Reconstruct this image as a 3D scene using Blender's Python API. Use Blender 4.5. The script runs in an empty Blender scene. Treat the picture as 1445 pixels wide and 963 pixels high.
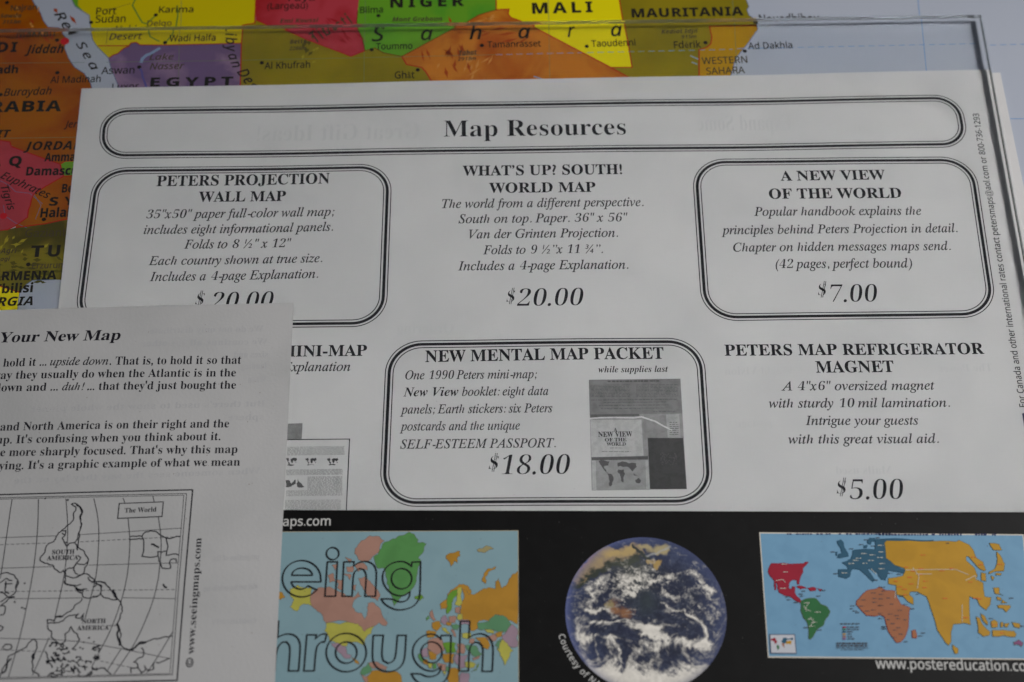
import bpy, math, random
import numpy as np
from mathutils import Vector, Matrix
from mathutils.geometry import tessellate_polygon, delaunay_2d_cdt

sc = bpy.context.scene
# ---------------------------------------------------------------- camera
F_PX, W_PX, H_PX = 2300.0, 1445.0, 963.0        # focal length in photograph pixels
TILT, DIST = math.radians(27.9), 0.351          # metres from lens to the table
cam = bpy.data.cameras.new('camera')
cam.sensor_width = 36.0
cam.lens = 36.0 * F_PX / W_PX
cam.clip_start, cam.clip_end = 0.01, 20
cam.dof.use_dof = True
cam.dof.aperture_fstop = 13.5
cam.dof.focus_distance = 0.350
cam_ob = bpy.data.objects.new('camera', cam)
CAM = Vector((0, -DIST * math.sin(TILT), DIST * math.cos(TILT)))
cam_ob.location = CAM
cam_ob.rotation_euler = (TILT, 0, 0)
sc.collection.objects.link(cam_ob)
sc.camera = cam_ob
# ---------------------------------------------------------------- light: a dim room with a window to the upper right
world = bpy.data.worlds.new('World')
sc.world = world
world.use_nodes = True
bg = world.node_tree.nodes['Background']
bg.inputs[0].default_value = (0.86, 0.90, 1.0, 1)
bg.inputs[1].default_value = 0.07
def lamp(name, loc, aim, size, size_y, power, col):
    l = bpy.data.lights.new(name, 'AREA')
    l.shape = 'RECTANGLE'; l.size = size; l.size_y = size_y; l.energy = power; l.color = col
    o = bpy.data.objects.new(name, l)
    o.location = loc
    o.rotation_euler = (Vector(aim) - Vector(loc)).to_track_quat('-Z', 'Y').to_euler()
    sc.collection.objects.link(o)
    return o
lamp('window_light', (0.70, 0.16, 0.60), (0.125, 0.0, 0.0), 0.34, 0.46, 0.52, (1.0, 0.975, 0.965)).data.spread = math.radians(29)
sc.view_settings.view_transform = 'Standard'
sc.view_settings.look = 'None'
sc.view_settings.exposure = 0.0
sc.view_settings.gamma = 1.0
sc.render.engine = 'CYCLES'
sc.cycles.use_denoising = True
sc.cycles.caustics_refractive = True
sc.cycles.caustics_reflective = True
sc.cycles.max_bounces = 16
sc.cycles.transmission_bounces = 12
sc.cycles.blur_glossy = 0.0
sc.cycles.sample_clamp_indirect = 0

# ---------------------------------------------------------------- where the sheets lie
MM = 0.001
SLAB_LOW, SLAB_HIGH, IOR = 0.9 * MM, 3.9 * MM, 1.49
CAM_M = cam_ob.rotation_euler.to_matrix()
def ray(px, py):
    return (CAM_M @ Vector(((px - W_PX / 2), (H_PX / 2 - py), -F_PX))).normalized()
def at(px, py, z=0.0):
    """the point of the height z that one sees at a pixel of the photograph"""
    d = ray(px, py)
    return CAM + d * ((z - CAM.z) / d.z)
def under(px, py, z=0.0):
    """the same for what one sees through the clear slab"""
    d = ray(px, py)
    h = Vector((d.x, d.y)); s = h.length
    h /= s
    ti = s / -d.z
    st = s / IOR
    tt = st / math.sqrt(1 - st * st)
    t = SLAB_HIGH - SLAB_LOW
    r = (CAM.z - z - t) * ti + t * tt
    return Vector((CAM.x + h.x * r, CAM.y + h.y * r, z))
def in_slab(px, py):
    return py > 20 - 0.0147 * (px - 1385) + 1.5 and px < 1385 + 0.181 * (py - 20)
def mp(px, py, z=0.0):
    return under(px, py, z) if in_slab(px, py) else at(px, py, z)

class Surf:
    def __init__(s, base, wave, proj):
        s.base, s.wave, s.proj = base, wave, proj
    def P(s, px, py):
        p = s.proj(px, py, s.base)
        return np.array((p.x, p.y))
    def z(s, x, y, lift):
        return s.base + s.wave(x, y) + lift
MAP = Surf(0.25 * MM, lambda x, y: 0 * x, mp)
LEAF = Surf(0.55 * MM, lambda x, y: 0.00013 * np.sin(x * 52 + 1.2 + 9 * y) + 0.00007 * np.sin(x * 120 - 31 * y), mp)
CARD = Surf(4.25 * MM, lambda x, y: 0 * x, at)
SHEET = Surf(4.95 * MM, lambda x, y: 0.00022 * np.sin(x * 60 + 21 * y + 0.5) + 0.00016 * np.sin(y * 95 - 20 * x), at)
LIFT = 0.012 * MM

# ---------------------------------------------------------------- materials
def mat(name, col, rough=0.55, spec=0.3, tint=None, scale=60.0, amount=0.0, bump=0.0, bscale=1500.0, coat=0.0, detail=4, lo=0.4, hi=0.65):
    m = bpy.data.materials.new(name)
    m.use_nodes = True
    nt = m.node_tree
    b = nt.nodes['Principled BSDF']
    b.inputs['Base Color'].default_value = (*col, 1)
    b.inputs['Roughness'].default_value = rough
    b.inputs['Specular IOR Level'].default_value = spec
    b.inputs['Coat Weight'].default_value = coat
    b.inputs['Coat Roughness'].default_value = 0.3
    tc = nt.nodes.new('ShaderNodeTexCoord')
    if tint is not None:
        n = nt.nodes.new('ShaderNodeTexNoise')
        n.inputs['Scale'].default_value = scale
        n.inputs['Detail'].default_value = detail
        n.inputs['Distortion'].default_value = 0.6
        nt.links.new(tc.outputs['Object'], n.inputs['Vector'])
        r = nt.nodes.new('ShaderNodeMapRange')
        r.inputs['From Min'].default_value = lo
        r.inputs['From Max'].default_value = hi
        r.inputs['To Max'].default_value = amount
        nt.links.new(n.outputs['Fac'], r.inputs['Value'])
        x = nt.nodes.new('ShaderNodeMix'); x.data_type = 'RGBA'
        x.inputs[6].default_value = (*col, 1); x.inputs[7].default_value = (*tint, 1)
        nt.links.new(r.outputs['Result'], x.inputs[0])
        nt.links.new(x.outputs[2], b.inputs['Base Color'])
    if bump:
        n2 = nt.nodes.new('ShaderNodeTexNoise')
        n2.inputs['Scale'].default_value = bscale
        n2.inputs['Detail'].default_value = 3
        nt.links.new(tc.outputs['Object'], n2.inputs['Vector'])
        bn = nt.nodes.new('ShaderNodeBump')
        bn.inputs['Strength'].default_value = bump
        bn.inputs['Distance'].default_value = 0.0001
        nt.links.new(n2.outputs['Fac'], bn.inputs['Height'])
        nt.links.new(bn.outputs['Normal'], b.inputs['Normal'])
    return m
def ink(name, col, **k):
    k.setdefault('rough', 0.6); k.setdefault('spec', 0.1)
    return mat(name, col, **k)
M = {}
M['leaf'] = mat('leaflet_paper', (0.66, 0.655, 0.65), rough=0.75, spec=0.15, tint=(0.60, 0.60, 0.60), scale=45, amount=0.7, bump=0.25)
M['leaf_fleck'] = mat('paper_fleck', (0.35, 0.34, 0.32), rough=0.8)
M['sheet'] = mat('newsprint_paper', (0.50, 0.50, 0.495), rough=0.8, spec=0.1, tint=(0.43, 0.435, 0.43), scale=35, amount=0.8, bump=0.35)
M['card'] = mat('black_card_print', (0.0035, 0.0035, 0.0035), rough=0.44, spec=0.2, tint=(0.005, 0.005, 0.005), scale=200, amount=1, bump=0.05, bscale=700)
M['cardpaper'] = mat('card_stock', (0.7, 0.7, 0.68), rough=0.7)
M['ink'] = ink('black_ink', (0.014, 0.014, 0.016), tint=(0.03, 0.03, 0.032), scale=900, amount=0.8)
M['inkit'] = ink('grey_black_ink', (0.022, 0.022, 0.025), tint=(0.045, 0.045, 0.048), scale=900, amount=0.8)
M['sheetink'] = ink('blue_black_ink', (0.010, 0.010, 0.015), tint=(0.025, 0.025, 0.032), scale=900, amount=0.7)
M['ghost'] = ink('show_through_ink', (0.605, 0.605, 0.605), rough=0.8, spec=0.1)
M['sghost'] = ink('show_through_ink_grey', (0.445, 0.45, 0.455), rough=0.8, spec=0.1, tint=(0.475, 0.475, 0.475), scale=300, amount=1)
M['white'] = ink('white_ink', (0.55, 0.55, 0.53))
M['sea'] = mat('map_sea_print', (0.44, 0.475, 0.55), rough=0.42, spec=0.2, tint=(0.415, 0.455, 0.54), scale=20, amount=1, bump=0.06, bscale=300)
def land(name, col, tint, scale=70, amount=0.8, lo=0.45, hi=0.72):
    M[name] = mat('map_' + name + '_print', col, rough=0.42, spec=0.15, tint=tint, scale=scale, amount=amount, bump=0.06, bscale=300, detail=6, lo=lo, hi=hi)
land('yellow', (0.6219, 0.5031, 0.00117), (0.5502, 0.468, 0.00195), 40, 0.6)
land('bright_yellow', (0.7956, 0.6903, 0.00156), (0.702, 0.5967, 0.00234), 40, 0.5)
land('olive', (0.2668, 0.2106, 0.0066), (0.174, 0.1458, 0.006), 55, 0.7)
land('khaki', (0.21, 0.1716, 0.01), (0.07, 0.0594, 0.005), 110, 1, 0.42, 0.66)
land('orange', (0.5472, 0.1892, 0.0189), (0.3648, 0.0645, 0.0063), 70, 0.95, 0.42, 0.62)
land('amber', (0.464, 0.252, 0.00375), (0.406, 0.198, 0.005), 60, 0.7)
land('green', (0.1275, 0.336, 0.018), (0.0525, 0.288, 0.021), 55, 0.95, 0.45, 0.65)
land('pink', (0.4594, 0.0432, 0.06048), (0.3432, 0.0135, 0.0168), 75, 0.9, 0.45, 0.63)
land('purple', (0.1584, 0.099, 0.2108), (0.3744, 0.2376, 0.341), 75, 0.8, 0.5, 0.7)
land('desert_orange', (0.35, 0.1023, 0.0012), (0.28, 0.0495, 0.0018), 60, 0.95, 0.42, 0.62)
land('rose', (0.432, 0.0504, 0.066), (0.288, 0.024, 0.03), 60, 0.7)
M['border'] = ink('red_border_ink', (0.42, 0.02, 0.01))
M['brown'] = ink('brown_border_ink', (0.16, 0.05, 0.01))
M['coast'] = ink('coast_ink', (0.12, 0.17, 0.28))
M['grid'] = ink('grid_ink', (0.16, 0.22, 0.10))
M['bluegrid'] = ink('blue_grid_ink', (0.12, 0.30, 0.60))
M['river'] = ink('green_river_ink', (0.13, 0.24, 0.03))
M['lake'] = ink('lake_ink', (0.22, 0.33, 0.50))
M['darkriver'] = ink('dark_river_ink', (0.10, 0.09, 0.30))
M['mapink'] = ink('map_ink', (0.018, 0.016, 0.012))
M['softink'] = ink('soft_map_ink', (0.07, 0.055, 0.03))
M['red'] = ink('red_dot_ink', (0.60, 0.012, 0.02))

# ---------------------------------------------------------------- building helpers
def link(name, verts, faces, material, parent=None, **props):
    me = bpy.data.meshes.new(name)
    me.from_pydata([tuple(v) for v in verts], [], faces)
    me.update()
    if material is not None:
        me.materials.append(material)
    o = bpy.data.objects.new(name, me)
    sc.collection.objects.link(o)
    if parent is not None:
        o.parent = parent
        base = Vector((0, 0, 0)); q = parent
        while q is not None:
            base += q.location; q = q.parent
        if base.length > 0:
            me.transform(Matrix.Translation(-base))
    for k, v in props.items():
        o[k] = v
    return o
def thing(name, label, cat, loc):
    o = bpy.data.objects.new(name, None)
    o.empty_display_size = 0.02
    o.location = loc
    sc.collection.objects.link(o)
    o['label'] = label; o['category'] = cat
    return o
class Flat:
    """collects flat printed shapes in table coordinates, then lays them on a sheet"""
    def __init__(s):
        s.v, s.f, s.n = [], [], 0
    def add(s, v, f):
        v = np.asarray(v, float)
        s.v.append(v); s.f += [tuple(int(i) + s.n for i in t) for t in f]; s.n += len(v)
    def build(s, name, surf, material, parent, lift=1.0, **props):
        if not s.v: return None
        v = np.concatenate(s.v)
        z = surf.z(v[:, 0], v[:, 1], lift * LIFT)
        return link(name, np.column_stack((v, z)), s.f, material, parent, **props)
def stroke(fl, pts, w, closed=False, seg=0.0025):
    """a ribbon of the width w along points in table coordinates"""
    pts = [np.array(p, float) for p in pts]
    if closed: pts.append(pts[0])
    out = []
    for a, b in zip(pts[:-1], pts[1:]):
        n = max(1, int(np.linalg.norm(b - a) / seg))
        for k in range(n): out.append(a + (b - a) * k / n)
    if not closed: out.append(pts[-1])
    P = np.array(out); n = len(P)
    if n < 2: return
    if closed:
        d1 = P - np.roll(P, 1, 0); d2 = np.roll(P, -1, 0) - P
    else:
        d2 = np.vstack((P[1:] - P[:-1], P[-1:] - P[-2:-1])); d1 = np.vstack((d2[:1], d2[:-1]))
    def unit(d):
        l = np.linalg.norm(d, axis=1, keepdims=True); l[l == 0] = 1; return d / l
    d1, d2 = unit(d1), unit(d2)
    t = unit(d1 + d2)
    nn = np.column_stack((-t[:, 1], t[:, 0]))
    c = np.clip((t * d2).sum(1), 0.5, 1)[:, None]
    w = np.asarray(w) * np.ones(n)
    L = P + nn * (w[:, None] / 2) / c; R = P - nn * (w[:, None] / 2) / c
    V = np.empty((2 * n, 2)); V[0::2] = L; V[1::2] = R
    fs = []
    m = n if closed else n - 1
    for i in range(m):
        j = (i + 1) % n
        fs.append((2 * i + 1, 2 * j + 1, 2 * j, 2 * i))
    fl.add(V, fs)
def dashed(fl, a, b, w, on, off):
    a, b = np.array(a), np.array(b); L = np.linalg.norm(b - a); d = (b - a) / L; s = 0
    while s < L:
        stroke(fl, [a + d * s, a + d * min(L, s + on)], w); s += on + off
def poly(fl, pts):
    t = tessellate_polygon([[Vector((p[0], p[1], 0)) for p in pts]])
    A = np.array([p[:2] for p in pts])
    fs = []
    for a, b, c in t:
        cr = (A[b][0] - A[a][0]) * (A[c][1] - A[a][1]) - (A[b][1] - A[a][1]) * (A[c][0] - A[a][0])
        fs.append((a, b, c) if cr > 0 else (a, c, b))
    fl.add(A, fs)
def quad(fl, c4, n=8):
    """a four-sided field (top left, top right, bottom right, bottom left) cut fine enough to follow its sheet"""
    a, b, c, d = [np.array(p, float) for p in c4]
    V = []
    for j in range(n + 1):
        for i in range(n + 1):
            u, v = i / n, j / n
            V.append(a * (1 - u) * (1 - v) + b * u * (1 - v) + c * u * v + d * (1 - u) * v)
    F = [(j * (n + 1) + i, (j + 1) * (n + 1) + i, (j + 1) * (n + 1) + i + 1, j * (n + 1) + i + 1) for j in range(n) for i in range(n)]
    fl.add(V, F)
def disc(fl, c, r, n=20, ry=None):
    ry = ry or r
    V = [(c[0] + r * math.cos(2 * math.pi * k / n), c[1] + ry * math.sin(2 * math.pi * k / n)) for k in range(n)]
    fl.add(V, [tuple(range(n))])
def smooth(pts, closed=True, it=2, lim=50):
    """rounds the shallow corners of an outline and keeps the sharp ones"""
    P = [np.array(p, float) for p in pts]
    for _ in range(it):
        n = len(P); Q = []
        for i in range(n):
            a, b, c = P[i - 1], P[i], P[(i + 1) % n]
            if not closed and i in (0, n - 1): Q.append(b); continue
            d1, d2 = b - a, c - b
            l = np.linalg.norm(d1) * np.linalg.norm(d2)
            ang = 0 if l == 0 else math.degrees(math.acos(max(-1, min(1, float(d1 @ d2) / l))))
            if ang > lim: Q.append(b)
            else: Q += [b - d1 * 0.25, b + d2 * 0.25]
        P = Q
    return P
def rough(pts, amp, rnd, closed=True, steps=2):
    """a wobbly coastline through the given points"""
    P = [np.array(p, float) for p in pts]
    for _ in range(steps):
        Q = []
        n = len(P)
        for i in range(n if closed else n - 1):
            a, b = P[i], P[(i + 1) % n]
            d = b - a; nn = np.array((-d[1], d[0]))
            Q += [a, (a + b) / 2 + nn * rnd.uniform(-amp, amp)]
        if not closed: Q.append(P[-1])
        P = Q
    return P

# ---------------------------------------------------------------- lettering
OUTLINES = {
 'serif': {
  "0": [168,[108,214,-24,3,-24,-3,-20,-10,-13,-17,-10,-21,-5,-27,-2,-31,2,-32,5,-26,10,-23,13,-16,19,-11,25,-3,24,3,18,11,14,16,10,22,6,27,2,31,-2,32,-6,26,-10,22,-14,17],[70,192,14,6,14,-6,8,-18,4,-28,1,-39,-1,-38,-4,-29,-8,-18,-14,-6,-14,6,-8,18,-4,29,-1,38,1,39,4,28]],
  "1": [168,[113,215,-33,0,-35,-25,-12,-6,-20,-7,1,-9,4,-8,5,-4,7,-2,9,3,9,6,10,10,11,13,0,-151,-1,-9,-3,-6,-5,-3,-6,-1,-25,0,0,-16,124,0,0,16,-24,0,-8,1,-5,4,-2,6,-1,8]],
  "2": [168,[107,214,-29,3,-20,-1,-17,-4,-13,-7,-9,-8,-5,-10,-2,-10,2,-14,8,-9,13,-5,15,-2,2,23,4,16,9,10,13,3,9,-2,8,-6,5,-10,1,-15,-1,-15,-3,-14,-5,-13,-9,-14,-12,-16,-16,-18,-44,-45,0,-31,141,0,2,63,-18,0,-2,-9,-4,-9,-5,-7,-7,-4,-9,-1,-70,0,51,48,30,32,10,12,8,12,5,10,2,10,1,10,-4,21,-13,16]],
  "3": [168,[106,214,-29,3,-29,-3,-20,-8,-13,-12,-4,-15,2,-12,8,-8,12,-5,17,-2,0,12,2,11,3,9,4,8,7,5,10,2,10,-2,8,-7,5,-11,1,-15,-2,-18,-7,-14,-12,-9,-17,-3,-19,0,0,-19,18,0,20,-2,15,-9,9,-12,3,-16,-2,-15,-3,-12,-6,-8,-8,-5,-9,-3,-9,-1,-15,2,-12,8,-8,12,-2,16,-10,-1,-8,-5,-6,-7,-2,-10,2,-9,5,-9,9,-7,12,-6,16,-4,21,-1,15,1,15,2,14,5,12,6,10,9,8,11,5,14,2,17,-2,16,-6,12,-10,9,-11,7,-12,5,-13,3,18,9,15,12,10,15,3,18,-4,21,-14,15]],
  "4": [168,[89,214,-85,-140,0,-18,83,0,0,-18,-2,-12,-5,-6,-8,-3,-18,-1,0,-16,105,0,0,16,-13,1,-8,3,-5,6,-2,12,0,18,31,0,0,20,-31,0,0,138],[89,186,-2,-29,0,-81,-62,0,40,66,3,4,2,5,8,12]],
  "5": [168,[28,214,-10,-104,14,-5,14,4,9,1,10,0,17,-2,13,-9,8,-13,3,-20,-1,-16,-4,-13,-6,-9,-8,-6,-8,-3,-10,-1,-11,1,-8,4,-7,7,-4,7,-3,17,-10,-1,-7,-4,-5,-7,-2,-9,2,-9,4,-8,8,-8,12,-6,15,-4,21,-1,13,1,14,3,13,4,12,7,11,9,8,12,5,15,2,18,-5,28,-16,20,-25,12,-31,4,-9,0,-10,-1,-14,-3,5,55,62,0,6,-1,4,-2,4,-8,2,-10,17,0,-1,54]],
  "6": [168,[117,216,-18,1,-20,-2,-18,-7,-15,-11,-12,-14,-9,-18,-6,-20,-4,-22,-1,-24,2,-32,7,-25,11,-20,15,-14,18,-8,21,-3,30,5,22,15,13,23,4,29,-4,26,-12,20,-19,12,-25,4,-14,0,-11,-3,-16,-8,4,34,8,25,12,15,16,6,7,-2,6,-4,3,-7,4,-17,0,-9,17,2,11,5,6,7,2,9,-1,9,-4,7,-7,7,-10,6],[78,112,8,1,12,-3,8,-8,6,-15,2,-21,-2,-22,-5,-15,-8,-9,-10,-3,-13,5,-10,14,-8,25,-2,38,5,5]],
  "7": [168,[15,214,-2,-63,18,0,2,15,5,12,12,4,79,0,-79,-182,25,0,83,200,0,14]],
  "8": [168,[113,213,-28,4,-23,-2,-18,-6,-13,-9,-9,-11,-4,-13,-2,-13,2,-17,8,-14,11,-13,16,-11,-18,-10,-14,-12,-9,-14,-3,-17,2,-16,6,-13,10,-12,14,-9,18,-6,23,-2,32,4,24,12,16,19,5,25,-3,17,-9,15,-15,14,-23,13,17,10,12,10,9,13,2,16,-4,21,-12,16],[84,200,8,-1,7,-4,6,-6,6,-15,1,-9,-2,-13,-3,-10,-7,-9,-9,-7,-14,8,-10,8,-7,10,-2,14,2,13,5,11,8,7],[64,89,9,7,20,-10,14,-10,7,-11,3,-13,-2,-15,-7,-12,-11,-8,-14,-3,-13,3,-11,8,-7,13,-2,15,1,15,5,12]],
  "9": [168,[100,215,-21,2,-20,-2,-17,-7,-13,-11,-10,-14,-6,-18,-2,-20,4,-27,12,-20,19,-12,23,-4,14,2,12,4,9,7,8,8,-12,-65,-30,-22,-14,2,-10,7,-7,11,-5,12,-7,-2,-5,-4,-2,-5,-1,-6,1,-8,4,-8,6,-7,9,-6,13,-4,16,-1,22,2,18,7,14,11,12,15,9,18,6,20,4,23,1,23,-2,32,-8,26,-11,19,-15,14],[70,194,11,3,12,-4,10,-13,7,-23,2,-33,-5,-8,-7,-6,-8,-5,-10,-1,-21,11,-7,31,2,22,5,16]],
  "A": [195,[100,208,-8,0,-70,-175,-6,-12,-5,-7,-7,-5,-8,-1,0,-8,61,0,0,8,-18,3,-6,11,0,2,1,2,0,3,12,30,67,0,9,-23,5,-16,-6,-9,-19,-3,0,-8,96,0,0,8,-8,2,-6,5,-6,10],[51,72,28,70,29,-70]],
  "B": [198,[98,203,-91,0,0,-7,9,-1,7,-2,5,-3,3,-6,2,-8,0,-139,-1,-14,-4,-9,-8,-4,-13,-2,0,-8,99,0,34,4,26,11,16,19,5,25,-15,33,-44,18,37,17,12,30,-20,35],[88,193,9,1,14,-3,9,-7,5,-12,2,-18,-2,-20,-7,-12,-14,-7,-23,-3,0,63,1,9,2,6],[81,103,7,0,22,-2,14,-8,8,-14,2,-22,-2,-21,-6,-14,-10,-8,-17,-3,-9,1,-5,3,-3,5,-1,9]],
  "C": [209,[138,205,-22,3,-29,-4,-25,-10,-21,-16,-16,-21,-10,-26,-3,-29,3,-29,10,-26,16,-22,20,-16,25,-10,29,-4,48,11,37,34,-9,7,-14,-15,-17,-12,-18,-7,-18,-2,-45,22,-15,68,14,73,40,24,22,-4,19,-12,16,-19,13,-25,7,0,0,70,-8,0,-5,-10,-9,-4,-9,2]],
  "D": [221,[99,203,-92,0,0,-7,12,-1,8,-5,5,-8,1,-15,0,-134,-1,-12,-4,-8,-7,-4,-12,-1,0,-8,93,0,80,25,27,77,-7,43,-21,32,-34,20],[90,192,10,2,42,-23,15,-69,-4,-40,-10,-29,-18,-17,-26,-5,-9,1,-5,3,-3,7,-1,10,0,140,1,11,3,6]],
  "E": [197,[178,203,-171,0,0,-7,13,-2,8,-4,4,-9,2,-16,0,-130,-2,-14,-4,-8,-8,-4,-14,-1,0,-8,174,0,12,64,-8,0,-9,-17,-9,-14,-12,-9,-14,-7,-17,-3,-20,-2,-11,1,-6,3,-3,5,-1,9,0,69,15,-1,11,-3,8,-5,6,-9,4,-12,2,-16,8,0,0,101,-7,0,-5,-20,-8,-14,-12,-8,-22,-2,0,71,1,5,2,3,4,2,6,1,37,-2,20,-8,13,-16,6,-23,7,0]],
  "F": [181,[176,203,-170,0,0,-7,13,-3,8,-4,5,-8,1,-14,0,-129,-1,-14,-4,-9,-8,-5,-13,-2,0,-8,108,0,0,8,-13,1,-8,2,-6,3,-4,5,-2,7,-1,10,0,64,21,-3,13,-7,8,-15,4,-22,8,0,0,102,-8,0,-5,-21,-8,-13,-12,-8,-17,-3,-4,0,0,68,2,10,2,3,4,1,14,1,20,-2,15,-3,12,-6,9,-10,6,-13,4,-16,7,0]],
  "G": [227,[139,205,-24,3,-28,-3,-25,-11,-21,-16,-15,-21,-10,-25,-4,-30,4,-30,10,-26,16,-21,21,-16,26,-10,31,-3,40,4,39,13,0,44,1,12,4,7,7,4,13,1,0,7,-101,0,0,-7,15,-1,9,-4,5,-7,1,-12,0,-25,-2,-12,-4,-8,-10,-5,-14,-1,-24,6,-19,18,-11,30,-4,42,14,72,40,24,15,-2,13,-6,13,-9,11,-12,9,-15,8,-17,7,0,0,71,-8,0,-3,-6,-6,-7,-9,0,-4,2]],
  "H": [234,[108,203,-101,0,0,-7,13,-2,8,-5,4,-8,1,-12,0,-133,-1,-14,-4,-8,-8,-4,-13,-2,0,-8,101,0,0,8,-13,2,-8,4,-4,8,-2,14,0,63,72,0,0,-63,-2,-14,-4,-8,-8,-4,-13,-2,0,-8,100,0,0,8,-12,2,-8,5,-4,8,-1,13,0,133,1,13,4,7,8,5,12,2,0,7,-100,0,0,-7,10,-1,7,-2,5,-3,3,-5,2,-16,0,-57,-72,0,0,57,2,16,3,5,5,3,7,2,10,1]],
  "I": [116,[109,203,-103,0,0,-7,14,-2,8,-3,4,-7,2,-11,0,-139,-2,-12,-5,-8,-8,-4,-13,-2,0,-8,104,0,0,8,-11,1,-12,6,-3,5,-2,6,0,147,1,11,4,7,9,3,13,2]],
  "J": [148,[140,203,-105,0,0,-7,11,-1,9,-3,5,-4,4,-5,2,-19,0,-154,-1,-12,-3,-9,-6,-5,-9,-2,-10,2,-3,7,4,8,3,13,-1,9,-5,7,-7,4,-8,1,-8,-1,-7,-5,-5,-7,-2,-10,2,-10,5,-10,8,-8,10,-6,12,-4,14,-1,49,17,16,52,0,135,2,8,3,6,12,6,9,1]],
  "K": [228,[108,203,-100,0,0,-7,12,-2,8,-5,4,-8,2,-12,0,-133,-2,-14,-4,-8,-8,-4,-13,-2,0,-8,101,0,0,8,-13,2,-8,4,-4,8,-1,14,0,52,7,7,58,-74,2,-6,-1,-3,-4,-3,-19,-1,0,-8,107,0,0,8,-8,1,-6,2,-6,4,-91,112,33,34,31,26,28,9,4,0,0,7,-87,0,0,-7,19,-2,7,-7,-3,-9,-71,-74,0,75,2,6,3,5,5,3,7,2,9,1]],
  "L": [191,[112,203,-105,0,0,-7,13,-2,8,-4,4,-8,1,-13,0,-133,-1,-14,-4,-8,-8,-4,-13,-2,0,-8,172,0,12,69,-8,0,-8,-19,-10,-14,-11,-11,-13,-7,-17,-4,-20,-2,-15,2,-4,3,-2,4,-2,16,0,132,1,10,2,7,3,5,6,3,19,2]],
  "M": [283,[82,203,-75,0,0,-7,9,-1,8,-2,8,-7,2,-15,0,-136,-2,-13,-5,-8,-8,-4,-13,-2,0,-8,70,0,0,8,-14,1,-9,4,-4,9,-2,14,0,138,74,-174,8,0,74,178,0,-151,-2,-7,-3,-6,-5,-3,-7,-2,-9,-1,0,-8,98,0,0,8,-15,2,-5,4,-3,5,-2,19,0,131,2,12,4,8,8,5,12,2,0,7,-75,0,-59,-139]],
  "N": [220,[70,203,-62,0,0,-7,8,-2,6,-6,12,-15,0,-138,-2,-17,-3,-4,-5,-4,-16,-2,0,-8,66,0,0,8,-13,2,-8,4,-4,8,-1,13,0,121,132,-161,8,0,0,173,2,14,4,8,7,4,13,2,0,7,-66,0,0,-7,10,-1,7,-2,4,-3,3,-5,2,-7,1,-9,0,-94]],
  "O": [235,[140,206,-22,2,-22,-2,-20,-6,-18,-10,-16,-13,-12,-15,-10,-18,-6,-21,-2,-21,2,-22,6,-20,10,-19,12,-15,16,-13,17,-10,20,-6,21,-2,22,2,21,6,18,10,15,13,13,15,10,19,6,20,2,22,-2,22,-6,20,-10,18,-12,16,-16,13,-17,9],[78,174,38,24,22,-6,17,-18,11,-31,3,-41,-12,-73,-39,-24,-22,7,-17,18,-11,30,-3,42]],
  "P": [187,[95,203,-88,0,0,-7,13,-2,8,-5,4,-8,1,-12,0,-133,-1,-14,-4,-8,-8,-4,-13,-2,0,-8,101,0,0,8,-13,2,-8,4,-4,8,-2,14,0,56,27,0,32,4,24,11,14,18,5,23,-2,16,-7,14,-10,10,-14,8,-22,6],[89,192,8,1,15,-3,11,-8,6,-15,1,-20,-2,-21,-7,-13,-12,-8,-19,-2,-9,0,0,75,1,7,2,4]],
  "R": [211,[97,203,-90,0,0,-7,13,-2,8,-5,4,-8,1,-12,0,-133,-1,-14,-4,-8,-8,-4,-13,-2,0,-8,101,0,0,8,-13,2,-8,4,-4,8,-2,14,0,59,9,0,61,-95,63,0,0,8,-7,1,-5,2,-9,11,-52,78,34,18,11,31,-5,24,-17,17,-28,10],[90,192,10,1,27,-11,9,-32,-3,-21,-8,-14,-14,-8,-20,-3,-10,0,0,68,1,11,3,6]],
  "S": [174,[92,208,-10,0,-16,-2,-15,-5,-12,-9,-9,-12,-6,-15,-2,-17,3,-19,9,-16,16,-14,23,-14,27,-14,18,-13,6,-18,-2,-13,-7,-11,-12,-7,-15,-2,-21,4,-17,11,-13,20,-9,28,-9,0,0,-75,8,0,4,8,3,2,6,0,9,-2,7,-3,7,-2,15,-2,29,1,18,6,15,10,11,13,7,15,2,18,-1,13,-3,12,-5,10,-9,10,-13,9,-16,9,-29,13,-23,15,-6,9,-2,11,3,11,6,9,11,7,14,2,12,-2,12,-5,11,-9,9,-11,8,-14,5,-16,8,0,0,66,-9,0,-3,-7,-6,-2,-4,0,-2,1,-2,0,-12,4]],
  "T": [189,[5,203,0,-61,8,0,5,22,11,16,16,10,22,4,3,0,0,-158,-2,-14,-5,-8,-8,-5,-14,-1,0,-8,105,0,0,8,-14,1,-9,5,-4,8,-1,14,0,158,2,0,39,-13,17,-39,7,0,0,61]],
  "U": [220,[107,203,-100,0,0,-7,12,-2,8,-5,4,-8,2,-12,0,-100,4,-33,14,-23,24,-14,36,-5,34,5,25,15,14,27,5,40,0,88,1,11,3,8,7,5,12,3,0,7,-65,0,0,-7,14,-2,8,-5,5,-8,1,-12,0,-98,-13,-46,-39,-15,-19,3,-13,10,-8,16,-2,23,0,117,2,6,3,5,4,3,8,2,9,1]],
  "V": [191,[94,203,-100,0,0,-7,9,-3,7,-5,5,-8,5,-10,75,-176,8,0,68,177,6,12,5,8,7,4,8,1,0,7,-63,0,0,-7,11,-1,8,-2,4,-4,1,-6,0,-7,-42,-112,-47,113,-1,6,2,6,4,4,8,2,12,1]],
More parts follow.
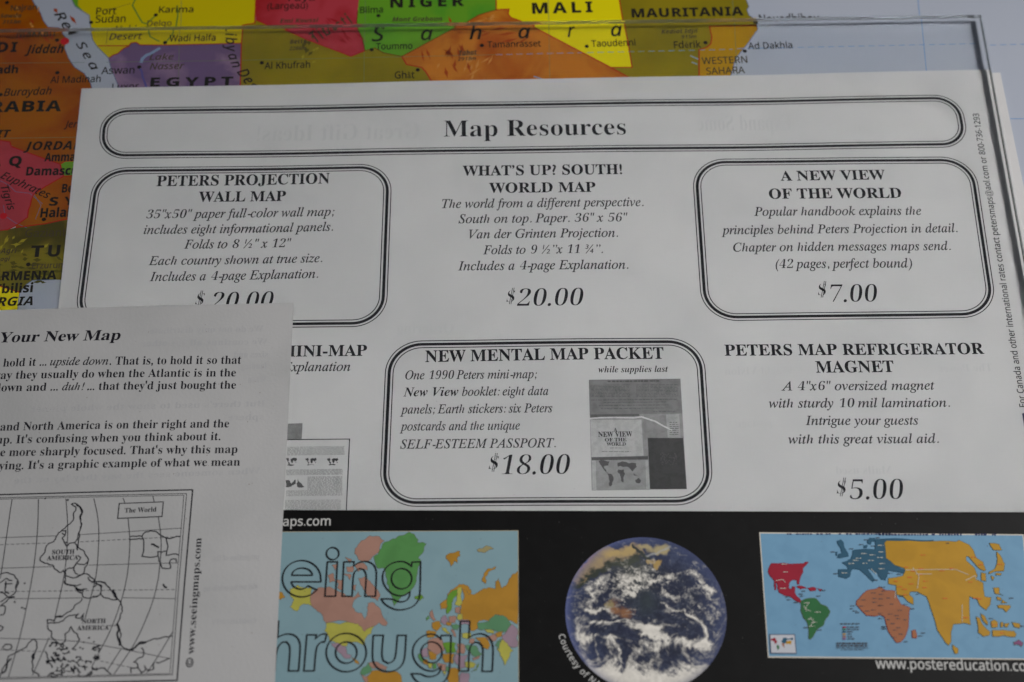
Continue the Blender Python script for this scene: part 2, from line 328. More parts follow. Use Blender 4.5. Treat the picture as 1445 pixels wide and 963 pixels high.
  "W": [273,[81,203,-88,0,0,-7,8,-2,6,-3,4,-6,65,-190,9,0,56,143,50,-143,8,0,62,185,5,8,5,5,8,3,0,7,-54,0,0,-7,9,-1,6,-3,4,-4,1,-6,-3,-17,-30,-91,-36,105,0,5,5,9,15,3,0,7,-94,0,0,-7,11,-2,6,-2,5,-5,4,-9,6,-20,-34,-90,-34,99,-3,16,1,6,3,4,5,2,9,1]],
  "Y": [190,[92,203,-98,0,0,-7,12,-4,7,-7,8,-12,51,-93,0,-44,-2,-14,-4,-8,-8,-4,-13,-2,0,-8,101,0,0,8,-13,2,-8,4,-4,8,-1,14,0,55,51,84,12,15,6,4,7,2,0,7,-64,0,0,-7,18,-4,6,-10,-2,-8,-5,-10,-38,-63,-41,80,0,5,1,4,3,3,6,2,12,1]],
  "a": [154,[100,139,-28,3,-16,-1,-14,-4,-11,-5,-9,-8,-5,-8,-2,-10,1,-9,4,-6,6,-4,8,-2,8,1,7,4,4,6,2,7,-1,6,-6,11,-2,2,5,8,15,2,10,-1,7,-5,4,-7,2,-11,0,-23,-36,-12,-25,-12,-14,-15,-5,-18,2,-13,7,-10,11,-7,14,-2,25,5,21,15,7,-15,18,-5,17,4,16,12,-4,7,-4,-3,-3,-1,-3,1,-2,5,0,73,-3,22,-10,14],[62,62,27,14,0,-48,-11,-10,-10,-3,-12,6,-3,17]],
  "b": [161,[62,203,-58,0,0,-7,8,-1,4,-4,2,-6,1,-12,0,-178,5,0,23,18,19,-13,20,-4,18,2,16,8,14,12,10,16,7,19,2,21,-2,19,-5,17,-8,13,-11,11,-13,6,-15,2,-21,-4,-16,-14],[76,124,6,1,13,-3,8,-10,5,-17,2,-24,-2,-29,-5,-20,-8,-12,-13,-4,-15,6,-5,19,0,77,2,7,5,5]],
  "c": [131,[97,140,-19,2,-19,-2,-16,-7,-14,-12,-11,-15,-7,-18,-2,-21,2,-19,6,-18,9,-14,13,-11,14,-7,17,-2,32,7,25,24,-6,5,-14,-11,-16,-4,-17,4,-13,13,-8,21,-3,29,6,36,20,13,9,-3,3,-9,0,-9,4,-16,14,-5,7,1,6,4,4,6,1,8,-3,13,-9,10]],
  "d": [165,[142,203,-63,0,0,-7,9,-1,7,-3,3,-5,2,-8,0,-54,-16,13,-19,4,-15,-2,-14,-7,-11,-12,-9,-15,-5,-19,-2,-21,1,-19,6,-17,8,-15,11,-10,13,-7,14,-2,22,5,16,16,0,-21,31,6,27,3,0,7,-8,3,-5,3,-2,6,-1,10],[66,122,12,3,7,-1,7,-4,5,-5,3,-7,0,-74,-4,-9,-6,-7,-7,-4,-7,-1,-11,3,-7,10,-4,18,-2,24,2,26,4,18]],
  "e": [134,[93,138,-23,4,-16,-2,-15,-7,-13,-11,-9,-15,-6,-17,-2,-20,2,-21,5,-18,10,-15,12,-11,14,-7,17,-2,33,9,25,27,-6,6,-15,-14,-17,-5,-27,14,-10,41,74,0,-3,31,-12,20],[57,122,15,11,9,-3,5,-6,3,-12,1,-26,-38,0,0,5]],
  "f": [95,[94,205,-16,3,-23,-4,-17,-9,-11,-16,-4,-21,0,-19,-16,0,0,-15,16,0,0,-102,-1,-6,-2,-4,-2,-2,-5,-2,-6,-1,0,-7,82,0,0,7,-12,1,-7,3,-3,7,-1,11,0,95,25,0,0,15,-25,0,0,35,1,11,2,7,4,4,7,2,6,-1,2,-5,-5,-11,-1,-6,2,-7,3,-5,6,-3,7,-1,7,1,5,4,4,6,2,8,-3,12,-8,9]],
  "g": [146,[88,141,-18,1,-16,-1,-15,-5,-12,-7,-9,-9,-6,-12,-2,-13,9,-28,27,-18,-16,-8,-11,-8,-6,-9,-2,-10,5,-14,15,-11,-19,-9,-6,-13,4,-12,11,-9,19,-7,25,-2,33,3,24,10,14,14,5,20,-1,12,-5,10,-8,7,-11,5,-17,3,-36,1,-13,2,-5,8,1,5,4,5,6,3,36,2,12,5,11,6,8,10,5,10,2,13,-2,15,-8,14,22,0,0,16,-38,0],[61,130,9,3,9,-3,6,-7,3,-12,1,-17,-1,-17,-3,-12,-6,-7,-9,-2,-9,2,-6,7,-3,12,-1,17,1,17,3,12],[43,-15,49,0,11,-1,8,-2,5,-5,2,-6,-12,-17,-34,-6,-18,2,-12,4,-7,6,-2,8,2,9]],
  "h": [170,[66,203,-58,0,0,-7,8,-1,4,-3,3,-6,0,-169,-3,-6,-5,-3,-7,-1,0,-7,72,0,0,7,-7,1,-4,4,-2,5,-1,8,0,80,11,12,14,4,7,-1,4,-5,2,-7,1,-11,0,-72,-3,-13,-10,-5,-2,0,0,-7,72,0,0,7,-7,1,-4,4,-3,5,0,77,-10,36,-29,12,-24,-6,-19,-17]],
  "i": [89,[54,205,-9,2,-9,-2,-7,-5,-5,-7,-2,-9,2,-9,5,-7,7,-5,9,-1,9,1,7,5,5,7,2,9,-2,9,-5,7],[66,139,-57,0,0,-8,8,-1,4,-3,2,-5,0,-105,-3,-6,-4,-2,-8,-2,0,-7,72,0,0,7,-7,2,-4,3,-2,5,-1,8]],
  "j": [94,[56,206,-9,2,-8,-2,-7,-5,-5,-7,-2,-9,2,-9,4,-7,8,-5,8,-2,9,2,8,5,5,7,1,9,-1,9,-5,7],[71,139,-61,0,0,-8,9,-1,6,-3,3,-6,0,-157,-2,-9,-4,-5,-8,-2,-7,1,-2,5,6,12,1,5,-2,6,-3,6,-6,3,-8,1,-7,-1,-6,-4,-4,-6,-1,-7,1,-9,4,-7,7,-7,18,-8,11,-1,23,4,18,10,10,16,4,23]],
  "k": [160,[66,203,-57,0,0,-7,8,-1,4,-3,2,-6,0,-169,-3,-5,-4,-3,-8,-2,0,-7,72,0,0,7,-7,2,-4,3,-2,5,-1,8,0,35,7,6,33,-48,1,-4,-3,-5,-7,-2,-3,0,0,-7,74,0,0,7,-7,2,-7,6,-55,78,24,23,15,11,16,4,0,8,-62,0,0,-8,13,-2,4,-5,-2,-6,-6,-7,-35,-36]],
  "l": [89,[66,203,-57,0,0,-7,8,-1,4,-3,2,-6,0,-169,-3,-6,-4,-2,-8,-2,0,-7,72,0,0,7,-7,2,-4,3,-2,5,-1,8]],
  "m": [248,[130,136,-24,6,-22,-6,-19,-18,0,21,-57,0,0,-8,8,-1,4,-3,3,-6,0,-104,-3,-6,-5,-3,-7,-1,0,-7,71,0,0,7,-7,2,-4,3,-2,5,-1,8,0,80,11,12,13,4,8,-1,4,-5,2,-8,0,-90,-3,-5,-4,-4,-7,-1,0,-7,70,0,0,7,-7,1,-4,4,-2,5,-1,8,0,81,11,11,13,4,7,-1,4,-5,2,-7,1,-11,0,-72,-1,-8,-2,-5,-4,-4,-7,-1,0,-7,70,0,0,7,-7,1,-4,4,-2,5,-1,8,0,69,-10,36,-28,12,-24,-6,-20,-19]],
  "n": [170,[138,130,-29,12,-24,-6,-19,-17,0,20,-58,0,0,-8,8,-1,4,-3,3,-6,0,-104,-3,-6,-5,-3,-7,-1,0,-7,72,0,0,7,-7,1,-4,4,-2,5,-1,8,0,80,11,12,14,4,7,-1,4,-5,2,-7,1,-11,0,-72,-3,-13,-10,-5,-2,0,0,-7,72,0,0,7,-7,1,-4,4,-3,5,0,77]],
  "o": [150,[93,140,-18,2,-18,-2,-17,-7,-13,-11,-10,-15,-6,-18,-3,-20,3,-20,6,-18,10,-15,13,-11,17,-7,18,-2,19,2,16,7,13,11,10,15,6,17,3,21,-3,20,-6,18,-10,15,-13,11],[64,130,11,4,11,-4,7,-9,4,-19,1,-51,-2,-26,-3,-8,-7,-9,-11,-3,-11,3,-7,9,-4,19,-1,15,1,50,4,20]],
  "p": [166,[118,140,-15,2,-23,-6,-16,-19,0,22,-55,0,0,-7,7,-2,5,-4,2,-6,0,-159,-2,-10,-3,-3,-4,-2,-6,-1,0,-7,80,0,0,7,-8,1,-10,5,-4,13,0,50,16,-14,19,-4,16,2,13,7,11,12,8,15,6,19,1,20,-1,20,-5,17,-9,14,-10,11],[76,119,13,5,12,-3,7,-10,4,-18,1,-24,-2,-25,-4,-18,-8,-10,-12,-3,-12,4,-9,14,0,74]],
  "r": [128,[115,141,-11,1,-10,-2,-10,-5,-10,-10,-9,-13,0,27,-56,0,0,-8,7,-1,5,-3,2,-5,0,-105,-3,-6,-4,-2,-8,-2,0,-7,80,0,0,7,-11,2,-6,2,-3,5,-1,9,0,61,1,12,4,10,6,6,6,2,5,-1,10,-12,5,-3,7,-1,7,2,6,4,4,6,1,8,-1,9,-5,8]],
  "s": [129,[68,142,-5,0,-19,-3,-15,-9,-9,-14,-4,-18,2,-12,6,-10,10,-10,14,-8,22,-11,12,-9,4,-12,-2,-8,-4,-6,-7,-4,-10,-1,-13,2,-11,8,-9,13,-6,17,-8,0,0,-51,7,0,4,6,6,2,3,0,18,-7,14,-1,19,3,15,9,10,15,3,19,-2,15,-5,11,-9,9,-14,8,-20,9,-8,5,-6,5,-3,5,-1,7,1,6,4,6,6,3,9,1,11,-2,10,-6,8,-11,6,-14,7,0,0,43,-6,0,-3,-4,-6,-2,-2,1,-3,0,-8,3]],
  "t": [102,[64,189,-6,0,-8,-11,-24,-28,-17,-16,0,-10,13,0,0,-92,2,-16,5,-11,11,-7,15,-2,26,8,18,25,-7,4,-7,-11,-10,-4,-5,1,-3,4,-2,5,-1,9,0,87,29,0,0,15,-29,0]],
  "u": [167,[63,139,-58,0,0,-8,8,-1,5,-4,2,-6,0,-77,3,-20,6,-15,12,-9,17,-3,13,1,12,5,11,7,8,9,0,-22,32,7,27,3,0,7,-13,4,-3,6,0,116,-60,0,0,-8,9,-1,5,-3,2,-7,1,-9,0,-82,-10,-10,-13,-3,-7,1,-5,4,-3,5,-1,7]],
  "w": [194,[62,139,-67,0,0,-8,4,-1,4,-3,5,-9,47,-122,7,0,38,92,29,-92,7,0,51,126,3,5,3,3,6,2,0,7,-40,0,0,-7,6,-1,5,-2,2,-2,1,-4,-2,-9,-21,-51,-18,57,0,3,3,6,9,2,0,8,-69,0,0,-7,6,-1,4,-2,5,-10,4,-14,-20,-48,-22,59,0,3,-1,2,1,6,1,2,9,2]],
  "x": [142,[75,139,-73,0,0,-8,9,-4,8,-9,36,-57,-27,-36,-13,-12,-13,-6,0,-7,50,0,0,7,-11,2,-3,6,1,6,5,6,17,24,20,-32,2,-5,-1,-3,-2,-2,-11,-2,0,-7,73,0,0,7,-4,1,-5,4,-45,70,25,31,13,13,13,6,0,7,-49,0,0,-8,7,0,4,-1,3,-2,1,-4,-5,-9,-18,-23,-15,24,-4,9,3,5,9,1]],
  "y": [134,[72,139,-74,0,0,-8,5,-1,4,-2,7,-10,49,-120,-5,-18,-3,-7,-4,-6,-7,-8,-6,-3,-4,1,-2,16,-4,5,-5,3,-7,1,-8,-1,-6,-5,-4,-6,-1,-8,2,-10,5,-8,9,-5,10,-2,11,1,9,4,7,6,8,9,7,14,55,147,4,7,4,5,6,1,0,8,-43,0,0,-8,7,0,7,-4,1,-8,-3,-11,-20,-55,-24,62,0,2,-2,4,1,6,3,2,11,2]],
  "z": [131,[14,139,-2,-42,8,0,5,15,7,9,11,6,14,1,18,0,-69,-122,0,-6,114,0,3,48,-7,0,-7,-17,-10,-11,-13,-7,-18,-2,-12,0,67,119,0,9]],
 },
 'signs': {
  " ": [83],
  "!": [81,[53,196,-13,11,-12,-11,-4,-33,0,-18,9,-66,3,-14,4,-5,5,5,3,14,8,52,1,14,0,18],[54,28,-13,5,-13,-5,-5,-13,5,-12,13,-6,13,6,5,12]],
  "\"": [106,[92,215,-27,0,0,-35,7,-41,13,0,7,41],[41,215,-27,0,0,-35,7,-41,13,0,7,41]],
  "$": [163,[96,207,-24,0,0,-11,-41,-18,-15,-36,13,-30,43,-23,0,-65,-31,11,-26,20,0,-37,28,-14,29,-7,0,-32,24,0,0,32,41,21,14,35,-15,35,-40,23,0,59,25,-9,20,-15,0,33,-21,12,-24,5],[52,162,20,8,0,-51,-21,11,-6,16],[96,25,0,54,20,-13,6,-16,-7,-16]],
  "'": [56,[41,215,-26,0,0,-35,7,-41,12,0,7,41]],
  "(": [97,[93,208,-16,0,-42,-63,-16,-75,16,-75,42,-64,16,0,-32,63,-11,76,11,75]],
  ")": [97,[20,208,-16,0,32,-63,11,-75,-11,-76,-32,-63,16,0,42,64,16,75,-16,75]],
  ",": [66,[47,29,-15,8,-13,-5,-5,-12,4,-12,10,-5,0,-18,-10,-15,0,-5,26,17,9,26]],
  "-": [97,[85,80,-73,0,0,-28,73,0]],
  ".": [66,[45,28,-12,5,-13,-5,-5,-13,5,-12,13,-6,12,6,6,12]],
  ":": [66,[45,132,-12,5,-13,-5,-5,-13,5,-12,13,-6,12,6,6,12],[45,28,-12,5,-13,-5,-5,-13,5,-12,13,-6,12,6,6,12]],
  ";": [66,[47,31,-15,8,-12,-4,-6,-14,5,-12,11,-6,-1,-16,-11,-16,0,-5,26,17,8,28],[45,132,-12,5,-13,-5,-5,-13,5,-12,13,-6,12,6,6,12]],
  "?": [100,[76,193,-37,14,-14,-29,5,2,8,0,14,-5,6,-15,-17,-38,-17,-42,4,-16,14,-12,21,51,24,61],[59,28,-13,5,-13,-5,-5,-13,5,-12,13,-6,13,6,5,12]],
  "@": [303,[161,219,-112,-52,-33,-98,40,-97,108,-35,78,17,52,49,-27,0,-39,-32,-63,-12,-94,29,-33,83,35,90,87,36,75,-26,30,-66,-24,-61,-32,-21,-9,5,-1,13,25,113,-27,0,-5,-22,-19,20,-25,7,-52,-29,-24,-64,15,-48,39,-18,22,6,22,18,7,-18,22,-7,61,33,27,72,-36,82],[115,115,35,22,25,-11,9,-31,-16,-51,-36,-23,-24,12,-9,31]],
  "©": [222,[111,218,-78,-32,-33,-78,33,-78,78,-33,78,33,32,78,-32,78],[46,173,65,27,65,-27,27,-65,-27,-65,-65,-27,-65,27,-27,65],[144,161,-32,9,-43,-17,-16,-43,15,-48,42,-17,36,10,18,30,-18,5,-12,-21,-23,-7,-28,12,-10,32,10,35,28,13,21,-6,13,-17,17,4]],
  "½": [253,[182,207,-21,0,-136,-215,20,0],[58,206,-20,0,0,-106,20,0],[200,98,-28,10,-15,-3,-15,-8,0,-23,13,12,16,5,14,-5,5,-13,-13,-29,-37,-42,0,-2,80,0,0,16,-46,0,28,32,9,26]],
  "¾": [253,[74,200,-27,7,-13,-1,-12,-4,0,-16,13,4,10,2,14,-4,5,-11,-5,-11,-19,-4,0,-15,19,-4,6,-13,-5,-11,-12,-4,-14,2,-14,7,0,-19,13,-5,14,-2,29,9,11,24,-4,15,-13,10,11,9,4,14],[196,207,-20,0,-137,-215,20,0],[205,108,-10,0,-61,-66,0,-8,50,0,0,-34,21,0,0,34,13,0,0,15,-13,0],[161,49,23,25,0,-25]],
  "â": [128,[90,127,-35,10,-26,-4,-18,-14,0,-29,20,17,22,5,18,-5,6,-19,0,-7,-23,-8,-31,-14,-15,-29,9,-23,24,-10,18,4,18,10,7,-10,14,-4,11,3,14,8,0,16,-8,-5,-6,-2,-4,1,-1,6,0,69],[48,54,29,13,0,-40,-11,-8,-12,-3,-14,5,-5,14],[72,197,-28,0,-28,-45,16,0,25,26,26,-26,17,0]],
  "é": [144,[118,119,-43,18,-45,-19,-18,-49,17,-50,49,-22,29,4,24,12,0,26,-23,-12,-24,-4,-30,10,-15,30,95,0],[76,114,22,-9,9,-24,-67,0,11,25],[105,196,-30,0,-20,-44,17,0]],
  "’": [66,[46,199,-14,8,-13,-4,-5,-14,4,-12,12,-6,-1,-16,-11,-16,0,-5,25,17,9,28]],
  "”": [128,[110,199,-14,8,-13,-4,-5,-14,4,-12,12,-6,-2,-16,-10,-16,0,-5,25,17,9,28],[45,199,-15,8,-13,-4,-5,-14,5,-12,11,-6,-1,-16,-11,-16,0,-5,26,17,8,28]],
 },
 'italic': {
  "A": [207,[165,212,-6,0,-159,-187,-17,-14,-20,-5,-1,-6,72,0,1,6,-9,0,-7,2,-4,3,-1,5,4,9,11,15,26,30,74,0,-1,-35,-2,-15,-4,-8,-8,-5,-14,-1,-1,-6,84,0,1,6,-13,1,-8,4,-4,6,-1,9],[64,82,69,82,-4,-82]],
  "C": [210,[162,210,-19,2,-31,-5,-31,-13,-19,-14,-17,-17,-14,-19,-10,-21,-7,-21,-3,-22,3,-24,8,-21,13,-17,17,-12,21,-8,25,-2,24,2,22,9,21,14,19,20,-6,5,-34,-28,-38,-10,-25,5,-18,14,-12,22,-4,29,2,24,6,23,10,22,13,18,15,16,17,11,18,8,18,2,19,-3,14,-8,8,-14,3,-29,6,0,12,62,-6,0,-4,-6,-6,-2]],
  "E": [203,[196,208,-158,0,-2,-6,18,-4,3,-4,2,-7,-3,-15,-37,-139,-5,-14,-6,-8,-8,-4,-14,-1,-1,-6,172,0,21,57,-6,0,-9,-15,-11,-12,-12,-9,-14,-6,-17,-3,-20,-1,-31,0,-6,2,-4,3,-1,8,3,13,19,69,36,0,13,-4,3,-4,2,-6,1,-8,-1,-6,0,-6,5,0,21,74,-6,0,-5,-14,-9,-9,-13,-5,-20,-2,-25,0,19,69,2,5,3,4,4,2,6,1,50,0,12,-2,8,-4,4,-6,3,-9,1,-13,5,0]],
  "F": [181,[188,208,-149,0,-1,-6,17,-4,4,-4,1,-7,0,-6,-43,-158,-3,-7,-5,-5,-5,-3,-16,-2,-2,-6,89,0,1,5,-20,4,-4,4,-2,9,1,3,0,3,20,77,24,0,14,-1,8,-3,4,-6,1,-21,-1,-4,7,0,19,75,-6,0,-5,-10,-6,-8,-6,-6,-9,-3,-11,-2,-13,-1,-17,0,7,30,10,36,1,6,2,4,4,3,5,2,10,1,24,0,17,-2,11,-5,6,-10,2,-22,6,0]],
  "G": [242,[166,210,-20,2,-34,-4,-31,-14,-19,-13,-16,-17,-14,-19,-11,-21,-7,-21,-2,-22,3,-24,9,-21,15,-17,19,-13,24,-8,28,-2,39,5,37,15,15,60,3,8,4,5,5,4,7,2,10,1,1,5,-86,0,-1,-5,21,-3,4,-4,2,-6,0,-3,-2,-10,-11,-42,-5,-9,-11,-7,-13,-6,-15,-1,-28,5,-21,14,-13,23,-5,30,4,30,10,29,16,28,21,20,23,14,27,4,24,-3,19,-11,14,-18,6,-24,5,0,14,64,-5,0,-4,-6,-4,-4,-4,-2,-5,-1,-8,2,-15,6]],
  "H": [233,[121,208,-83,0,-2,-6,18,-4,3,-4,2,-7,-3,-15,-37,-140,-3,-9,-4,-7,-4,-5,-5,-3,-17,-2,-1,-6,83,0,1,6,-10,1,-7,3,-4,4,-2,6,1,3,0,4,3,9,16,62,2,4,4,2,86,0,5,-2,0,-7,-17,-63,-6,-16,-5,-5,-5,-3,-16,-2,-2,-6,83,0,1,6,-10,1,-7,3,-4,4,-1,9,40,152,5,13,5,8,8,4,14,2,2,6,-83,0,-2,-6,18,-4,4,-4,1,-7,-3,-15,-14,-53,-2,-2,-3,-1,-86,0,-4,2,-1,3,1,7,13,46,5,14,6,8,8,4,13,2]],
  "I": [110,[123,208,-84,0,-1,-6,17,-4,4,-4,1,-7,0,-6,-40,-149,-6,-16,-5,-5,-5,-3,-16,-2,-2,-6,84,0,2,6,-11,1,-7,3,-3,4,-2,6,3,16,37,139,5,13,6,8,8,4,14,2]],
  "L": [200,[124,208,-82,0,-2,-6,18,-4,4,-4,1,-13,-3,-9,-37,-140,-5,-13,-6,-8,-8,-4,-13,-1,-2,-6,175,0,20,59,-6,0,-10,-17,-10,-13,-11,-9,-14,-5,-17,-3,-21,-1,-32,0,-7,2,-3,4,-1,8,40,151,5,12,6,8,8,5,11,1]],
  "M": [263,[95,208,-56,0,-2,-6,17,-4,4,-4,2,-7,-3,-15,-42,-149,-4,-7,-4,-5,-5,-3,-16,-2,-2,-6,67,0,1,6,-10,1,-7,2,-4,5,-1,7,1,11,3,14,36,130,24,-176,4,0,116,175,-40,-149,-4,-9,-4,-5,-6,-4,-6,-2,-9,-1,-1,-5,82,0,1,6,-10,1,-7,3,-4,4,-1,9,1,4,0,4,2,5,37,139,5,13,5,8,8,4,14,2,2,6,-57,0,-106,-160]],
  "O": [231,[165,210,-23,2,-19,-2,-19,-6,-19,-9,-17,-12,-16,-15,-14,-17,-12,-19,-9,-19,-6,-20,-1,-21,2,-22,7,-19,12,-15,16,-11,19,-7,23,-2,33,4,30,14,14,11,13,13,11,14,11,16,8,16,6,17,4,17,2,17,-3,22,-7,19,-11,15,-16,11],[127,201,16,2,19,-3,14,-11,8,-17,3,-24,-1,-20,-4,-21,-6,-20,-8,-18,-10,-18,-12,-15,-13,-13,-13,-10,-15,-6,-15,-3,-20,4,-14,11,-9,18,-3,24,0,17,3,16,5,17,6,17,11,21,12,18,15,15,15,12]],
  "P": [180,[119,208,-81,0,-2,-6,18,-4,3,-4,2,-7,-3,-15,-37,-140,-5,-13,-6,-8,-8,-4,-14,-1,-1,-6,87,0,2,6,-13,1,-8,2,-5,4,-1,12,1,2,0,2,18,67,2,2,3,1,28,0,24,2,20,6,17,10,12,12,8,15,2,17,-15,35],[101,198,8,1,18,-3,12,-6,7,-11,2,-16,-3,-23,-12,-17,-20,-11,-27,-4,-12,1,-3,4,18,68,3,9,4,5]],
  "R": [201,[126,208,-88,0,-2,-6,18,-4,3,-4,2,-6,-3,-16,-37,-140,-5,-12,-5,-8,-9,-5,-14,-1,-1,-6,85,0,2,6,-13,0,-6,3,-4,4,-2,7,1,8,20,75,5,0,6,-1,20,0,41,-102,47,0,1,6,-10,2,-8,6,-6,10,-7,14,-28,67,45,22,15,36,-4,19,-12,14,-20,9],[112,198,32,-9,11,-27,-4,-21,-13,-16,-20,-10,-28,-3,-15,0,-5,1,18,65,5,13,3,3,4,2]],
  "S": [165,[106,212,-7,0,-17,-2,-14,-5,-12,-8,-9,-11,-6,-13,-2,-15,2,-13,5,-12,9,-14,14,-16,7,-6,12,-13,10,-14,4,-8,2,-7,1,-8,-1,-12,-4,-10,-6,-8,-8,-7,-10,-4,-11,-1,-19,4,-15,11,-10,19,-4,26,-6,0,-10,-69,6,0,4,8,11,2,4,-2,22,-6,20,-2,19,2,15,6,14,9,10,12,6,15,2,16,-4,24,-12,20,-37,40,-6,9,-5,10,-1,9,2,14,7,11,11,7,14,2,17,-3,12,-10,8,-16,2,-23,5,0,10,61,-6,0,-4,-5,-9,-2,-19,6]],
  "T": [188,[33,208,-13,-50,6,-1,5,13,7,10,8,8,10,5,14,3,25,1,6,-1,2,-4,0,-3,-45,-162,-4,-9,-5,-6,-6,-3,-7,-2,-13,-1,-1,-6,94,0,2,6,-15,1,-8,2,-5,4,-2,6,5,22,40,148,3,6,6,2,12,0,18,-2,11,-5,6,-10,2,-21,-1,-3,6,0,10,52]],
  "V": [195,[101,208,-83,0,-1,-6,14,-2,7,-4,4,-8,1,-12,-7,-180,6,0,148,176,21,22,9,6,9,2,2,6,-64,0,-1,-6,16,-2,3,-3,2,-5,-4,-9,-11,-16,-105,-124,5,130,2,14,4,9,7,5,15,1]],
  "a": [153,[97,137,-15,4,-21,-4,-21,-15,-18,-20,-14,-24,-8,-25,-3,-24,2,-14,5,-10,8,-7,10,-2,16,4,15,10,16,18,16,24,-7,-27,-3,-15,3,-10,9,-4,20,9,23,27,-4,4,-13,-15,-9,-5,-4,1,-1,3,1,8,30,110,-22,0,-4,-13],[69,130,13,4,12,-5,4,-14,-1,-12,-3,-13,-5,-14,-13,-26,-16,-21,-8,-8,-8,-5,-7,-1,-10,4,-3,14,0,10,5,23,4,12,10,23,12,18]],
  "b": [152,[72,217,-2,1,-6,-1,-15,-5,-25,-3,-2,-6,12,0,4,-1,3,-3,0,-10,-43,-170,0,-3,2,-7,8,-6,13,-5,16,-2,19,3,18,6,17,11,15,13,13,15,9,17,6,18,2,18,-2,18,-9,14,-13,9,-17,3,-26,-7,-23,-22,27,102],[69,123,14,4,11,-3,9,-6,5,-10,2,-14,-2,-20,-8,-21,-11,-20,-14,-15,-16,-10,-17,-4,-15,3,-5,10,2,13,13,44,8,23,11,16]],
  "c": [133,[102,140,-13,1,-22,-3,-21,-10,-13,-10,-12,-12,-9,-13,-7,-15,-4,-15,-1,-14,3,-22,9,-17,14,-10,18,-4,32,9,30,27,-4,5,-24,-20,-23,-7,-12,3,-9,7,-6,12,-2,16,3,19,6,21,10,18,13,15,15,9,15,4,8,-2,2,-4,-2,-2,-2,-4,-2,-2,0,-3,-1,-3,3,-9,10,-3,6,1,5,4,3,5,1,7,-2,9,-6,7]],
  "d": [158,[153,217,-2,1,-28,-7,-17,-2,-2,-6,11,0,5,-2,2,-2,1,-9,-1,-2,0,-2,-14,-55,-8,8,-14,2,-10,-1,-11,-3,-10,-5,-11,-8,-13,-12,-11,-15,-10,-16,-8,-17,-4,-16,-2,-15,2,-16,6,-11,10,-7,13,-3,17,4,15,10,15,16,16,24,-6,-23,-2,-15,3,-12,12,-4,10,3,10,6,12,11,13,16,-5,4,-15,-17,-10,-5,-6,1,-2,5,1,3,0,4,49,187],[74,130,14,4,7,-1,4,-4,3,-5,1,-8,-1,-12,-7,-27,-13,-27,-8,-12,-17,-19,-9,-5,-8,-2,-7,2,-5,4,-4,7,-1,10,3,20,8,25,11,22,14,18]],
  "e": [128,[99,140,-12,1,-21,-3,-21,-11,-13,-11,-11,-13,-10,-14,-7,-15,-4,-15,-2,-15,3,-20,8,-15,13,-9,18,-3,17,2,17,6,15,11,14,16,-4,4,-24,-18,-22,-7,-21,9,-7,24,2,20,38,8,28,13,17,16,5,18,-2,9,-5,7],[71,131,9,2,8,-3,3,-9,-4,-17,-12,-15,-20,-12,-27,-7,7,18,7,15,9,12,10,10]],
  "f": [89,[107,216,-11,2,-19,-5,-17,-12,-14,-21,-9,-28,-3,-16,-29,0,-2,-10,29,0,-28,-149,-8,-25,-7,-9,-8,-3,-2,1,-1,2,0,2,2,4,0,3,-2,7,-8,2,-8,-3,-3,-10,2,-6,4,-6,6,-3,7,-1,20,7,17,23,15,41,8,29,19,94,35,0,2,10,-35,0,7,35,11,29,15,9,3,0,3,-1,2,-5,0,-2,-2,-2,0,-5,2,-9,9,-3,10,4,4,10,-2,8,-5,7]],
  "g": [128,[79,141,-11,1,-17,-2,-15,-5,-13,-9,-10,-12,-6,-13,-3,-14,6,-19,16,-14,-16,-16,-6,-7,-1,-5,3,-9,10,-6,-29,-21,-10,-23,3,-14,11,-11,16,-8,21,-2,20,1,18,5,14,8,11,10,6,12,3,14,-4,15,-9,11,-16,9,-21,7,-17,7,-6,8,2,6,8,7,6,-1,22,1,15,6,13,8,9,12,7,13,2,15,-2,13,20,0,0,13,-19,0,-7,1],[57,133,9,2,8,-2,6,-4,4,-8,1,-10,-1,-13,-4,-13,-5,-11,-8,-9,-8,-6,-9,-1,-15,6,-5,17,1,14,4,13,6,11,7,8],[3,-9,20,17,8,-2,28,-10,8,-5,6,-5,4,-6,2,-7,-12,-24,-33,-8,-29,8,-9,23]],
  "h": [180,[87,228,-55,0,-3,-13,3,0,16,-3,5,-11,-42,-201,28,0,16,77,8,22,14,23,18,17,17,5,10,-4,4,-13,-3,-20,-9,-39,-5,-33,1,-20,6,-10,9,-6,11,-2,18,4,18,13,-5,9,-10,-5,-9,-2,-8,4,-3,10,1,7,0,8,2,8,1,9,12,55,1,13,-8,25,-24,9,-29,-11,-26,-30,-3,0,12,50]],
  "i": [79,[60,206,-5,1,-6,-1,-5,-4,-4,-5,-1,-6,1,-6,4,-5,5,-3,6,-1,6,1,5,3,3,5,1,6,-1,6,-3,5],[58,140,-3,1,-4,0,-14,-4,-28,-3,-1,-6,8,0,6,-2,4,-3,1,-7,-2,-6,0,-2,-22,-77,-1,-7,-2,-6,0,-5,4,-12,11,-5,23,10,24,27,-4,5,-15,-18,-11,-6,-5,3,-1,6,0,5,32,108]],
  "j": [78,[61,206,-5,1,-6,-1,-5,-4,-4,-5,-1,-6,1,-6,4,-5,5,-3,6,-1,6,1,5,3,3,5,1,6,-1,6,-4,5],[56,140,-3,1,-5,0,-14,-4,-24,-3,-2,-6,11,0,6,-2,2,-3,1,-10,-1,-2,-20,-104,-5,-19,-3,-15,-4,-12,-7,-16,-7,-5,-3,1,-1,5,1,2,0,4,-3,8,-7,3,-8,-3,-3,-10,1,-7,5,-6,6,-4,9,-1,17,5,14,18,7,13,6,16,6,19,28,133]],
